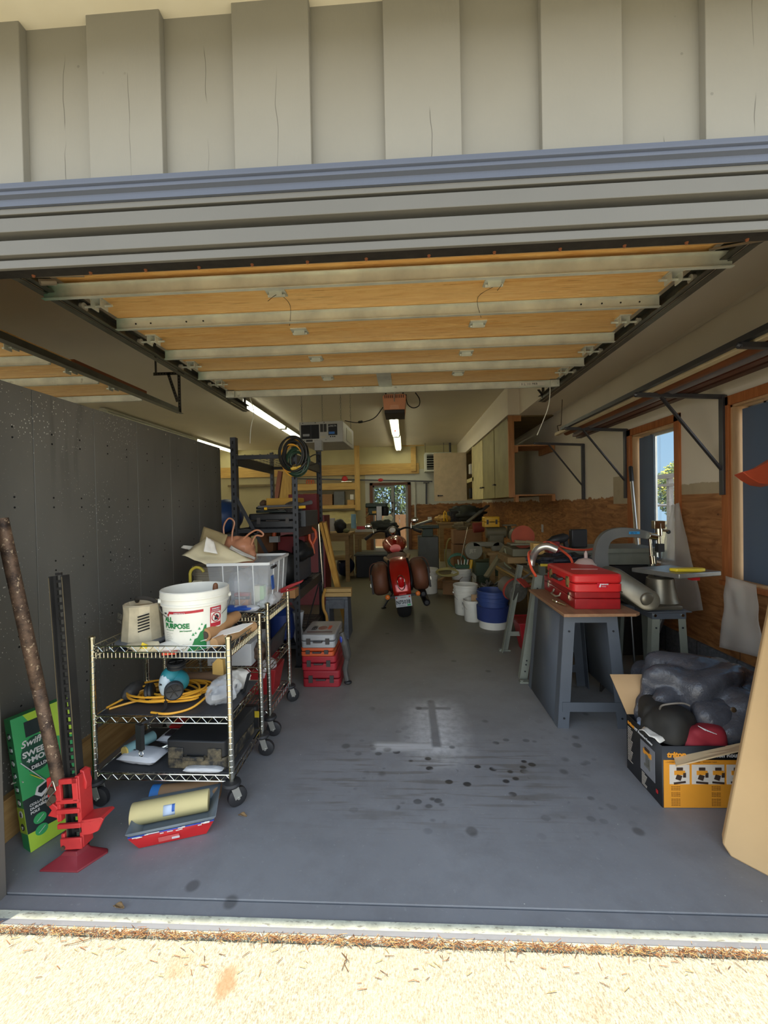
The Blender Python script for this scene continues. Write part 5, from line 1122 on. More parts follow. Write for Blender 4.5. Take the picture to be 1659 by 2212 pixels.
f = MB(); f.prism([(.145, .030), (.152, .05), (.158, .05), (.155, .03)], -.004, -.002, 'Y'); f.build('emblem', WINK, cs)
f = MB(); a, b = PY(1196, 1297, 2.72), PY(1224, 1312, 2.58); a.z = b.z = .7005; f.tube([a, a+(b-a)*.3, a+(b-a)*.32, b], [.010, .010, .006, .007], 12); one('socket_extension', f, CHR, 'chrome socket extension bar lying on the table beside the red cases', 'tool')
# black-grey A-frame stand behind the table
st = thing('machine_stand', 'grey-green splayed steel machine stand left behind the work table', 'machine stand', (0, 0, 0))
legs4(st, .98, 1.45, 3.22, 3.75, .78, .14, .055, MGR2)
for y in (3.20, 3.78):
    f = MB(); f.bar((.88, y, .16), (1.55, y, .16), .004, .04) if y > 3.3 else f.bar((.90, y, .30), (1.52, y, .16), .004, .045); f.build('crossbar', MGR2, st)
text('CRAFTSMAN', .026, M('stand_ink', (90, 92, 84), .6), st, (1.03, 3.196, .262), (90, 12, 0))
for (x, y) in ((.82, 3.12), (.82, 3.80)): f = MB(); f.bb(x, x+.10, y-.02, y+.02, .0, .012); f.cyl((x+.02, y, .0), (x+.02, y, .02), .014, seg=10); f.build('foot', MGR2, st)
# scroll saw on its stool
ss = thing('stool_stand', 'grey steel four-legged stand carrying the scroll saw', 'stand', (0, 0, 0))
SY = 2.72
sx0, sx1 = PY(1403, 1340, SY).x, PY(1480, 1340, SY).x; zs = PY(1440, 1322, SY).z
legs4(ss, sx0+.02, sx1, SY, SY+.42, zs, .03, .045, MGR2)
f = MB(); f.bb(sx0+.015, sx1+.005, SY-.004, SY+.43, zs-.045, zs); f.bb(sx0-.02, sx1+.03, SY-.02, SY+.45, zs, zs+.006); f.bb(sx0-.2, sx0+.02, SY+.2, SY+.25, zs-.04, zs); f.build('top', MGR, ss, bev=.002)
for x in (sx0+.03, sx1-.02): f = MB(); f.cyl((x, SY-.012, zs-.02), (x, SY-.004, zs-.02), .009, seg=8); f.build('bolt', CHR, ss)
sw = thing('scroll_saw', 'grey C-arm scroll saw with cast table on the stool stand', 'scroll saw', (0, 0, 0))
PB = lambda x, y, Y=SY+.15: PY(x, y, Y)
bx = PB(1430, 1300).x
f = MB(); f.bb(sx0-.03, sx1-.0, SY+.02, SY+.34, zs+.006, zs+.03); f.loft([[Vector((bx+a*cos(q)*k, SY+.17+a*sin(q)*k, z)) for q in [2*pi*i/20 for i in range(20)]] for (a, k, z) in ((.115, 1, zs+.03), (.10, 1, zs+.06), (.085, 1, zs+.14), (.08, 1, zs+.19), (.05, 1, zs+.205), (.045, 1, zs+.24))])
f.build('pedestal', CAST, sw, bev=.004)
f = MB(); A = PB(1322, 1248, SY+.12); B = PB(1388, 1291, SY+.02)                      # belt guard
n = (B-A).normalized(); u = Vector((0, -1, 0)); vv = n.cross(u).normalized()
ring = lambda t, s: [A+n*(cos(q)*.072*s if cos(q) < 0 else (B-A).length*1+cos(q)*.072*s)+vv*sin(q)*.072*s+u*t for q in [2*pi*i/32 for i in range(32)]]
f.loft([ring(-.06, 1), ring(.03, 1), ring(.055, .93), ring(.062, .75)]); gd = f.build('belt_guard', CAST, sw, smooth=50)
f = MB(); f.ell(B+u*.058, (.045, .018, .045), 16, 8); f.build('guard_boss', CAST, gd); c = PB(1338, 1277, SY); f = MB(); f.bar(c+Vector((-.018, 0, .006)), c+Vector((.018, 0, -.006)), .008, .006); f.bar(c+Vector((-.008, 0, -.016)), c+Vector((.008, 0, .016)), .008, .006); f.build('wing_nut', CHR, gd)
ARM = M('arm_grey', (104, 106, 104), .45, .2, var=.06)
f = MB(); pts = [(1298, 1228, .22), (1296, 1200, .22), (1301, 1172, .22), (1316, 1156, .22), (1342, 1150, .21), (1375, 1152, .20), (1405, 1158, .20)]
P = [PB(x, y, SY+d) for x, y, d in pts]; P = smoothpath(P, 4); rings = []
for i, p in enumerate(P):
    d = (P[min(i+1, len(P)-1)]-P[max(i-1, 0)]).normalized(); k = Vector((0, 1, 0)); n_ = d.cross(k).normalized(); hh = .052-.026*i/(len(P)-1); ww = .045
    rings.append([p+n_*(hh*cos(q))+k*(ww*.5*(1 if sin(q) > .3 else -1 if sin(q) < -.3 else sin(q)/.3)) for q in [2*pi*j/16 for j in range(16)]])
f.loft(rings); arm = f.build('arm', ARM, sw, bev=0, smooth=40)
f = MB(); a = PB(1372, 1151, SY+.17); f.box(a+Vector((-.005, 0, 0)), (.07, .003, .018)); lb = f.build('name_plate', M('plate_blue', (52, 140, 196), .4), arm); text('DELTA', .014, INK, lb, (a.x-.032, a.y-.003, a.z-.005))
f = MB(); h0 = PB(1422, 1130, SY+.17); h1 = PB(1425, 1190, SY+.17); f.tube([h0, h0+(h1-h0)*.45, h0+(h1-h0)*.46, h1], [.021, .021, .014, .012], 16); f.cyl(PB(1400, 1157, SY+.17), PB(1418, 1160, SY+.17), .024, seg=14); f.bb(h0.x-.035, h0.x+.035, SY+.15, SY+.19, PB(1, 1166).z, PB(1, 1150).z); f.cyl(PB(1404, 1160, SY+.17), PB(1408, 1222, SY+.17), .010, seg=12); f.cyl(PB(1408, 1200, SY+.17), PB(1410, 1218, SY+.17), .017, seg=12); f.cyl(PB(1425, 1145, SY+.17), PB(1444, 1147, SY+.17), .009, seg=10); f.build('blade_head', CHR, sw, bev=.002)
f = MB(); f.cyl(PB(1412, 1140, SY+.17), PB(1444, 1148, SY+.17), .008, seg=8); f.ell(PB(1444, 1149, SY+.17), .014, 10, 6); f.bb(*[v for v in (h1.x-.02, h1.x+.02, SY+.15, SY+.19)], PB(1, 1212).z, PB(1, 1196).z); f.cyl(h1, h1+Vector((.004, 0, -.05)), .007, seg=8); f.build('clamp', BLKP, sw)
tz = PB(1430, 1228).z; T4 = [PX_ for PX_ in ()]
def onz(x, y, z): return G(x, y, z)
tc = [onz(1335, 1221, tz), onz(1440, 1245, tz), onz(1534, 1236, tz), onz(1425, 1213, tz)]
cxy = (tc[0]+tc[2])*.5
f = MB(); q = [Vector((bx-.17, SY+.20, tz)), Vector((bx-.03, SY-.08, tz)), Vector((bx+.29, SY+.02, tz)), Vector((bx+.15, SY+.30, tz))]
f.loft([[p-Vector((0, 0, .030)) for p in q], [p-Vector((0, 0, .0)) for p in q]]); f.build('table', STL, sw, bev=.005); f = MB(); f.cyl((bx, SY+.15, tz-.05), (bx, SY+.15, tz-.03), .05, seg=20); f.build('trunnion', BLKP, sw)
f = MB(); f.box((bx+.14, SY+.05, tz-.045), (.05, .04, .03)); f.build('knob', REDP, sw)
f = MB(); P = [Vector((bx-.02+x, SY+.02+y, 0)) for x, y in ((0, 0), (.02, -.03), (.16, -.04), (.20, -.02), (.20, .01), (.16, .03), (.03, .03), (0, .02))]; f.loft([[p+Vector((0, 0, tz+.001)) for p in P], [p+Vector((0, 0, tz+.022)) for p in P]]); f.build('blade_guard', M('guard_yellow', (236, 208, 52), .4), sw, bev=.006)
# aluminium pole with black grip leaning in the window corner
t_ = thing('paint_pole', 'aluminium extension pole with black grip leaning before the far side window', 'pole', (0, 0, 0))
pa = PX(1362, 1008, 2.22); pb = Vector((1.98, 3.55, .01)); q1 = pa+(pb-pa)*.085
f = MB(); f.tube([q1, pb], .015, 14); f.build('tube', M('alu_tube', (196, 194, 186), .3, .8), t_); f = MB(); f.tube([pa, pa+(pb-pa)*.006, q1, q1+(pb-pa)*.006], [.016, .020, .020, .016], 14); f.build('grip', BLKP, t_)
f = MB(); f.tube([Vector((1.72, 3.18, .01)), PY(1432, 1330, 3.15)], [.018, .018], 12); f.tube([Vector((1.70, 3.20, .01)), Vector((1.72, 3.30, .55))], .008, 8); one('steel_tube', f, M('galv_tube', (120, 120, 118), .35, .7), 'grey steel tube standing on the floor behind the scroll saw stand', 'tube')
for i, dx in enumerate((0, .035, .06)):
    f = MB(); f.tube([Vector((1.58+dx, 3.5, .01)), Vector((1.64+dx, 3.62, .62))], .008, 8); one('clamp_bar', f, STL, ['leftmost', 'middle', 'rightmost'][i]+' of three thin steel bars leaning beneath the scroll saw', 'bar', group='steel bars under the scroll saw')
sheet('leaning_panel', 'dark board leaning between the work table and the scroll saw stand', [(1.33, 2.95, .01), (1.62, 3.30, .01), (1.74, 3.36, .60), (1.42, 3.05, .60)], M('dark_board', (48, 46, 44), .6), 'board', th=.012, wav=0)
# translucent plastic sheets
PSH = glass('poly_sheet', (.80, .78, .72), .35, .42)
def PWs(l, x): return [PX(a, b, x) for a, b in l]
sheet('plastic_sheet', 'translucent plastic sheet hanging at the right jamb of the far side window', [PX(1452, 1090, 2.26), PX(1466, 1085, 2.26), PX(1518, 1318, 2.20), PX(1400, 1330, 2.20)], PSH, 'plastic sheet', th=.001, wav=.02, nu=14)
sheet('plastic_sheet', 'greyish translucent sheet bunched below the near side window', [PX(1575, 1245, 2.2), PX(1625, 1262, 2.1), PX(1640, 1420, 1.95), PX(1562, 1400, 2.05)], PSH, 'plastic sheet', th=.001, wav=.03, nu=14, seed=5)
f = MB(); f.tube(smoothpath([PX(1412, 1190, 2.25), PX(1408, 1215, 2.2), PX(1420, 1235, 2.2)]), .003, 6)
# orange curved thing at the right frame edge
f = MB(); A = [PY(x, y, 2.25) for x, y in ((1604, 1019), (1625, 1014), (1650, 1003), (1680, 985), (1700, 1040), (1665, 1047), (1640, 1043), (1620, 1032))]; f.loft([A, [p+Vector((.03, .10, -.01)) for p in A], ]); one('orange_scoop', f, M('orange_plastic', (206, 88, 56), .45), 'orange curved pointed plastic scoop at the right edge before the near window', 'scoop', bev=.004)
f = MB(); f.tube([PY(1695, 1010, 2.3), Vector((2.27, 2.35, 1.2))], .012, 8); f.cyl(Vector((2.27, 2.35, 0)), Vector((2.27, 2.35, 1.22)), .018, seg=12); one('scoop_pole', f, M('alu_tube', (196, 194, 186), .3, .8), 'upright pole at the right wall holding the orange scoop', 'pole')
# black and orange router carton with open flaps, tarps
rb = thing('router_carton', 'open black and orange printed carton at right front, stuffed with tarps', 'carton', (1.088, 1.845, 0), radians(1))
ORB = M('carton_orange', (226, 150, 42), .55, var=.05); BKB = M('carton_black', (30, 30, 32), .5)
W_, D_, H_ = .40, .275, .268
f = MB(); f.add([(0, 0, 0), (W_, 0, 0), (W_, D_, 0), (0, D_, 0), (0, 0, H_), (W_, 0, H_), (W_, D_, H_), (0, D_, H_)], [(0, 1, 2, 3), (0, 1, 5, 4), (1, 2, 6, 5), (2, 3, 7, 6), (3, 0, 4, 7)])
f.build('carton', BKB, rb, solid=.005); f = MB(); f.bb(.004, W_, -.0040, -.002, 0.002, H_*.78); f.build('print', ORB, rb)
text('triton', .034, ORB, rb, (.018, -.0045, .222), bold=.0016, shear=.15); text('1/2"', .016, WINK, rb, (.135, -.0045, .226)); text('Precision Router', .026, WINK, rb, (.165, -.0045, .222), bold=.0008); text('TRA 001', .009, WINK, rb, (.32, -.0045, .250))
RD = M('print_dark', (60, 44, 34), .6); RLT = M('print_light', (214, 204, 190), .6); RBR = M('print_brown', (150, 100, 34), .6)
text('-- 3-MODE RACK & PINION -- FINE WINDER -- THROUGH TABLE --', .0075, RBR, rb, (.012, -.0045, .198))
for k, (x0, x1) in enumerate(((.028, .112), (.122, .258), (.268, .352))):
    f = MB(); f.bb(x0, x1, -.005, -.004, .105, .190); pr = f.build('picture', RLT, rb); f = MB().mat(ORB)
    for j in range(2 if k == 1 else 1):
        cx_ = x0+.042+j*.068; f.mat(ORB).box((cx_, -.006, .155), (.045, .002, .018)); f.mat(RD).box((cx_, -.0065, .172), (.026, .002, .012)).box((cx_-.004, -.0065, .135), (.022, .002, .022), (0, 20, 0)).box((cx_, -.006, .112), (.05, .002, .008), (0, -8 if k == 0 else 5, 0)).box((cx_+.02, -.006, .145), (.012, .002, .02))
    f.build('picture', None, pr)
for c0_ in (0, 1):
    for i in range(13):
        if i in (3, 7): continue
        text('iiii nnnn iiii nnnnn iiin'[: 18+(i*7) % 7], .0062, RBR, rb, (.035+c0_*.17, -.0045, .092-i*.0068))
SR = (90, 0, -90)
text('triton', .024, ORB, rb, (-.0045, .262, .232), SR, bold=.001, shear=.15); text('1/2" Precision Router', .0165, WINK, rb, (-.0045, .205, .232), SR, bold=.0005)
f = MB(); f.bb(-.0045, -.003, .045, .155, .075, .215); sp_ = f.build('picture', M('print_grey2', (126, 126, 130), .5), rb); f = MB(); f.mat(ORB).box((-.0055, .10, .175), (.002, .06, .022)); f.mat(RD).box((-.006, .10, .19), (.002, .035, .014)); f.mat(CHR).box((-.006, .10, .145), (.002, .02, .05)).box((-.006, .10, .115), (.002, .045, .012)).box((-.006, .082, .13), (.002, .008, .05)); f.build('picture', None, sp_)
for i in range(20): text('nnnn nnn nnnnnn nn'[: 10+(i*5) % 6], .0062, RLT, rb, (-.0045, .262, .215-i*.0085), SR)
for i in range(9): text('nnn nnnn nnnnnn n'[: 9+(i*5) % 6], .0062, RLT, rb, (-.0045, .145, .066-i*.007), SR)
f = MB(); f.box((-.005, .03, .05), (.002, .012, .016)); f.build('print', REDP, rb)
f = MB(); f.box((0, 0, .0), (.002, .002, .002))
f = MB(); f.add([Vector(p) for p in ((0, D_, H_), (W_-.02, D_, H_), (W_-.02, D_+.07, H_+.17), (-.045, D_+.075, H_+.17))], [(0, 1, 2, 3)]); f.build('rear_flap', CARDB, rb, solid=.004)
f = MB(); f.add([Vector(p) for p in ((0, .02, H_), (0, D_, H_), (-.075, D_+.075, H_+.168), (-.03, D_-.02, H_+.02))], [(0, 1, 2, 3)]); 
f = MB(); f.loft([[Vector((.03, -.045, .205+j)) for j in (0, .006)]+[Vector((.05, .0, .215+j)) for j in (.006, 0)], [Vector((W_, -.055, .305+j)) for j in (0, .007)]+[Vector((W_, .0, .29+j)) for j in (.007, 0)]]); f.build('front_flap', M('cardboard_edge', (206, 180, 140), .8), rb)
TARP = NT('black_tarp'); t = TARP; co = t.co(); t.bump(t.mth('ADD', t.noise(co, 14, 5, .65), t.mth('MULTIPLY', t.noise(t.mp(co, (1, 2.5, 1)), 30, 3), .3)), .5, .015); TARP = t.fin(t.mix(t.noise(co, 5, 3), lin(44, 44, 48), lin(88, 90, 98)), t.rng(t.noise(co, 9, 3), .35, .65, .22, .42))
def drape(nm, lb, cat, outline, top, m, seed, amp=.02, n=22, rot=None):
    """soft folded heap lofted between a base ellipse and a ridge"""
    c, r = outline; f = MB()
    def fn(u, v):
        a = 2*pi*u; k = cos(v*pi/2)**.55; rr = 1+.05*sin(3*a+seed)+.07*sin(5*a+seed*2); h = top*sin(v*pi/2)**.9
        p = Vector((c[0]+r[0]*rr*k*cos(a), c[1]+r[1]*rr*k*sin(a), c[2]+h))
        q = Vector((p.x*7, p.y*7, p.z*9+seed)); d = Vector((cos(a)*k, sin(a)*k, .5)); q = Vector((p.x*3.2+p.y*2, p.y*7-p.x*2, p.z*6+seed)); w = abs(noise.noise(q))*2.4-.6+.22*abs(noise.noise(q*2.6))
        return p+d*amp*w
    f.grid(fn, n*3, n*2); return one(nm, f, m, lb, cat, smooth=60)
drape('black_tarp', 'large glossy black tarp heaped above the orange and black carton', 'tarp', ((1.46, 2.16, .22), (.33, .22)), .31, TARP, 1.3, .075)
drape('black_tarp', 'folded black tarp with metal grommet lying at the right of the heap', 'tarp', ((1.43, 1.99, .255), (.14, .10)), .15, TARP, 4.2, .03)
f = MB(); p = PY(1584, 1533, 1.84); f.lathe([(.006, 0), (.010, .001), (.011, .003), (.006, .004)], p, 16, axis=(-.3, -1, .3)); one('grommet', f, CHR, 'chrome grommet ring in the folded black tarp', 'grommet')
drape('dark_jacket', 'black-brown cloth bag spilling over the left of the carton', 'cloth', ((1.20, 2.00, .25), (.13, .115)), .13, M('black_cloth', (38, 36, 32), .75, var=.3), 2.2, .035)
f = MB(); f.tube(smoothpath([PY(1425, 1532, 1.95), PY(1430, 1524, 1.92), PY(1450, 1520, 1.9), PY(1475, 1519, 1.9), PY(1490, 1524, 1.9)]), .004, 6); one('drawstring', f, M('piping_grey', (110, 104, 96), .7), 'grey piping edge curving across the black cloth bag', 'cord')
drape('red_cloth', 'dark red cloth with white marks lying at the front of the carton', 'cloth', ((1.30, 1.905, .245), (.11, .055)), .085, M('red_cloth', (140, 30, 42), .75, var=.15), 3.1, .018)
f = MB()
for i in range(5): f.bar(PY(1508+i*4, 1568+i*2, 1.845), PY(1524+i*6, 1578+i*2, 1.84), .003, .002)
one('shoelace', f, WINK, 'short white cord marks on the dark red cloth', 'cord')
sheet('paper_bag', 'white paper sheet curled over the front left rim of the carton', [PY(1380, 1577, 1.92), PY(1425, 1606, 1.86), PY(1455, 1590, 1.90), PY(1400, 1568, 2.0)], PAPW, 'paper', wav=.012)
bagflat('blue_film', 'pale blue plastic film stuffed in the carton corner', (1.17, 2.03, .24), (.07, .06, .03), M('film_blue', (120, 140, 170), .4), 52)
# big tan foam panel at right
f = MB(); P0 = Vector((1.163, 1.615, 0)); a = Vector((.135, -.165, 0)).normalized(); up = Vector((.235, .05, .97)).normalized(); nn = Vector((-.78, -.63, 0)).normalized(); th = Vector((.03, .045, 0))
def FP(u, v): return P0+a*u+up*v
Q = [FP(.03, 0), FP(.0, .03), FP(0, 1.13), FP(.02, 1.15), FP(.25, 1.15), FP(.25, .0)]
f.loft([[p for p in Q], [p+th for p in Q]]); one('foam_panel', f, M('tan_foam', (206, 172, 124), .8, var=.05, sc=3, bump=.12, bsc=50), 'large tan cardboard-faced panel leaning at the right door jamb', 'panel', bev=.006)
# ================================================================ MOTORCYCLE
BRED = M('bike_red', (168, 26, 16), .22, .2, var=.06, coat=.6); LEA = M('saddle_leather', (104, 62, 40), .6, var=.15, sc=9, bump=.1); TYR = M('tyre', (24, 24, 24), .75); FRM = M('frame_black', (24, 24, 26), .35, .3); GUN = M('muffler_black', (38, 38, 40), .35, .5)
o_ = G(875, 1331); bk = thing('motorcycle', 'red cruiser motorcycle with tan saddlebags seen from behind on its kickstand', 'motorcycle', o_, rot=(Matrix.Rotation(radians(3.0), 3, 'Z') @ Matrix.Rotation(radians(-6.5), 3, 'Y')).to_euler())
def wheel(y, R, w, nm):
    f = MB(); f.lathe([(R*.66, -w*.5), (R*.82, -w*.52), (R*.94, -w*.42), (R, -w*.18), (R, w*.18), (R*.94, w*.42), (R*.82, w*.52), (R*.66, w*.5)], (0, y, R), 40, axis=(1, 0, 0)); o = f.build('tyre', TYR, bk)
    f = MB(); f.lathe([(R*.60, -w*.4), (R*.66, -w*.42), (R*.66, w*.42), (R*.60, w*.4)], (0, y, R), 36, axis=(1, 0, 0)); f.cyl((-.05, y, R), (.05, y, R), .04)
    for k in range(20): a = 2*pi*k/20; f.cyl((.02*(-1)**k, y+.03*cos(a), R+.03*sin(a)), (0, y+R*.62*cos(a), R+R*.62*sin(a)), .004, seg=5)
    f.build('rim', FRM, bk); f = MB(); f.cyl((-.055, y, R), (-.058, y, R), .11, seg=24); f.build('brake_disc', STL, bk)
wheel(.0, .325, .165, 'r'); wheel(1.60, .325, .12, 'f')
def fender(y, R, w, a0, a1, m, z, nm, ph=.35):
    f = MB(); rings = []
    for i in range(19):
        a = radians(a0+(a1-a0)*i/18); ww = w*(.86+.14*sin(pi*i/18)); ring = []
        for k in range(13): q = pi*k/12; ring.append(Vector((ww/2*cos(q), y+(R+.045*sin(q)**ph)*cos(a)*-1, z+(R+.045*sin(q)**ph)*sin(a))))
        rings.append(ring)
    f.loft(rings, cap=False); return f.build(nm, m, bk, solid=.006, smooth=50)
fd = fender(.02, .345, .225, 2, 118, BRED, .325, 'rear_fender'); fender(1.60, .345, .16, -20, 150, BRED, .325, 'front_fender')
tl = .02-.395
f = MB(); f.ell((0, tl+.015, .475), (.040, .022, .075), 16, 12, (14, 0, 0)); t1 = f.build('tail_light', M('tail_red', (190, 14, 20), .2, coat=.5), bk); f = MB(); f.tube([(0+.042*cos(q), tl+.006+.02*sin(q), .475+.080*sin(q)) for q in [2*pi*k/24 for k in range(24)]], .005, 6, closed=True); f.build('chrome_ring', CHR, t1)
pp = MB(); pp.add([(x, tl-.03+.02*(z-.22)/.12, z) for x, z in ((-.089, .215), (.089, .215), (.089, .335), (-.089, .335))], [(0, 1, 2, 3)]); pt = pp.build('licence_plate', M('plate_white', (206, 210, 214), .4), bk, solid=.002); 
text('N75038', .060, M('plate_ink', (34, 44, 50), .5), pt, (-.083, tl-.036, .250), (97, 0, 0), bold=.001, sx=.80); text('OREGON', .014, INK, pt, (-.03, tl-.034, .314), (97, 0, 0)); text('MOTORCYCLE', .011, INK, pt, (-.055, tl-.040, .228), (97, 0, 0))
f = MB(); f.bb(.035, .075, tl-.040, tl-.037, .222, .242); f.build('sticker', M('sticker_green', (70, 170, 110), .4), pt)
for x in (-.075, .07): f = MB(); f.cyl((x, tl-.04, .322), (x, tl-.028, .322), .009, seg=12); f.build('reflector_bolt', REDP, pt)
f = MB(); f.box((0, tl+.005, .345), (.085, .02, .018)); f.build('reflector', M('tail_red', (190, 14, 20), .2), bk)
f = MB(); f.bb(-.17, .17, tl+.02, tl+.045, .31, .335); f.bb(-.09, .09, tl-.01, tl+.03, .22, .34); f.tube([(-.02, tl+.03, .30), (0, -.05, .42)], .015, 8); f.build('plate_bracket', FRM, bk)
for s_ in (-1, 1):
    f = MB(); f.ell((s_*.17, tl+.0, .335), (.028, .025, .028), 14, 10); f.build('turn_signal', M('amber', (224, 120, 50), .25), bk)
    f = MB(); rr = []
    for i in range(11):                                               # saddlebag: rounded drum-topped bag
        t = i/10; y = -.30+.52*t; k = sin(pi*min(1, max(0, (t*.96+.02))))**.35; ring = []
        for q in [2*pi*j/24 for j in range(24)]:
            cx_, cz = s_*.235, .50; X = cx_+.115*k*(abs(cos(q))**.6)*(1 if cos(q) > 0 else -1); Z = cz+.195*k*(abs(sin(q))**.65)*(1 if sin(q) > 0 else -1)
            if s_*(X-cx_) > 0 and Z > cz: X -= s_*.04*(Z-cz)/.2
            ring.append(Vector((X, y, Z)))
        rr.append(ring)
    f.loft(rr); sb_ = f.build('saddlebag', LEA, bk, smooth=60)
    f = MB(); f.tube([Vector((s_*.235+s_*.118*(abs(cos(q))**.6)*(1 if cos(q)*s_ > 0 else -1)*s_, -.13, .50+.200*(abs(sin(q))**.65)*(1 if sin(q) > 0 else -1))) for q in [radians(k*15) for k in range(13)]], .006, 6); f.build('piping', M('piping_brown', (86, 50, 30), .6), sb_)
    f = MB(); f.bb(s_*.33-.01, s_*.33+.01, -.24, -.20, .36, .58); f.build('strap', M('strap_black', (34, 30, 28), .6), sb_); f = MB(); f.bb(s_*.345-.006, s_*.345+.006, -.235, -.205, .44, .48); f.build('buckle', CHR, sb_)
    f = MB(); f.tube(smoothpath([(s_*.11, -.10, .70), (s_*.125, -.25, .55), (s_*.115, -.30, .40), (s_*.12, -.1, .33)]), .014, 8); f.build('fender_strut', FRM, bk)
f = MB(); f.ell((0, .30, .665), (.15, .33, .075), 24, 12); seat = f.build('seat', LEA, bk); f = MB(); f.tube([(.148*cos(radians(a)), .24-.28*sin(radians(a)), .672+.02*cos(radians(a*2))) for a in range(-8, 189, 12)], .024, 8); f.build('seat_fringe', M('fringe_tan', (166, 138, 100), .6, var=.3, sc=60), seat)
f = MB(); rings = []
for i in range(13):
    t = i/12; y = .50+.58*t; k = sin(pi*(t*.86+.10))**.5; hw_ = (.13+.075*t)*k; hz = (.10+.03*t)*k; rings.append([Vector((hw_*cos(q), y, .77+.06*t+hz*sin(q))) for q in [2*pi*j/24 for j in range(24)]])
f.loft(rings); tk = f.build('fuel_tank', BRED, bk, smooth=60); f = MB(); f.ell((0, .62, .905), (.045, .05, .010), 16, 8); f.build('tank_console', CHR, tk)
f = MB(); f.bb(-.13, .13, .35, .95, .30, .58); f.ell((-.03, .60, .62), (.12, .12, .10)); f.ell((.03, .82, .60), (.12, .10, .12)); f.bb(-.15, .15, .45, .75, .22, .40); f.build('engine', GUN, bk, bev=.015)
f = MB()
for s_ in (-1, 1):
    f.tube(smoothpath([(s_*.09, 0, .33), (s_*.11, .25, .36), (s_*.11, .45, .55), (s_*.06, 1.05, .85)]), .022, 10); f.tube([(s_*.10, 1.60, .325), (s_*.09, 1.22, .98)], .026, 12); f.tube(smoothpath([(s_*.11, .30, .28), (s_*.13, .8, .18), (s_*.08, 1.15, .30), (0, 1.15, .8)]), .02, 10)
f.build('frame', FRM, bk)
f = MB(); f.tube(smoothpath([(-.36, .88, .93), (-.30, .95, .97), (-.18, 1.10, .99), (0, 1.14, .94), (.18, 1.10, .99), (.30, .95, .97), (.36, .88, .93)]), .015, 10); hb = f.build('handlebar', FRM, bk)
for s_ in (-1, 1):
    f = MB(); f.tube([(s_*.39, .84, .92), (s_*.31, .93, .96)], .021, 12); f.build('grip', BLKP, hb); f = MB(); f.tube([(s_*.28, 1.0, .98), (s_*.36, .96, .96), (s_*.43, .91, .93)], .007, 6); f.build('lever', CHR, hb)
    f = MB(); f.tube(smoothpath([(s_*.27, .97, .98), (s_*.28, .97, 1.05), (s_*.31, .95, 1.08)]), .006, 8); mr = f.build('mirror_stem', CHR, hb); f = MB(); f.ell((s_*.335, .94, 1.09), (.055, .018, .040), 18, 10); f.build('mirror', CHR, mr)
f = MB(); f.lathe([(.0, -.12), (.09, -.10), (.10, 0), (.095, .07), (0, .09)], (0, 1.32, .93), 24, axis=(0, 1, 0)); f.build('headlight', FRM, bk)
f = MB(); f.lathe([(.0, 0), (.052, 0), (.056, .008), (.052, .05), (0, .06)], (0, 1.05, .985), 24, axis=(0, .75, -.55)); gg = f.build('speedometer', CHR, bk); f = MB(); f.lathe([(0, -.002), (.044, -.002), (.044, .001)], (0, 1.05, .985), 20, axis=(0, .75, -.55)); f.build('dial', M('dial_face', (215, 212, 200), .4), gg)
for z, dy in ((.30, 0), (.20, -.02)): f = MB(); f.lathe([(.022, 0), (.036, -.01), (.040, .0), (.042, .05), (.044, .62), (.03, .72)], (.235+(.30-z)*.25, tl+.10+dy, z), 20, axis=(0, 1, 0)); f.build('muffler', GUN, bk)
f = MB(); f.tube([(-.11, .40, .22), (-.25, .42, .045)], .012, 8); f.ell((-.255, .41, .035), (.035, .03, .01)); f.build('kickstand', FRM, bk); f = MB(); f.tube([(-.12, .55, .28), (-.30, .55, .27)], .014, 8); f.tube([(.12, .55, .28), (.30, .55, .27)], .014, 8); f.build('footpeg', FRM, bk)
# ================================================================ MIDDLE AND BACK
def bx(nm, lb, cat, loc, dim, m, rz=0, bev=.004, group=None, dia=None):
    f = MB(); f.bb(0, dim[0], 0, dim[1], 0, dim[2]); return one(nm, f, m, lb, cat, loc, rz, group, bev=bev)
def case(nm, lb, loc, dim, m, rz=0, cat='tool case', latch=M('latch_dark', (60, 56, 54), .5), hm=None):
    w, d, h = dim; t_ = thing(nm, lb, cat, loc, rz)
    f = MB(); rbox(f, 0, w, 0, d, 0, h*.5-.002, min(w, d)*.09, 3); f.build('base', m, t_, bev=.006); f = MB(); rbox(f, 0, w, 0, d, h*.5+.002, h, min(w, d)*.09, 3); f.build('lid', m, t_, bev=.010)
    for x in (w*.22, w*.78): f = MB(); f.bb(x-.015, x+.015, -.006, .003, h*.28, h*.72); f.build('latch', latch, t_)
    f = MB(); f.tube([(w*.38, .002, h*.5), (w*.38, -.018, h*.5), (w*.62, -.018, h*.5), (w*.62, .002, h*.5)], .006, 6); f.build('handle', hm or latch, t_); return t_
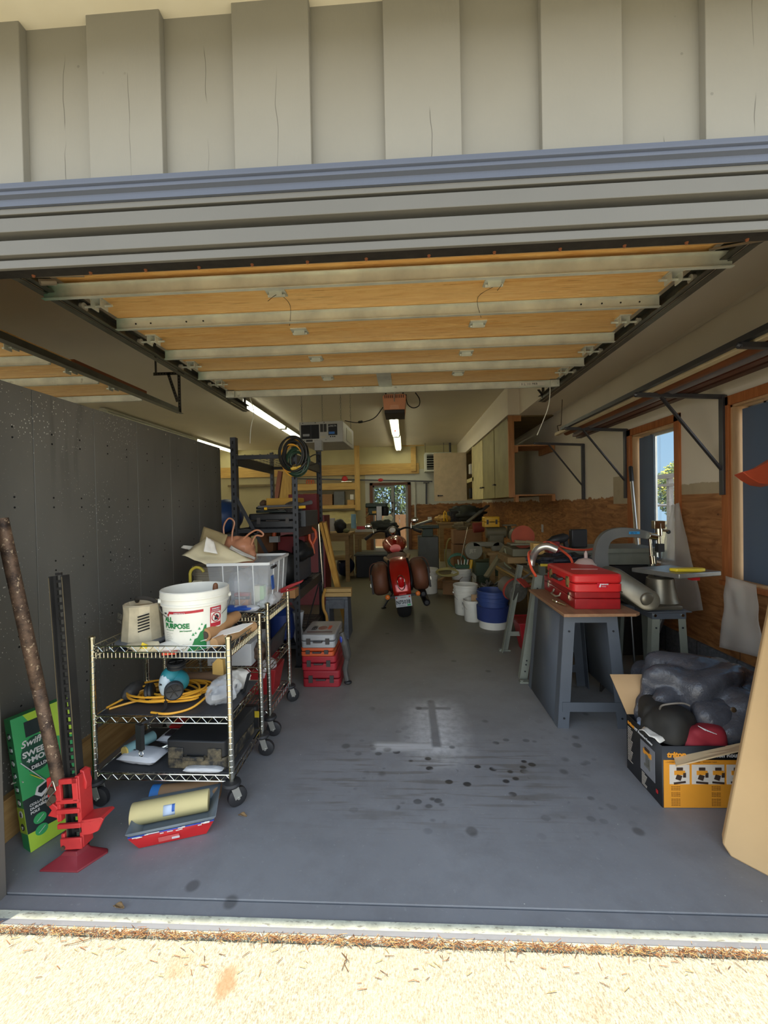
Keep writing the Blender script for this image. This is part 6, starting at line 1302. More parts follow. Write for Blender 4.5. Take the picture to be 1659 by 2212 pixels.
def cbox(nm, lb, loc, dim, m, rz=0, cat='box', flaps=True):
    w, d, h = dim; t_ = thing(nm, lb, cat, loc, rz); f = MB()
    f.add([(0, 0, 0), (w, 0, 0), (w, d, 0), (0, d, 0), (0, 0, h), (w, 0, h), (w, d, h), (0, d, h)], [(0, 1, 2, 3), (0, 1, 5, 4), (1, 2, 6, 5), (2, 3, 7, 6), (3, 0, 4, 7)]+([] if flaps else [(4, 5, 6, 7)])); f.build('carton', m, t_, solid=.004)
    if flaps:
        for P in ([(0, 0, h), (w, 0, h), (w, -d*.3, h*.93), (0, -d*.3, h*.93)], [(0, 0, h), (0, d, h), (-w*.35, d, h*.85), (-w*.35, 0, h*.85)], [(w, 0, h), (w, d, h), (w*1.2, d, h*1.2), (w*1.2, 0, h*1.2)]):
            f = MB(); f.add(P, [(0, 1, 2, 3)]); f.build('flap', m, t_, solid=.004)
    else: f = MB(); f.bb(w*.42, w*.58, -.0035, d, h, h+.003); f.build('tape', M('tape_tan', (196, 172, 128), .4), t_)
    return t_
RKM = M('rack_steel', (58, 60, 64), .45, .4, var=.12)
rk = thing('shelving_rack', 'tall dark slotted steel shelving rack behind the wire carts', 'shelving', (0, 0, 0)); RX0, RX1, RY0, RY1 = -1.435, -.915, 3.43, 4.45
for (x, y, sx, sy) in ((RX0, RY0, 1, 1), (RX1, RY0, -1, 1), (RX0, RY1, 1, -1), (RX1, RY1, -1, -1)):
    f = MB(); f.bb(x-.022, x+.022, y-.002, y+.002, 0, 1.93); f.bb(x+sx*.022-.002, x+sx*.022+.002, min(y, y+sy*.05), max(y, y+sy*.05), 0, 1.93); f.bb(x-.03, x+.03, y-.03, y+.03, 0, .006); o = f.build('post', RKM, rk)
    f = MB()
    for k in range(30): MB().bb(x-.006, x+.006, y-.0035, y-.002, .09+k*.0615, .115+k*.0615).build('slot', HOLE, o)
for z in (1.78, 1.16, .63, .18):
    for y in (RY0+.02, RY1-.02): f = MB(); f.bb(RX0, RX1, y-.012, y+.012, z-.035, z-.005); f.build('end_beam', RKM, rk)
    for x in (RX0+.01, RX1-.01): f = MB(); f.bb(x-.018, x+.018, RY0+.02, RY1-.02, z-.08, z); f.build('side_beam', RKM, rk)
    f = MB(); n = 10
    for k in range(11): f.tube([(RX0, RY0+.03+k*.095, z), (RX1, RY0+.03+k*.095, z)], .0025, 5)
    for k in range(8): f.tube([(RX0+.03+k*.065, RY0, z+.003), (RX0+.03+k*.065, RY1, z+.003)], .0025, 5)
    if z < 1.7: f.bb(RX0+.02, RX1-.02, RY0+.02, RY1-.02, z-.02, z-.006)
    f.build('wire_deck', M('deck_wire', (140, 138, 130), .4, .6) if z > 1.7 else RKM, rk)
f = MB(); f.bar(PY(505, 1066, RY0+.01), PY(640, 1312, RY0+.01), .03, .004, up=(0, 1, 0)); f.build('end_brace', RKM, rk)
f = MB(); f.bar((RX1, RY0+.05, .12), (RX1, RY1-.05, .60), .004, .03); f.build('side_brace', RKM, rk)
# cord hank on the front right post
random.seed(12); cc = PY(637, 985, RY0-.05)
def hank(nm, lb, c, rx, rz_, n, r, m, seed, sp=.02):
    random.seed(seed); pts = []
    for i in range(n*16):
        a = 2*pi*i/16; k = .84+.18*sin(i*.113+seed)+.05*sin(i*.71)+random.uniform(-.02, .02); pts.append(c+Vector((rx*k*cos(a), sp*sin(i*.21+seed)-.01, rz_*k*sin(a)+.01*sin(i*.3))))
    pts = [pts[0]]+[(pts[i-1]+pts[i]*2+pts[i+1])/4 for i in range(1, len(pts)-1)]+[pts[-1]]
    f = MB(); f.tube(smoothpath(pts, 2), r, 6); return one(nm, f, m, lb, 'cord')
hank('extension_cord', 'black cord coil hung over the front right post of the rack', cc+Vector((0, -.02, .01)), .118, .150, 10, .0075, M('cord_black', (28, 28, 26), .5), 3, .035)
hank('extension_cord', 'yellow cord coil hung with the black one on the rack post', cc+Vector((-.015, .005, -.01)), .118, .15, 4, .006, YC, 6, .035)
hank('extension_cord', 'dark green cord coil hung lowest on the rack post', cc+Vector((.02, .0, -.05)), .10, .12, 6, .008, M('cord_green', (34, 62, 46), .5), 8)
f = MB(); f.lathe([(.012, 0), (.022, .01), (.024, .05), (.014, .06), (.012, .09)], PY(628, 1012, 3.34), 14, axis=(1, 0, .15)); one('cord_plug', f, M('plug_grey_yellow', (214, 176, 70), .5), 'big yellow plug end of the hung cord coil', 'plug')
bx('junction_box', 'small grey box perched on the rear right post of the rack', 'box', (RX1-.04, RY1-.05, 1.935), (.08, .08, .11), M('box_grey', (150, 148, 142), .5))
f = MB(); f.tube(smoothpath([PY(665, 990, 3.45), PY(680, 982, 4.0), PY(690, 985, 4.4), PY(684, 1000, 4.0), PY(664, 1006, 3.5)]), .006, 6); one('power_lead', f, BLK, 'black cable running from the coil to the small grey box', 'cord')
# rack contents
case('tool_case', 'large black trunk-like tool case on the second rack shelf', (-1.34, 3.47, 1.165), (.44, .80, .12), BLKP)
case('tool_case', 'low dark green case stacked on the big black one', (-1.32, 3.60, 1.29), (.30, .50, .055), M('case_dark_green', (36, 46, 40), .5))
bx('yellow_box', 'open mustard yellow box on top of the dark cases', 'box', (-1.27, 3.75, 1.346), (.29, .25, .075), M('mustard', (196, 150, 52), .6))
t_ = thing('level_tube', 'silver rod with yellow ends lying on the black case', 'rod', (0, 0, 0)); A, B = PY(571, 1099, 3.46), PY(660, 1095, 3.5)
f = MB(); f.tube([A, B], .008, 10); f.build('rod', CHR, t_); f = MB(); f.tube([B-(B-A)*.16, B], .013, 10); f.build('grip', YELP, t_); f = MB(); f.tube([A, A+(B-A)*.07], .012, 10); f.build('end_cap', YELP, t_)
f = MB(); f.tube([PY(557, 1095, 3.5), PY(640, 1092, 3.55), PY(672, 1085, 3.7)], [.010, .012, .02], 8); one('umbrella', f, M('grey_rod', (92, 92, 94), .6), 'folded grey umbrella lying behind the silver rod on the rack', 'umbrella')
bagflat('grey_cloth', 'grey folded cloth draped on the right of the black case', (-1.0, 3.66, 1.288), (.08, .13, .05), M('cloth_grey', (84, 82, 82), .8), 61, 'cloth')
bx('red_box', 'dark red flat box at the rear of the second rack shelf', 'box', (-1.22, 4.30, 1.17), (.30, .12, .30), M('dark_red_box', (112, 24, 28), .55))
bagflat('work_glove', 'small brown work glove on the rack left of the yellow box', (-1.33, 3.85, 1.35), (.04, .035, .03), M('glove_brown', (94, 72, 54), .8), 62, 'glove')
f = MB(); f.bar(PY(594, 1078, 5.0)+Vector((-.22, 0, -1.39)), PY(606, 1018, 5.0), .05, .05); one('wood_post', f, wood('post_reddish', (120, 66, 34), (150, 88, 50), 1, 'Z'), 'reddish wooden post leaning behind the rack', 'timber')
bx('grey_tote', 'dark grey ribbed plastic tote at the right of the second rack shelf', 'tote', (-.93, 3.55, 1.165), (.07, .5, .14), M('tote_dark_grey', (62, 66, 70), .5))
def clampset(lb, p, m):
    f = MB(); f.tube([p+Vector((-.03, 0, .08)), p+Vector((-.03, 0, .0)), p+Vector((.0, 0, -.06)), p+Vector((.01, 0, -.14))], .014, 8); f.tube([p+Vector((.03, 0, .08)), p+Vector((.035, 0, .02)), p+Vector((.0, 0, -.05))], .012, 8); f.tube([p+Vector((-.03, 0, .08)), p+Vector((0, 0, .11)), p+Vector((.03, 0, .08))], .014, 8); return one('spring_clamp', f, m, lb, 'clamp')
ORG = M('orange_tool', (206, 88, 44), .45)
clampset('orange spring clamp hanging at the rear right of the rack', PY(675, 1165, 4.0), ORG)
t_ = thing('cordless_drill', 'orange cordless drill standing on the third rack shelf', 'drill', PY(592, 1178, 3.8)); f = MB(); f.tube([(0, 0, .08), (.01, 0, .17)], .02, 10); f.lathe([(.028, 0), (.034, .03), (.034, .10), (.018, .14)], (-.05, 0, .19), 14, axis=(1, 0, 0)); f.build('body', ORG, t_); f = MB(); f.bb(-.035, .05, -.03, .03, .03, .085); f.build('battery', M('silver_battery', (150, 150, 150), .5), t_)
bx('red_crate', 'dark red toolbox on the third rack shelf behind the post', 'toolbox', (-1.22, 3.9, .86), (.26, .30, .20), M('dark_red_box', (112, 24, 28), .55))
bx('brown_box', 'brown carton on the third rack shelf beside the drill', 'box', (-1.40, 3.85, .86), (.15, .25, .24), M('dim_carton', (110, 70, 40), .8))
bx('storage_bin', 'low grey-blue bin carrying the boxes on the third rack shelf', 'bin', (-1.40, 3.75, .64), (.42, .48, .215), M('bin_blue_grey', (66, 74, 84), .5))
f = crumple((-1.12, 3.60, .80), (.19, .13, .155), .10, 5, 7, flat=.645); one('equipment_bag', f, M('bag_black', (26, 27, 28), .55), 'large black padded bag on the third rack shelf', 'bag', bev=0)
f = crumple((-.97, 3.85, .92), (.09, .12, .09), .4, 9, 8); one('black_strap_bag', f, M('bag_black', (26, 27, 28), .55), 'heap of black straps beside the padded black bag on the rack', 'strap')
bx('pink_tag', 'small pink tag on the black bag at the rack edge', 'tag', (-.94, 3.46, .745), (.035, .01, .03), M('pink_label', (200, 130, 125), .6))
t_ = thing('wooden_case', 'small pale wooden case with metal clasp on the rack, in front of the post', 'case', (-1.22, 3.30, .60)); f = MB(); f.bb(0, .32, 0, .12, 0, .075); f.build('case_body', wood('pale_wood', (160, 112, 66), (196, 150, 98), 1, 'X'), t_, bev=.003); f = MB(); f.bb(.24, .262, -.004, 0, .02, .05); f.build('clasp', M('brass_dull', (120, 100, 66), .4, .6), t_); f = MB(); f.bb(.02, .30, .0, .12, -.03, -.001); f.build('tray_support', RKM, t_)
f = MB(); f.lathe([(.10, 0), (.12, .02), (.12, .22), (.06, .27), (.03, .30), (0, .30)], (-1.10, 3.62, .185), 20); one('blue_jug', f, M('blue_jug', (36, 58, 120), .4), 'dark blue plastic jug on the lowest rack shelf', 'jug')
f = MB(); f.lathe([(.03, 0), (.045, .05), (.03, .12), (.045, .24), (.05, .26)], (-.93, 3.50, .185), 16); one('white_bottle', f, M('bottle_pale', (176, 180, 184), .5), 'pale plastic funnel bottle beside the blue jug', 'bottle')
f = crumple((-1.17, 3.28, .15), (.13, .11, .14), .16, 9, 17, flat=.005); one('red_sack', f, M('red_sack', (132, 30, 40), .5), 'red printed sack slumped on the floor before the rack', 'sack')
bx('dim_carton', 'dark carton at the left of the lowest rack shelf', 'box', (-1.42, 3.6, .185), (.17, .3, .22), M('dim_carton2', (60, 50, 44), .8))
f = MB(); f.bb(-1.0, -.97, 3.25, 3.28, .0, .55); 
# case stack on the floor
S0 = G(648, 1482)
case('tool_case', 'bottom dark red plastic case of the stack on the floor', (-.785, 3.03, .0), (.28, .34, .122), M('case_red', (146, 32, 42), .45))
case('tool_case', 'second dark red plastic case in the floor stack, under the orange one', (-.792, 3.03, .123), (.26, .34, .108), M('case_red2', (156, 34, 44), .45))
case('tool_case', 'orange-brown flat case between red and silver cases', (-.792, 3.02, .232), (.245, .34, .068), M('case_orange', (196, 86, 44), .45))
t_ = case('tool_case', 'silver-grey printed case on top of the floor stack', (-.782, 3.00, .301), (.25, .37, .098), M('case_silver', (164, 166, 168), .35, .3))
f = MB(); f.bb(.03, .22, .06, .075, .098, .0995); f.build('print', M('print_maroon', (90, 40, 38), .5), t_); f = MB(); f.prism([(.13+.035*cos(q), .17+.05*sin(q)) for q in [2*pi*k/16 for k in range(16)]], .098, .0992, 'Z'); f.build('print', M('print_face', (150, 110, 96), .6), t_); f = MB(); f.bb(.17, .195, .14, .23, .098, .0994); f.build('print', M('print_orange', (200, 80, 50), .5), t_); text('FEIN', .05, INK, t_, (.085, .12, .0985), (0, 0, 90), bold=.002)
t_ = thing('grip_bag', 'grey and black grease gun bag hanging at the right of the case stack', 'tool bag', (-.49, 3.05, 0)); f = MB(); f.tube(smoothpath([(-.0, 0, .40), (.02, 0, .33), (.035, .02, .22), (.02, .02, .12), (.035, 0, .04)]), [.02]*6+[.03]*7+[.022]*6+[.02]*6, 10); f.build('bag_body', M('strap_grey', (72, 70, 66), .6), t_); f = MB(); f.ell((.0, -.01, .355), (.014, .012, .03)); f.build('blue_tip', M('tip_blue', (40, 60, 150), .4), t_); f = MB(); f.ell((.04, 0, .03), (.03, .025, .015)); f.build('foot_cap', BLKP, t_)
# grey step stool with timber on it, folded yellow sawhorse, curved wooden frame
st_ = thing('step_stool', 'speckled grey plastic step stool behind the case stack', 'stool', (0, 0, 0)); y0 = 4.15; a = PY(703, 1290, y0); b = PY(752, 1335, y0); SG = M('stool_grey', (86, 90, 96), .6, var=.2, sc=30)
f = MB(); f.bb(a.x, b.x, y0, y0+.22, a.z-.03, a.z); f.build('step', SG, st_, bev=.008)
for x in (a.x, b.x-.035): f = MB(); f.add([(x-.01, y0-.03, 0), (x+.045, y0-.03, 0), (x+.045, y0+.26, 0), (x-.01, y0+.26, 0), (x, y0, a.z-.03), (x+.035, y0, a.z-.03), (x+.035, y0+.22, a.z-.03), (x, y0+.22, a.z-.03)], [(3, 2, 1, 0), (4, 5, 6, 7), (0, 1, 5, 4), (1, 2, 6, 5), (2, 3, 7, 6), (3, 0, 4, 7)]); f.build('side', SG, st_, bev=.006)
f = MB(); f.bb(a.x+.03, b.x-.03, y0+.01, y0+.03, a.z-.12, a.z-.03); f.build('apron', SG, st_)
LUM = wood('lumber', (166, 132, 76), (206, 172, 108), 1, 'X'); YEL = wood('yellow_lumber', (176, 128, 50), (214, 164, 76), 1, 'Z')
for k in (0, 1): one('board_offcut', MB().bb(0, .27, 0, .09, 0, .038), LUM, ['lower', 'upper'][k]+' pale board resting on the grey step stool', 'timber', (a.x-.01, y0+.01, a.z+.001+k*.043), bev=.002)
fx = thing('folding_sawhorse', 'yellow wooden folded frame leaning upright right of the rack', 'sawhorse', (0, 0, 0))
for dx in (0, .042): f = MB(); f.bar(PY(693, 1128, 4.35)+Vector((dx, 0, 0)), Vector((PY(745, 1272, 4.6).x+dx*.4, 4.6, .02)), .03, .06, up=(0, 1, 0)); f.build('leg', YEL, fx)
f = MB(); f.tube(smoothpath([PY(703, 1272, 4.05), PY(698, 1290, 4.05), PY(699, 1315, 4.05), PY(706, 1335, 4.05), Vector((PY(706, 1335, 4.05).x, 4.05, .01))]), .014, 8); one('curved_handle', f, YEL, 'curved yellow wooden handle standing before the grey stool', 'handle')
f = MB(); f.tube([PY(688, 1132, 4.3), Vector((-.86, 4.35, .0))], .008, 8); one('steel_pole', f, CHR, 'thin steel pole upright beside the rack rear post', 'pole')
f = MB(); f.tube([PY(735, 1170, 4.9), Vector((-.78, 4.9, .0))], .014, 8)
# ---- left back: ball, workbench, back wall frames and shelves
f = MB(); f.ell((-2.33, 5.3, 1.24), .22, 28, 20); one('exercise_ball', f, M('ball_blue', (30, 62, 110), .4), 'dark blue ball showing past the far edge of the dark partition', 'ball')
bx('ball_stand', 'dim cabinet under the blue ball behind the partition', 'cabinet', (-2.6, 5.05, 0), (.5, .5, 1.02), M('dim_cabinet', (70, 66, 58), .7))
PINE = wood('pine', (176, 138, 72), (216, 178, 104), 1, 'X')
def timb(nm, lb, x0, x1, ya, yb, Y, d=.04, m=PINE): a = PY(x0, ya, Y); b = PY(x1, yb, Y); return one(nm, MB().bb(min(a.x, b.x), max(a.x, b.x), Y-d, Y, min(a.z, b.z), max(a.z, b.z)), m, lb, 'timber', bev=.003)
YW = YB-.02
timb('wood_rail', 'long pine rail across the back wall above the rack', 476, 905, 1011, 1023, YW); timb('wood_post', 'pine post hanging from the ceiling at the end of the wall shelves', 765, 779, 963, 1102, YW-.30, .05, wood('pine_v', (176, 138, 72), (216, 178, 104), 1, 'Z')); timb('wood_post', 'short pine post above the back door, right end of the rail', 887, 899, 966, 1018, YW-.05); timb('wood_rail', 'short pine block under the ceiling above the short post', 866, 916, 957, 963, YW-.1)
for i, (x0, x1, ya, yb, lb) in enumerate(((632, 772, 1046, 1057, 'upper pine wall shelf right of the rack'), (688, 774, 1092, 1098, 'lower pine wall shelf holding cartons and a grey crate'))):
    a = PY(x0, ya, YW-.3); b = PY(x1, yb, YW-.3); one('wall_shelf', MB().bb(a.x, b.x, YW-.32, YW, b.z, a.z), PINE, lb, 'shelf', bev=.003)
def onshelf(nm, lb, cat, x0, x1, yt, yb, m, d=.22): a = PY(x0, yt, YW-.28); b = PY(x1, yb, YW-.28); return bx(nm, lb, cat, (a.x, YW-.28, b.z), (b.x-a.x, d, a.z-b.z), m)
CBM = M('carton_dim', (150, 112, 74), .8)
onshelf('carton', 'long brown carton on the lower wall shelf, leftmost', 'box', 655, 693, 1066, 1091, CBM); onshelf('carton', 'brown carton between the long one and the grey crate', 'box', 694, 718, 1068, 1091, CBM); onshelf('grey_crate', 'grey plastic crate with lid on the lower wall shelf', 'crate', 721, 744, 1062, 1091, M('crate_grey', (96, 98, 98), .5)); onshelf('carton', 'small yellowish carton right of the grey crate', 'box', 750, 765, 1080, 1091, M('carton_yellow', (190, 150, 90), .8)); onshelf('paper_stack', 'white papers propped on the small yellowish carton', 'paper', 756, 764, 1068, 1079, PAPW, .1)
for i, x in enumerate((665, 670, 676)): clampset(['leftmost', 'middle', 'rightmost'][i]+' of three orange spring clamps on the wall rail', PY(x, 1038, YW-.1)+Vector((0, -.04, -.09)), ORG)
t_ = thing('spray_gun', 'red and silver spray gun on the upper wall shelf near the post', 'spray gun', PY(745, 1044, YW-.25)); f = MB(); f.ell((0, 0, .12), (.09, .06, .10)); f.build('cup', REDP, t_); f = MB(); f.cyl((-.10, 0, .05), (.22, 0, .05), .045, seg=14); f.build('barrel', CHR, t_)
t_ = thing('bar_clamp_rail', 'long black pipe clamp with a red jaw across the back wall', 'clamp', (0, 0, 0)); f = MB(); f.bar(PY(640, 1034, YW-.1), PY(934, 1040, YW-.1), .03, .04); f.build('bar', DARKST, t_); f = MB(); f.ell(PY(822, 1037, YW-.12), (.08, .04, .05)); f.build('jaw', REDP, t_)
f = MB(); a = PY(921, 1043, YW-.06); b = PY(921, 1089, YW-.06); f.bar(a, b, .05, .02, up=(0, 1, 0)); f.bar(a+Vector((-.09, 0, 0)), a+Vector((.09, 0, 0)), .05, .03); one('sledge_hammer', f, DARKST, 'dark long-handled hammer hanging head up right of the back door', 'hammer')
f = MB(); a = PY(616, 1030, YW-.04); f.bar(a+Vector((-.18, 0, 0)), a+Vector((.22, 0, 0)), .03, .05); f.bar(a+Vector((.03, 0, .03)), a+Vector((.05, 0, -.6)), .05, .05, up=(0, 1, 0)); one('car_jack', f, M('jack_dim_red', (130, 30, 30), .5), 'red scissor handle hanging on the wall behind the rack', 'tool')
f = MB(); a = PY(624, 1070, YW-.1); f.bb(a.x-.3, a.x+.1, YW-.15, YW-.05, 1.2, 2.35); one('wood_post', f, wood('pine_v', (176, 138, 72), (216, 178, 104), 1, 'Z'), 'wide pine board fixed upright on the wall behind the rack', 'timber')
one('wall_ledge', MB().bb(-5.4, -2.5, YW-.12, YW, 2.0, 2.06), M('ledge_dim', (120, 104, 72), .7), 'thin ledge along the back wall left of the rack', 'ledge')
t_ = thing('wall_heater', 'white louvred ceiling heater partly behind the open cabinet door', 'heater', (0, 0, 0)); a = PY(917, 978, 12.0); b = PY(950, 1018, 12.0)
f = MB(); f.bb(a.x, b.x+.35, 12.0, 12.5, b.z, a.z); f.build('housing', M('heater_white', (206, 208, 196), .5), t_, bev=.01)
f = MB(); f.bb(a.x+.06, a.x+.45, 11.985, 12.0, b.z+.06, a.z-.06); f.build('grille', HOLE, t_); f = MB()
for k in range(6): f.bb(a.x+.06, a.x+.45, 11.96, 11.985, b.z+.09+k*.07, b.z+.10+k*.07)
f.build('louvre', M('heater_white', (206, 208, 196), .5), t_); f = MB(); f.bb(a.x+.02, a.x+.03, 12.1, 12.12, a.z, ZC); f.bb(a.x+.55, a.x+.56, 12.1, 12.12, a.z, ZC); f.cyl((a.x+.75, 12.2, a.z), (a.x+.75, 12.2, ZC), .03); f.build('hanger', DARKST, t_)
f = MB(); f.cyl(PY(897, 1092, YW), Vector((PY(897, 1092, YW).x, YW, 2.1)), .03, seg=10); f.cyl(Vector((PY(897, 1092, YW).x, YW, .9)), Vector((PY(897, 1092, YW).x, YW, 1.35)), .03, seg=10); one('conduit_pipe', f, M('conduit_white', (190, 190, 180), .5), 'white conduit pipe running down the back wall right of the door', 'pipe')
bx('wall_outlet', 'white square outlet on the plywood right of the back door', 'outlet', PY(924, 1126, YW-.01)+Vector((0, -.02, 0)), (.12, .02, .13), WINK); bx('wall_outlet', 'white outlet plate on the plywood of the right wall', 'outlet', (XR-.012, PX(1174, 1140, XR).y, PX(1174, 1150, XR).z), (.012, .08, .13), WINK)
# workbenches at the back
def bench(nm, lb, x0, x1, ya, yb, z, m, lw=.07, shelf=None):
    t_ = thing(nm, lb, 'workbench', (0, 0, 0)); f = MB(); f.bb(x0, x1, ya, yb, z-.04, z); f.build('top', m, t_, bev=.003)
    for x in (x0+.03, x1-lw-.03):
        for y in (ya+.03, yb-lw-.03): f = MB(); f.bb(x, x+lw, y, y+lw, 0, z-.04); f.build('leg', m, t_)
    f = MB(); f.bb(x0+.03, x1-.03, ya+.02, ya+.05, z-.14, z-.04); f.build('apron', m, t_)
    if shelf: f = MB(); f.bb(x0+.05, x1-.05, ya+.05, yb-.05, shelf, shelf+.02); f.build('shelf', m, t_)
    return t_
BW = wood('bench_wood', (128, 100, 60), (164, 134, 86), 1, 'X')
b1 = bench('workbench', 'wooden workbench at the back left behind the rack', -2.6, -.98, 7.3, 8.0, .86, BW, .07, .38)
bx('boxed_tool', 'white and black printed box upright on the back left workbench', 'box', PY(712, 1148, 7.5)-Vector((0, 0, .0)), (.09, .09, .24), M('boxed_white', (186, 184, 174), .6))
f = crumple((PY(735, 1135, 7.5).x, 7.5, .985), (.11, .10, .13), .2, 6, 3, flat=.862); one('tool_bag', f, M('bag_black', (26, 27, 28), .55), 'black soft peaked bag on the back left workbench', 'bag')
f = MB(); f.ell((PY(748, 1150, 7.45).x, 7.45, .90), (.06, .06, .04)); one('putty_tub', f, M('tub_olive', (120, 118, 80), .6), 'small olive tub at the right end of the back left workbench', 'tub')
sheet('drop_sheet', 'cream drop sheet hanging on the back wall under the lower shelf', [Vector((-2.6, 12.4, 1.25)), Vector((-1.5, 12.4, 1.22)), Vector((-1.4, 11.9, .86)), Vector((-2.6, 11.9, .86))], M('drop_cream', (182, 170, 122), .8), 'cloth', wav=.06, nu=16)
f = MB(); f.lathe([(.05, 0), (.05, .28)], (PY(764, 1140, 8.2).x, 8.2, .90), 14); one('paper_towel_roll', f, M('towel_blue', (130, 170, 190), .7), 'pale blue paper towel roll behind the bench near the door', 'roll')
b2 = bench('workbench', 'low bench carrying the drill press before the back door', -1.05, -.15, 8.2, 8.9, .82, BW)
bx('white_board', 'white board with red box lying left of the drill press', 'board', (PY(768, 1140, 8.3).x, 8.22, .822), (.42, .4, .05), M('board_white', (200, 196, 184), .6)); bx('red_tool_box', 'small bright red box on the white board by the drill press', 'box', (PY(771, 1135, 8.3).x, 8.25, .874), (.17, .1, .06), REDP)
dp = thing('drill_press', 'dark green drill press standing before the glazed back door', 'drill press', (0, 0, 0)); DG = M('press_green', (44, 58, 46), .45, .2); Yd = 8.45
f = MB(); a = PY(790, 1087, Yd); b = PY(836, 1096, Yd); f.bb(a.x, b.x, Yd-.1, Yd+.2, b.z, a.z); f.build('belt_cover', DG, dp, bev=.02); f = MB(); a = PY(795, 1096, Yd); b = PY(818, 1112, Yd); f.bb(a.x, b.x, Yd-.08, Yd+.15, b.z, a.z); hd_ = f.build('head', DG, dp, bev=.02)
f = MB(); f.bb(a.x+.09, a.x+.17, Yd-.085, Yd-.08, b.z+.03, b.z+.08); f.build('label', YELP, hd_); f = MB(); f.lathe([(.07, 0), (.085, .03), (.085, .17), (.06, .2)], PY(831, 1114, Yd+.15), 20); f.build('motor', BLKP, dp)
f = MB(); c = PY(815, 1100, Yd+.12); f.cyl((c.x, c.y, .85), (c.x, c.y, c.z), .035, seg=16); f.build('column', STL, dp); f = MB(); f.bb(c.x-.14, c.x+.14, Yd-.15, Yd+.22, .822, .855); f.build('base', DG, dp, bev=.01); f = MB(); f.cyl(PY(797, 1108, Yd-.1), PY(789, 1118, Yd-.18), .010, seg=8); f.build('feed_handle', CHR, dp); f = MB(); f.bb(PY(792, 1, Yd).x, PY(803, 1, Yd).x, Yd-.12, Yd-.1, .90, PY(1, 1110, Yd).z); f.build('label_plate', WINK, dp)
sheet('paper_sheet', 'white papers tilted against the drill press column', [PY(823, 1132, 8.6), PY(842, 1139, 8.5), PY(850, 1118, 8.8), PY(833, 1108, 8.9)], M('paper_grey', (196, 192, 170), .7), 'paper', wav=.02)
bagflat('engine_part', 'dark greasy machine part on the low bench behind the motorcycle', (-.45, 8.35, .822), (.30, .10, .12), M('part_dark', (52, 56, 50), .5, .3), 71, 'machine part')
bx('storage_bin', 'black lidded bin on the floor left of the motorcycle', 'bin', G(770, 1248), (.62, .45, .40), M('bin_black', (24, 28, 34), .5), bev=.01)
bx('bin_lid', 'grey lid lying on the black bin left of the motorcycle', 'lid', G(766, 1248)+Vector((0, -.02, .402)), (.68, .5, .03), M('lid_grey', (78, 82, 80), .5))
f = crumple(G(742, 1250)+Vector((0, .3, .2)), (.18, .16, .19), .15, 5, 5, flat=.0); one('duffel_bag', f, M('bag_navy', (26, 34, 62), .5), 'dark blue bag on the floor between rack and black bin', 'bag'); sheet('white_card', 'crumpled white card on top of the dark blue bag', [PY(731, 1217, 7.8), PY(748, 1221, 7.8), PY(746, 1209, 7.9), PY(736, 1208, 7.9)], PAPW, 'paper', wav=.02)
bx('tall_locker', 'dark red steel cabinet glimpsed behind the rack', 'cabinet', (-1.85, 5.6, 0), (.75, .4, 1.22), M('locker_red', (108, 22, 26), .5))
# right of the bike
gm = thing('jointer', 'grey steel cabinet base of a machine right of the motorcycle', 'machine', (0, 0, 0)); a = G(904, 1232); f = MB(); f.bb(a.x, a.x+.40, 8.3, 8.8, 0, .70); f.build('cabinet', M('base_grey', (92, 96, 94), .5), gm, bev=.01); f = MB(); f.bb(a.x+.08, a.x+.30, 8.3, 8.7, .70, .86); f.bb(a.x-.12, a.x+.42, 8.35, 8.75, .86, .92); f.build('machine_bed', DG, gm, bev=.01); f = MB(); f.cyl((a.x-.05, 8.3, .93), (a.x+.28, 8.3, 1.03), .03, seg=10); f.build('guard_arm', STL, gm)
b3 = bench('workbench', 'wooden bench at the back right below the cabinets', PY(945, 1130, 10).x, 2.1, 9.8, 10.5, .92, BW, .10)
bagflat('hose_pile', 'yellow cords piled on the back right bench', (PY(958, 1125, 10).x, 10.0, .92), (.20, .12, .09), M('cord_dull_yellow', (180, 140, 70), .6, var=.5, sc=30), 72, 'cord')
t_ = case('tool_case', 'black tool case standing open on the back right bench', (PY(972, 1125, 10).x, 9.95, .92), (.30, .2, .25), BLKP, .2)
bagflat('tool_pile', 'heap of dark tools on the back right bench under the cabinet', (PY(1010, 1125, 10).x, 10.1, .92), (.45, .15, .20), M('part_dark', (52, 56, 50), .5, .3), 73, 'tool')
f = MB(); f.bar(PY(1010, 1128, 9.6), PY(1054, 1092, 10.2), .10, .03); one('hand_saw', f, STL, 'long steel saw blade slanting up over the tool heap', 'saw')
f = MB(); f.tube([PY(959, 1126, 9.8), PY(959, 1108, 9.8), PY(961, 1104, 9.8), PY(964, 1108, 9.8), PY(966, 1126, 9.8)], .018, 6); one('yellow_hook', f, YELP, 'upright yellow hook on the back right bench', 'hook')
cbox('carton', 'brown carton stacked highest right of the grey machine base', (PY(980, 1168, 7.6).x, 7.6, .62), (.50, .4, .24), CBM, flaps=False); cbox('carton', 'large brown carton under the stacked one, right of the grey machine', (PY(980, 1200, 7.6).x, 7.62, .0), (.42, .4, .60), CBM, flaps=False)
f = MB(); f.cyl(PY(1022, 1140, 7.5), PY(1044, 1138, 7.5), .09, seg=16); one('red_roll', f, M('roll_red', (140, 56, 44), .6), 'reddish roll lying on the stacked carton', 'roll'); bagflat('rag_pile', 'olive rag pile on the stacked carton', (PY(1000, 1140, 7.6).x, 7.75, .862), (.16, .1, .08), M('rag_olive', (120, 108, 78), .8), 74, 'rag')
yc_ = case('tool_case', 'yellow plastic case on top of the bench grinder pile', (PY(1046, 1137, 6.5).x, 6.5, PY(1046, 1139, 6.5).z), (.24, .2, .16), YELP)
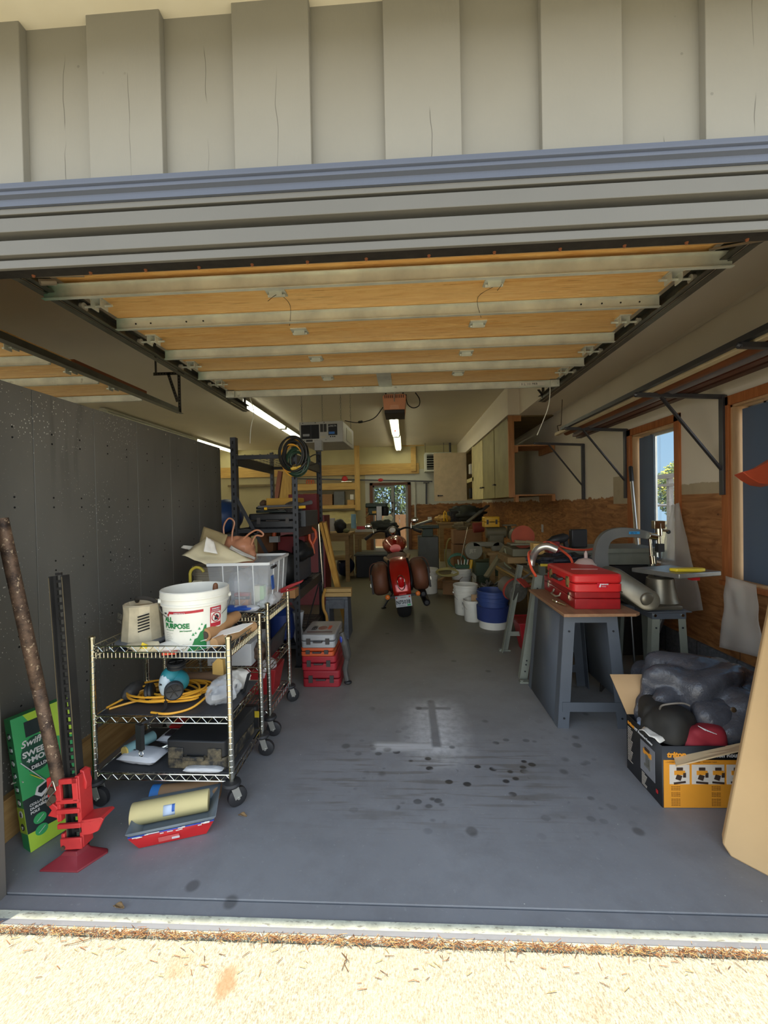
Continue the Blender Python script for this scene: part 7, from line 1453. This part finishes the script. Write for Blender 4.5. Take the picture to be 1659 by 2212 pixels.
bg = thing('bench_grinder', 'old grey-green bench machine under the yellow case', 'grinder', (0, 0, 0)); GG = M('grinder_grey', (120, 116, 94), .5, .2); Yg = 6.6; c = PY(1075, 1150, Yg)
f = MB(); f.cyl((c.x-.18, Yg, c.z), (c.x+.12, Yg, c.z), .085, seg=20); f.bb(c.x-.14, c.x+.08, Yg-.08, Yg+.08, c.z-.2, c.z-.04); f.bb(c.x-.22, c.x+.18, Yg-.12, Yg+.12, c.z-.23, c.z-.2); f.build('motor_body', GG, bg, bev=.006); f = MB(); f.cyl((c.x+.16, Yg, c.z), (c.x+.20, Yg, c.z), .10, seg=20); f.bb(c.x+.08, c.x+.28, Yg-.05, Yg+.05, c.z+.10, c.z+.12); f.build('wheel_guard', GG, bg)
b4 = bench('workbench', 'cluttered low bench in the right middle, under the grinder', PY(1040, 1170, 6.4).x, 2.2, 5.9, 6.9, c.z-.235, BW)
# horizontal bandsaw
bs = thing('band_saw', 'grey-green metal cutting band saw behind the pails', 'band saw', (0, 0, 0)); Ys = 6.1
A = PY(1010, 1186, Ys); B = PY(1080, 1180, Ys); f = MB(); f.cyl(A+Vector((.09, 0, -.03)), A+Vector((.09, .08, -.03)), .13, seg=22); f.cyl(B+Vector((-.02, 0, -.03)), B+Vector((-.02, .08, -.03)), .10, seg=22); f.bb(A.x+.08, B.x, Ys, Ys+.06, A.z+.03, A.z+.10); f.build('saw_frame', M('saw_grey', (124, 122, 104), .45, .2), bs, bev=.01)
text('JET', .07, M('print_cream', (190, 186, 160), .6), bs, (A.x+.03, Ys-.004, A.z-.05)); f = MB(); f.bb(A.x+.1, B.x, Ys-.1, Ys+.25, .30, .50); f.bb(A.x+.15, B.x-.1, Ys-.05, Ys+.2, .0, .30); f.build('saw_base', M('saw_green', (58, 74, 52), .5), bs, bev=.01)
# pails
def wp(lb, px, py, r, h, m=WHITEP, rz=0, nm='white_pail', **k): g_ = G(px, py); return pail(nm, lb, 'pail', g_+Vector((0, r*.9, 0)), r*.9, r, h, m, rz=rz, **k)
wp('white pail just right of the motorcycle', 927, 1284, .145, .37); p2 = wp('white pail with green lid holding brushes and a caulk tube', 1000, 1284, .145, .37); wp('white pail behind the black tub, beside the green-lidded one', 1043, 1278, .145, .36)
p4 = wp('front white pail with grey print nearest the aisle', 1010, 1331, .145, .36); curved_text('PAINT', .055, M('print_grey3', (130, 130, 130), .6), p4, cyl_pt(.13, .145, .36), -28, .13, .14); curved_text('5 GALLON', .03, M('print_grey3', (130, 130, 130), .6), p4, cyl_pt(.13, .145, .36), -28, .08, .14)
wp('short white pail in front with cardboard inside', 1025, 1345, .108, .24, ribs=(.02, .04)); g_ = G(1025, 1345); sheet('card_piece', 'brown cardboard piece standing in the short white pail', [g_+Vector((-.02, .08, .1)), g_+Vector((.09, .08, .1)), g_+Vector((.09, .08, .30)), g_+Vector((-.02, .08, .30))], CARDB, 'cardboard', th=.004)
g_ = G(1000, 1284); bx('green_lid_tray', 'green tray sitting in the white pail with brushes', 'tray', g_+Vector((-.09, .05, .375)), (.20, .16, .05), M('tray_green', (40, 84, 50), .5))
f = MB(); f.tube([g_+Vector((.12, .10, .33)), g_+Vector((.155, .12, .49)), g_+Vector((.157, .12, .495)), g_+Vector((.175, .13, .58))], [.028, .028, .01, .004], 12); one('caulk_tube', f, YELP, 'yellow caulk tube sticking out of the green-lidded pail', 'tube')
t_ = thing('paint_mixer', 'long silver mixing rod standing in the pail with brushes', 'mixer', (0, 0, 0)); f = MB(); f.tube([g_+Vector((-.03, .1, .40)), PY(1011, 1138, 6.3)], .008, 8); f.tube([PY(1011, 1138, 6.3), PY(990, 1140, 6.3)], .008, 8); f.build('rod', CHR, t_)
for i in range(4): f = MB(); p = g_+Vector((-.04+i*.04, .12, .40)); f.tube([p, p+Vector((.01*i-.01, 0, .10))], .009, 6); one('brush_handle', f, WHITEP, ['leftmost', 'second', 'third', 'rightmost'][i]+' of the white handles standing in the green-lidded pail', 'brush', group='white handles in the green-lidded pail')
bp = wp('blue pail wrapped in a blue tool apron, at the right of the pails', 1072, 1362, .165, .40, M('blue_plastic', (52, 72, 128), .5), nm='blue_pail'); g_ = G(1072, 1362)+Vector((0, .15, 0)); f = MB(); f.lathe([(.155, .08), (.17, .085), (.176, .23), (.168, .235)], (0, 0, 0), 30); f.build('apron', M('apron_blue', (40, 56, 112), .8, bump=.4), bp); f = MB(); f.lathe([(.142, 0), (.15, .0), (.153, .075), (.14, .078)], seg=30); f.build('base_band', WHITEP, bp)
cbox('carton', 'open brown carton on the floor right of the white pail', G(957, 1284), (.24, .3, .22), CBM, -.25); bx('small_carton', 'low brown carton behind the white pail', 'box', G(940, 1278)+Vector((.05, .2, 0)), (.2, .2, .13), CBM)
t_ = thing('black_tub', 'black plastic tub filled with metal parts behind the blue pail', 'tub', G(1040, 1318)); f = MB(); f.frus(0, .34, 0, .35, 0, .26, .03); f.build('tub_body', BLKP, t_, bev=.01); f = MB(); random.seed(4)
for i in range(16): p = Vector((random.uniform(.05, .3), random.uniform(.03, .3), .265)); f.cyl(p, p+Vector((random.uniform(-.1, .1), random.uniform(-.08, .08), random.uniform(0, .06))), .012, seg=6)
tag(f.build('metal_parts', STL), 'loose metal parts heaped in the black tub', 'metal part', kind='stuff').location = t_.location
bx('red_tray', 'long dark red box behind the printed white pail', 'box', G(993, 1300)+Vector((0, .05, 0)), (.28, .2, .22), M('dark_red_box', (112, 24, 28), .55))
for i, (c, r_, m, lb) in enumerate(((PY(988, 1212, 6.5), .13, M('hose_green', (60, 120, 96), .5), 'green garden hose coil standing behind the pails'), (PY(966, 1236, 6.2), .15, M('hose_yellow', (176, 164, 92), .5), 'yellowish air hose coil over the brown carton'))):
    f = MB(); P = [c+Vector((r_*(1+.08*sin(k*.9))*cos(k*.42), .06*sin(k*.11), r_*(.8 if i == 0 else .35)*(1+.1*cos(k*.7))*sin(k*.42))) for k in range(75)]; f.tube(smoothpath(P, 2), .010, 6); one('hose_coil', f, m, lb, 'hose')
f = MB(); c = PY(973, 1180, 8.5)
one('hose_coil', MB().tube(smoothpath([c+Vector((.10*cos(k*.6), .03*sin(k), .36*sin(k*.6)-.20)) for k in range(34)], 2), .012, 6), M('hose_yellow', (176, 164, 92), .5), 'yellow-green hose hanging beside the large cartons', 'hose')
# right middle: sander drum, red bin, lumber, disc sander, tool bench
t_ = thing('drum_machine', 'dusty motor drum with red flange tilted in front of the lumber', 'machine', (0, 0, 0)); A = PY(1092, 1262, 3.95); B = PY(1128, 1286, 3.75); d = (B-A).normalized()
f = MB(); f.lathe([(.05, 0), (.075, .01), (.078, .11), (.075, .12)], A-d*.03, 24, axis=d); f.build('drum', M('dusty_drum', (104, 98, 84), .6, .2), t_); f = MB(); f.lathe([(.075, 0), (.105, .003), (.105, .02), (.10, .022)], A+d*.09, 28, axis=d); f.build('flange', M('flange_red', (150, 56, 46), .5), t_); f = MB(); f.lathe([(.098, 0), (.10, .07), (.08, .09), (0, .09)], A+d*.112, 28, axis=d); f.build('filter_bag', M('bag_dust', (74, 72, 64), .8, var=.3, sc=30), t_)
f = MB(); f.bar(PY(1122, 1250, 3.7), PY(1140, 1268, 3.62), .07, .012); f.build('bracket', M('flange_red', (150, 56, 46), .5), t_); f = MB(); f.cyl(PY(1128, 1250, 3.7), PY(1152, 1235, 3.8), .01, seg=8); f.build('arm', STL, t_)
t_ = thing('red_bin', 'dark red plastic shop basket on the floor behind the machine stand', 'bin', Vector((.98, 3.70, 0))); f = MB(); f.frus(0, .36, 0, .26, 0, .27, .05); f.add([(0, 0, .27), (.36, 0, .27), (.36, .26, .27), (0, .26, .27), (-.015, -.015, .28), (.375, -.015, .28), (.375, .275, .28), (-.015, .275, .28)], [(0, 1, 5, 4), (1, 2, 6, 5), (2, 3, 7, 6), (3, 0, 4, 7)]); f.build('basket', M('basket_red', (150, 26, 34), .45), t_, bev=.004); text('ACE', .07, WINK, t_, (.22, .022, .09), (78, 0, 0), bold=.002); text('ACE', .05, WINK, t_, (.05, .022, .09), (78, 0, 0), bold=.001)
bx('wood_block', 'pale wooden offcut leaning in the red basket', 'timber', (1.17, 3.55, .28), (.055, .02, .16), PINE)
random.seed(6); b5 = bench('workbench', 'low timber rack of stored boards in the right middle', 1.18, 2.22, 4.15, 5.6, .50, BW)
for i in range(13):
    z = .502+.028*(i % 6)+(.002*i % .01); x0 = 1.16+.15*(i // 6)+random.uniform(-.05, .05); f = MB(); f.bb(0, .11+random.random()*.05, 0, 1.1+random.random()*.2, 0, .024); one('board', f, [BW, PINE, M('board_grey', (140, 132, 112), .7)][i % 3], ['bottom', 'second lowest', 'third lowest', 'fourth lowest', 'second highest', 'topmost'][i % 6]+' dusty board of the '+['left', 'middle', 'right'][i//6]+' stack on the low timber rack', 'timber', (x0, 4.1+random.uniform(-.15, .15), z), radians(random.uniform(-5, 5)), 'boards in the lumber pile')
for i in range(2): bx('white_board', ['lower', 'upper'][i]+' white painted board end on the lumber pile', 'timber', (1.32, 3.96, .80+i*.032), (.10, .5, .03), M('board_white', (200, 196, 184), .6), -.05)
f = MB(); f.bar(PY(1050, 1246, 4.9), PY(1092, 1180, 5.1), .06, .03); one('long_clamp', f, M('clamp_olive', (130, 122, 92), .5, .2), 'tall olive bar clamp slanting left of the lumber pile', 'clamp')
f = MB(); f.tube(smoothpath([PY(1090, 1185, 4.8), PY(1094, 1200, 4.8), PY(1090, 1216, 4.8), PY(1104, 1228, 4.8)]), .009, 6); one('hanging_strap', f, M('strap_pale', (150, 150, 120), .7), 'pale strap dangling from the bar clamp', 'strap')
ds = thing('disc_sander', 'grey disc sander with a large red-brown disc', 'sander', (0, 0, 0)); c = PY(1130, 1160, 4.6); f = MB(); f.cyl(c, c+Vector((0, .02, 0)), .125, seg=36); f.build('disc', M('sand_red', (158, 72, 48), .8, bump=.2, bsc=200), ds); f = MB(); f.cyl(c+Vector((0, .02, 0)), c+Vector((0, .28, 0)), .09, seg=20); f.bb(c.x-.14, c.x+.14, c.y-.10, c.y+.30, c.z-.20, c.z-.12); f.bb(c.x-.18, c.x+.12, c.y-.18, c.y-.01, c.z-.075, c.z-.055); f.build('housing', GG, ds, bev=.005)
tb2 = bench('workbench', 'cluttered steel-legged bench behind the two red cases', 1.22, 2.15, 3.62, 4.05, .93, MGR2, .05)
bx('wooden_crate', 'flat dusty crate under the disc sander on the lumber pile', 'crate', (c.x-.2, 4.48, .69), (.45, .48, c.z-.205-.69), BW)
f = MB(); f.cyl(PY(1112, 1170, 4.5), PY(1135, 1172, 4.5), .02, seg=10); one('file_handle', f, M('dusty_tool', (140, 126, 92), .7), 'dusty tube lying left under the red disc', 'tool'); f = MB(); f.cyl(PY(1137, 1170, 4.2), PY(1178, 1176, 4.1), .016, seg=10); one('mallet_handle', f, M('dusty_tool', (140, 126, 92), .7), 'dusty wooden handle lying right of the red disc', 'tool')
f = MB(); P = [PY(*p) for p in ((1203, 1188, 3.0), (1180, 1180, 3.02), (1160, 1188, 3.05), (1150, 1206, 3.1), (1147, 1222, 3.1))]; f.tube(smoothpath(P), [.026]*25, 14); one('bent_tube', f, M('alu_tube', (196, 194, 186), .3, .8), 'thick bent aluminium tube behind the red cases', 'tube')
HS = M('hose_orange_red', (216, 84, 54), .4)
f = MB(); f.tube(smoothpath([PY(*p) for p in ((1158, 1245, 2.95), (1148, 1228, 3.0), (1142, 1205, 3.05), (1143, 1193, 3.15), (1150, 1190, 3.3))]), .009, 8); one('air_hose', f, HS, 'orange-red air hose curling at the left of the red cases', 'hose')
f = MB(); f.tube(smoothpath([PY(*p) for p in ((1175, 1172, 3.5), (1190, 1172, 3.4), (1215, 1190, 3.2), (1232, 1205, 3.1), (1238, 1222, 3.05))]), .009, 8); f.tube(smoothpath([PY(*p) for p in ((1200, 1176, 3.5), (1230, 1186, 3.5), (1265, 1188, 3.5), (1290, 1184, 3.4))]), .009, 8); one('air_hose', f, HS, 'orange-red air hose looping behind the red cases toward the scroll saw', 'hose')
t_ = thing('cordless_drill', 'black cordless drill lying on the bench behind the red cases', 'drill', PY(1212, 1172, 3.7)); f = MB(); f.lathe([(.02, 0), (.04, .03), (.042, .13), (.025, .16), (.012, .20)], (.06, 0, .05), 14, axis=(-1, 0, -.25)); f.tube([(.03, 0, .04), (.05, 0, -.06)], .022, 10); f.build('body', BLKP, t_)
bx('battery_charger', 'dark square charger standing on the bench behind the red cases', 'charger', Vector((PY(1236, 1200, 3.7).x, 3.7, .932)), (.14, .06, .16), M('charger_black', (34, 36, 40), .5), .1, .01)
f = crumple(PY(1210, 1208, 3.3), (.22, .12, .05), .5, 14, 4); one('tool_tray', f, M('tray_dark', (44, 48, 56), .4, .3, var=.6, sc=40), 'dark tray of sockets and bits behind the red cases', 'tool tray'); bx('yellow_level', 'small black and yellow level behind the red cases', 'level', PY(1168, 1224, 3.2), (.10, .03, .02), M('level_yellow', (196, 170, 50), .5), .1)
f = MB(); f.lathe([(.055, 0), (.075, .01), (.078, .06), (.05, .09), (.012, .10), (.012, .13), (.004, .15)], PY(1266, 1236, 2.98), 20); one('spray_bottle', f, glass('bottle_pinkish', (.80, .62, .56), .2, .6), 'pinkish translucent bottle behind the bright red case', 'bottle')
f = MB(); f.ell(PY(1330, 1198, 3.74), (.07, .09, .055), zmin=0); f.bb(*[v for v in (PY(1330, 1198, 3.74).x-.12, PY(1330, 1198, 3.74).x, 3.66, 3.82)], PY(1330, 1198, 3.74).z-.002, PY(1330, 1198, 3.74).z+.006); one('baseball_cap', f, M('cap_blue', (92, 116, 146), .8), 'blue cap behind the arm of the scroll saw', 'cap')
bx('red_steel_box', 'dark red box behind the bent aluminium tube', 'box', PY(1185, 1195, 3.4), (.09, .1, .09), M('dark_red_box', (112, 24, 28), .55)); bx('wood_box', 'pale wooden box end behind the bent tube', 'box', PY(1153, 1198, 3.5), (.10, .1, .09), PINE)
f = MB(); f.bar((1.55, 3.2, .8), (2.2, 3.3, .82), .3, .02)
bx('side_bench', 'dark low cabinet under the bench behind the red cases', 'cabinet', (1.35, 3.68, 0), (.78, .35, .78), M('dim_cabinet2', (46, 44, 42), .7))
# ---- wall cabinets under the drop ceiling on the right
XC = 1.60; zc0 = PX(1100, 1072, XC).z; zc1 = ZD; OL = M('cabinet_olive', (150, 140, 96), .6, var=.15, sc=3); CRM = M('cabinet_cream', (206, 192, 140), .6); PNC = M('cabinet_pinkish', (200, 180, 148), .6); FRW = wood('face_frame', (170, 112, 66), (206, 150, 98), 1, 'Z')
yD = [PX(x, 1000, XC).y for x in (1099, 1068, 1043, 1022, 1009)]
cb = thing('wall_cabinet', 'long wooden wall cabinet with olive and cream doors under the dropped ceiling', 'cabinet', (0, 0, 0)); Y0c = yD[0]
f = MB(); f.bb(XC, XC+.03, Y0c, yD[4]+.1, zc0, zc0+.03) if 0 else f.bb(XC+.02, XR, Y0c+.03, yD[4]+.4, zc0, zc0+.025); f.bb(XC+.02, XR, Y0c+.03, yD[4]+.4, zc1-.02, zc1); f.bb(XC+.02, XR, yD[4]+.38, yD[4]+.4, zc0, zc1); f.build('carcass', M('cabinet_inside', (130, 110, 72), .7), cb)
f = MB(); f.bb(XC-.0, XC+.09, Y0c-.0, Y0c+.035, zc0-.02, zc1); f.bb(XC, XC+.2, Y0c+.01, Y0c+.05, zc1-.09, zc1); f.build('face_post', FRW, cb, bev=.003)
for z in (PX(1100, 964, XC).z, zc0):
    f = MB(); f.bb(XC+.09, XR-.01, Y0c-.01, Y0c+.6, z, z+.02); f.build('shelf', FRW, cb); f = MB(); f.bb(XR-.06, XR-.01, Y0c-.02, Y0c+.6, z-.09, z); f.build('cleat', FRW, cb); f = MB(); f.bb(XC+.09, XC+.14, Y0c-.02, Y0c+.1, z-.09, z); f.build('cleat', FRW, cb)
for i, (a, b, m) in enumerate(((0, 1, OL), (1, 2, OL), (2, 3, CRM))):
    f = MB(); f.bb(XC-.0, XC+.018, yD[a]+.03, yD[b]-.03, zc0-.01, zc1-.03); d_ = f.build('door', m, cb, bev=.003); f = MB(); yy = yD[b]-.1 if i != 2 else yD[a]+.1; f.cyl((XC-.035, yy, zc0+.22), (XC, yy, zc0+.22), .012, seg=8); f.bb(XC-.045, XC-.03, yy-.03, yy+.09, zc0+.21, zc0+.235); f.build('handle', M('handle_black', (26, 24, 22), .4, .4), d_)
f = MB(); f.bb(XC, XC+.03, yD[3], yD[3]+.18, zc0, zc1); f.bb(XC, XC+.03, yD[4]+.3, yD[4]+.4, zc0, zc1); f.bb(XC, XC+.03, yD[3], yD[4]+.4, zc0+.72*(zc1-zc0)/1.3-.25, zc0+.72*(zc1-zc0)/1.3-.16); f.build('face_frame', CRM, cb)
yh = yD[4]+.05; xo = PY(937, 1000, yh).x; f = MB(); f.bb(xo, XC-.01, yh, yh+.025, PY(937, 1083, yh).z, PY(937, 979, yh).z); d_ = f.build('door', PNC, cb, bev=.004); f = MB(); f.cyl((xo+.10, yh-.04, PY(937, 1071, yh).z), (xo+.10, yh, PY(937, 1071, yh).z), .02, seg=10); f.bb(xo+.08, xo+.22, yh-.05, yh-.035, PY(937, 1072, yh).z, PY(937, 1070, yh).z); f.build('handle', M('handle_black', (26, 24, 22), .4, .4), d_)
for i, z in enumerate((zc0+.04, zc0+.66)): bx('paint_can', ['white jug on the lower', 'dark bottle row on the upper'][i]+' shelf behind the open cabinet door', 'bottle', (XC+.05, yD[4]-.05, z), (.2, .16, .26), WHITEP if i else BLKP, bev=.02)
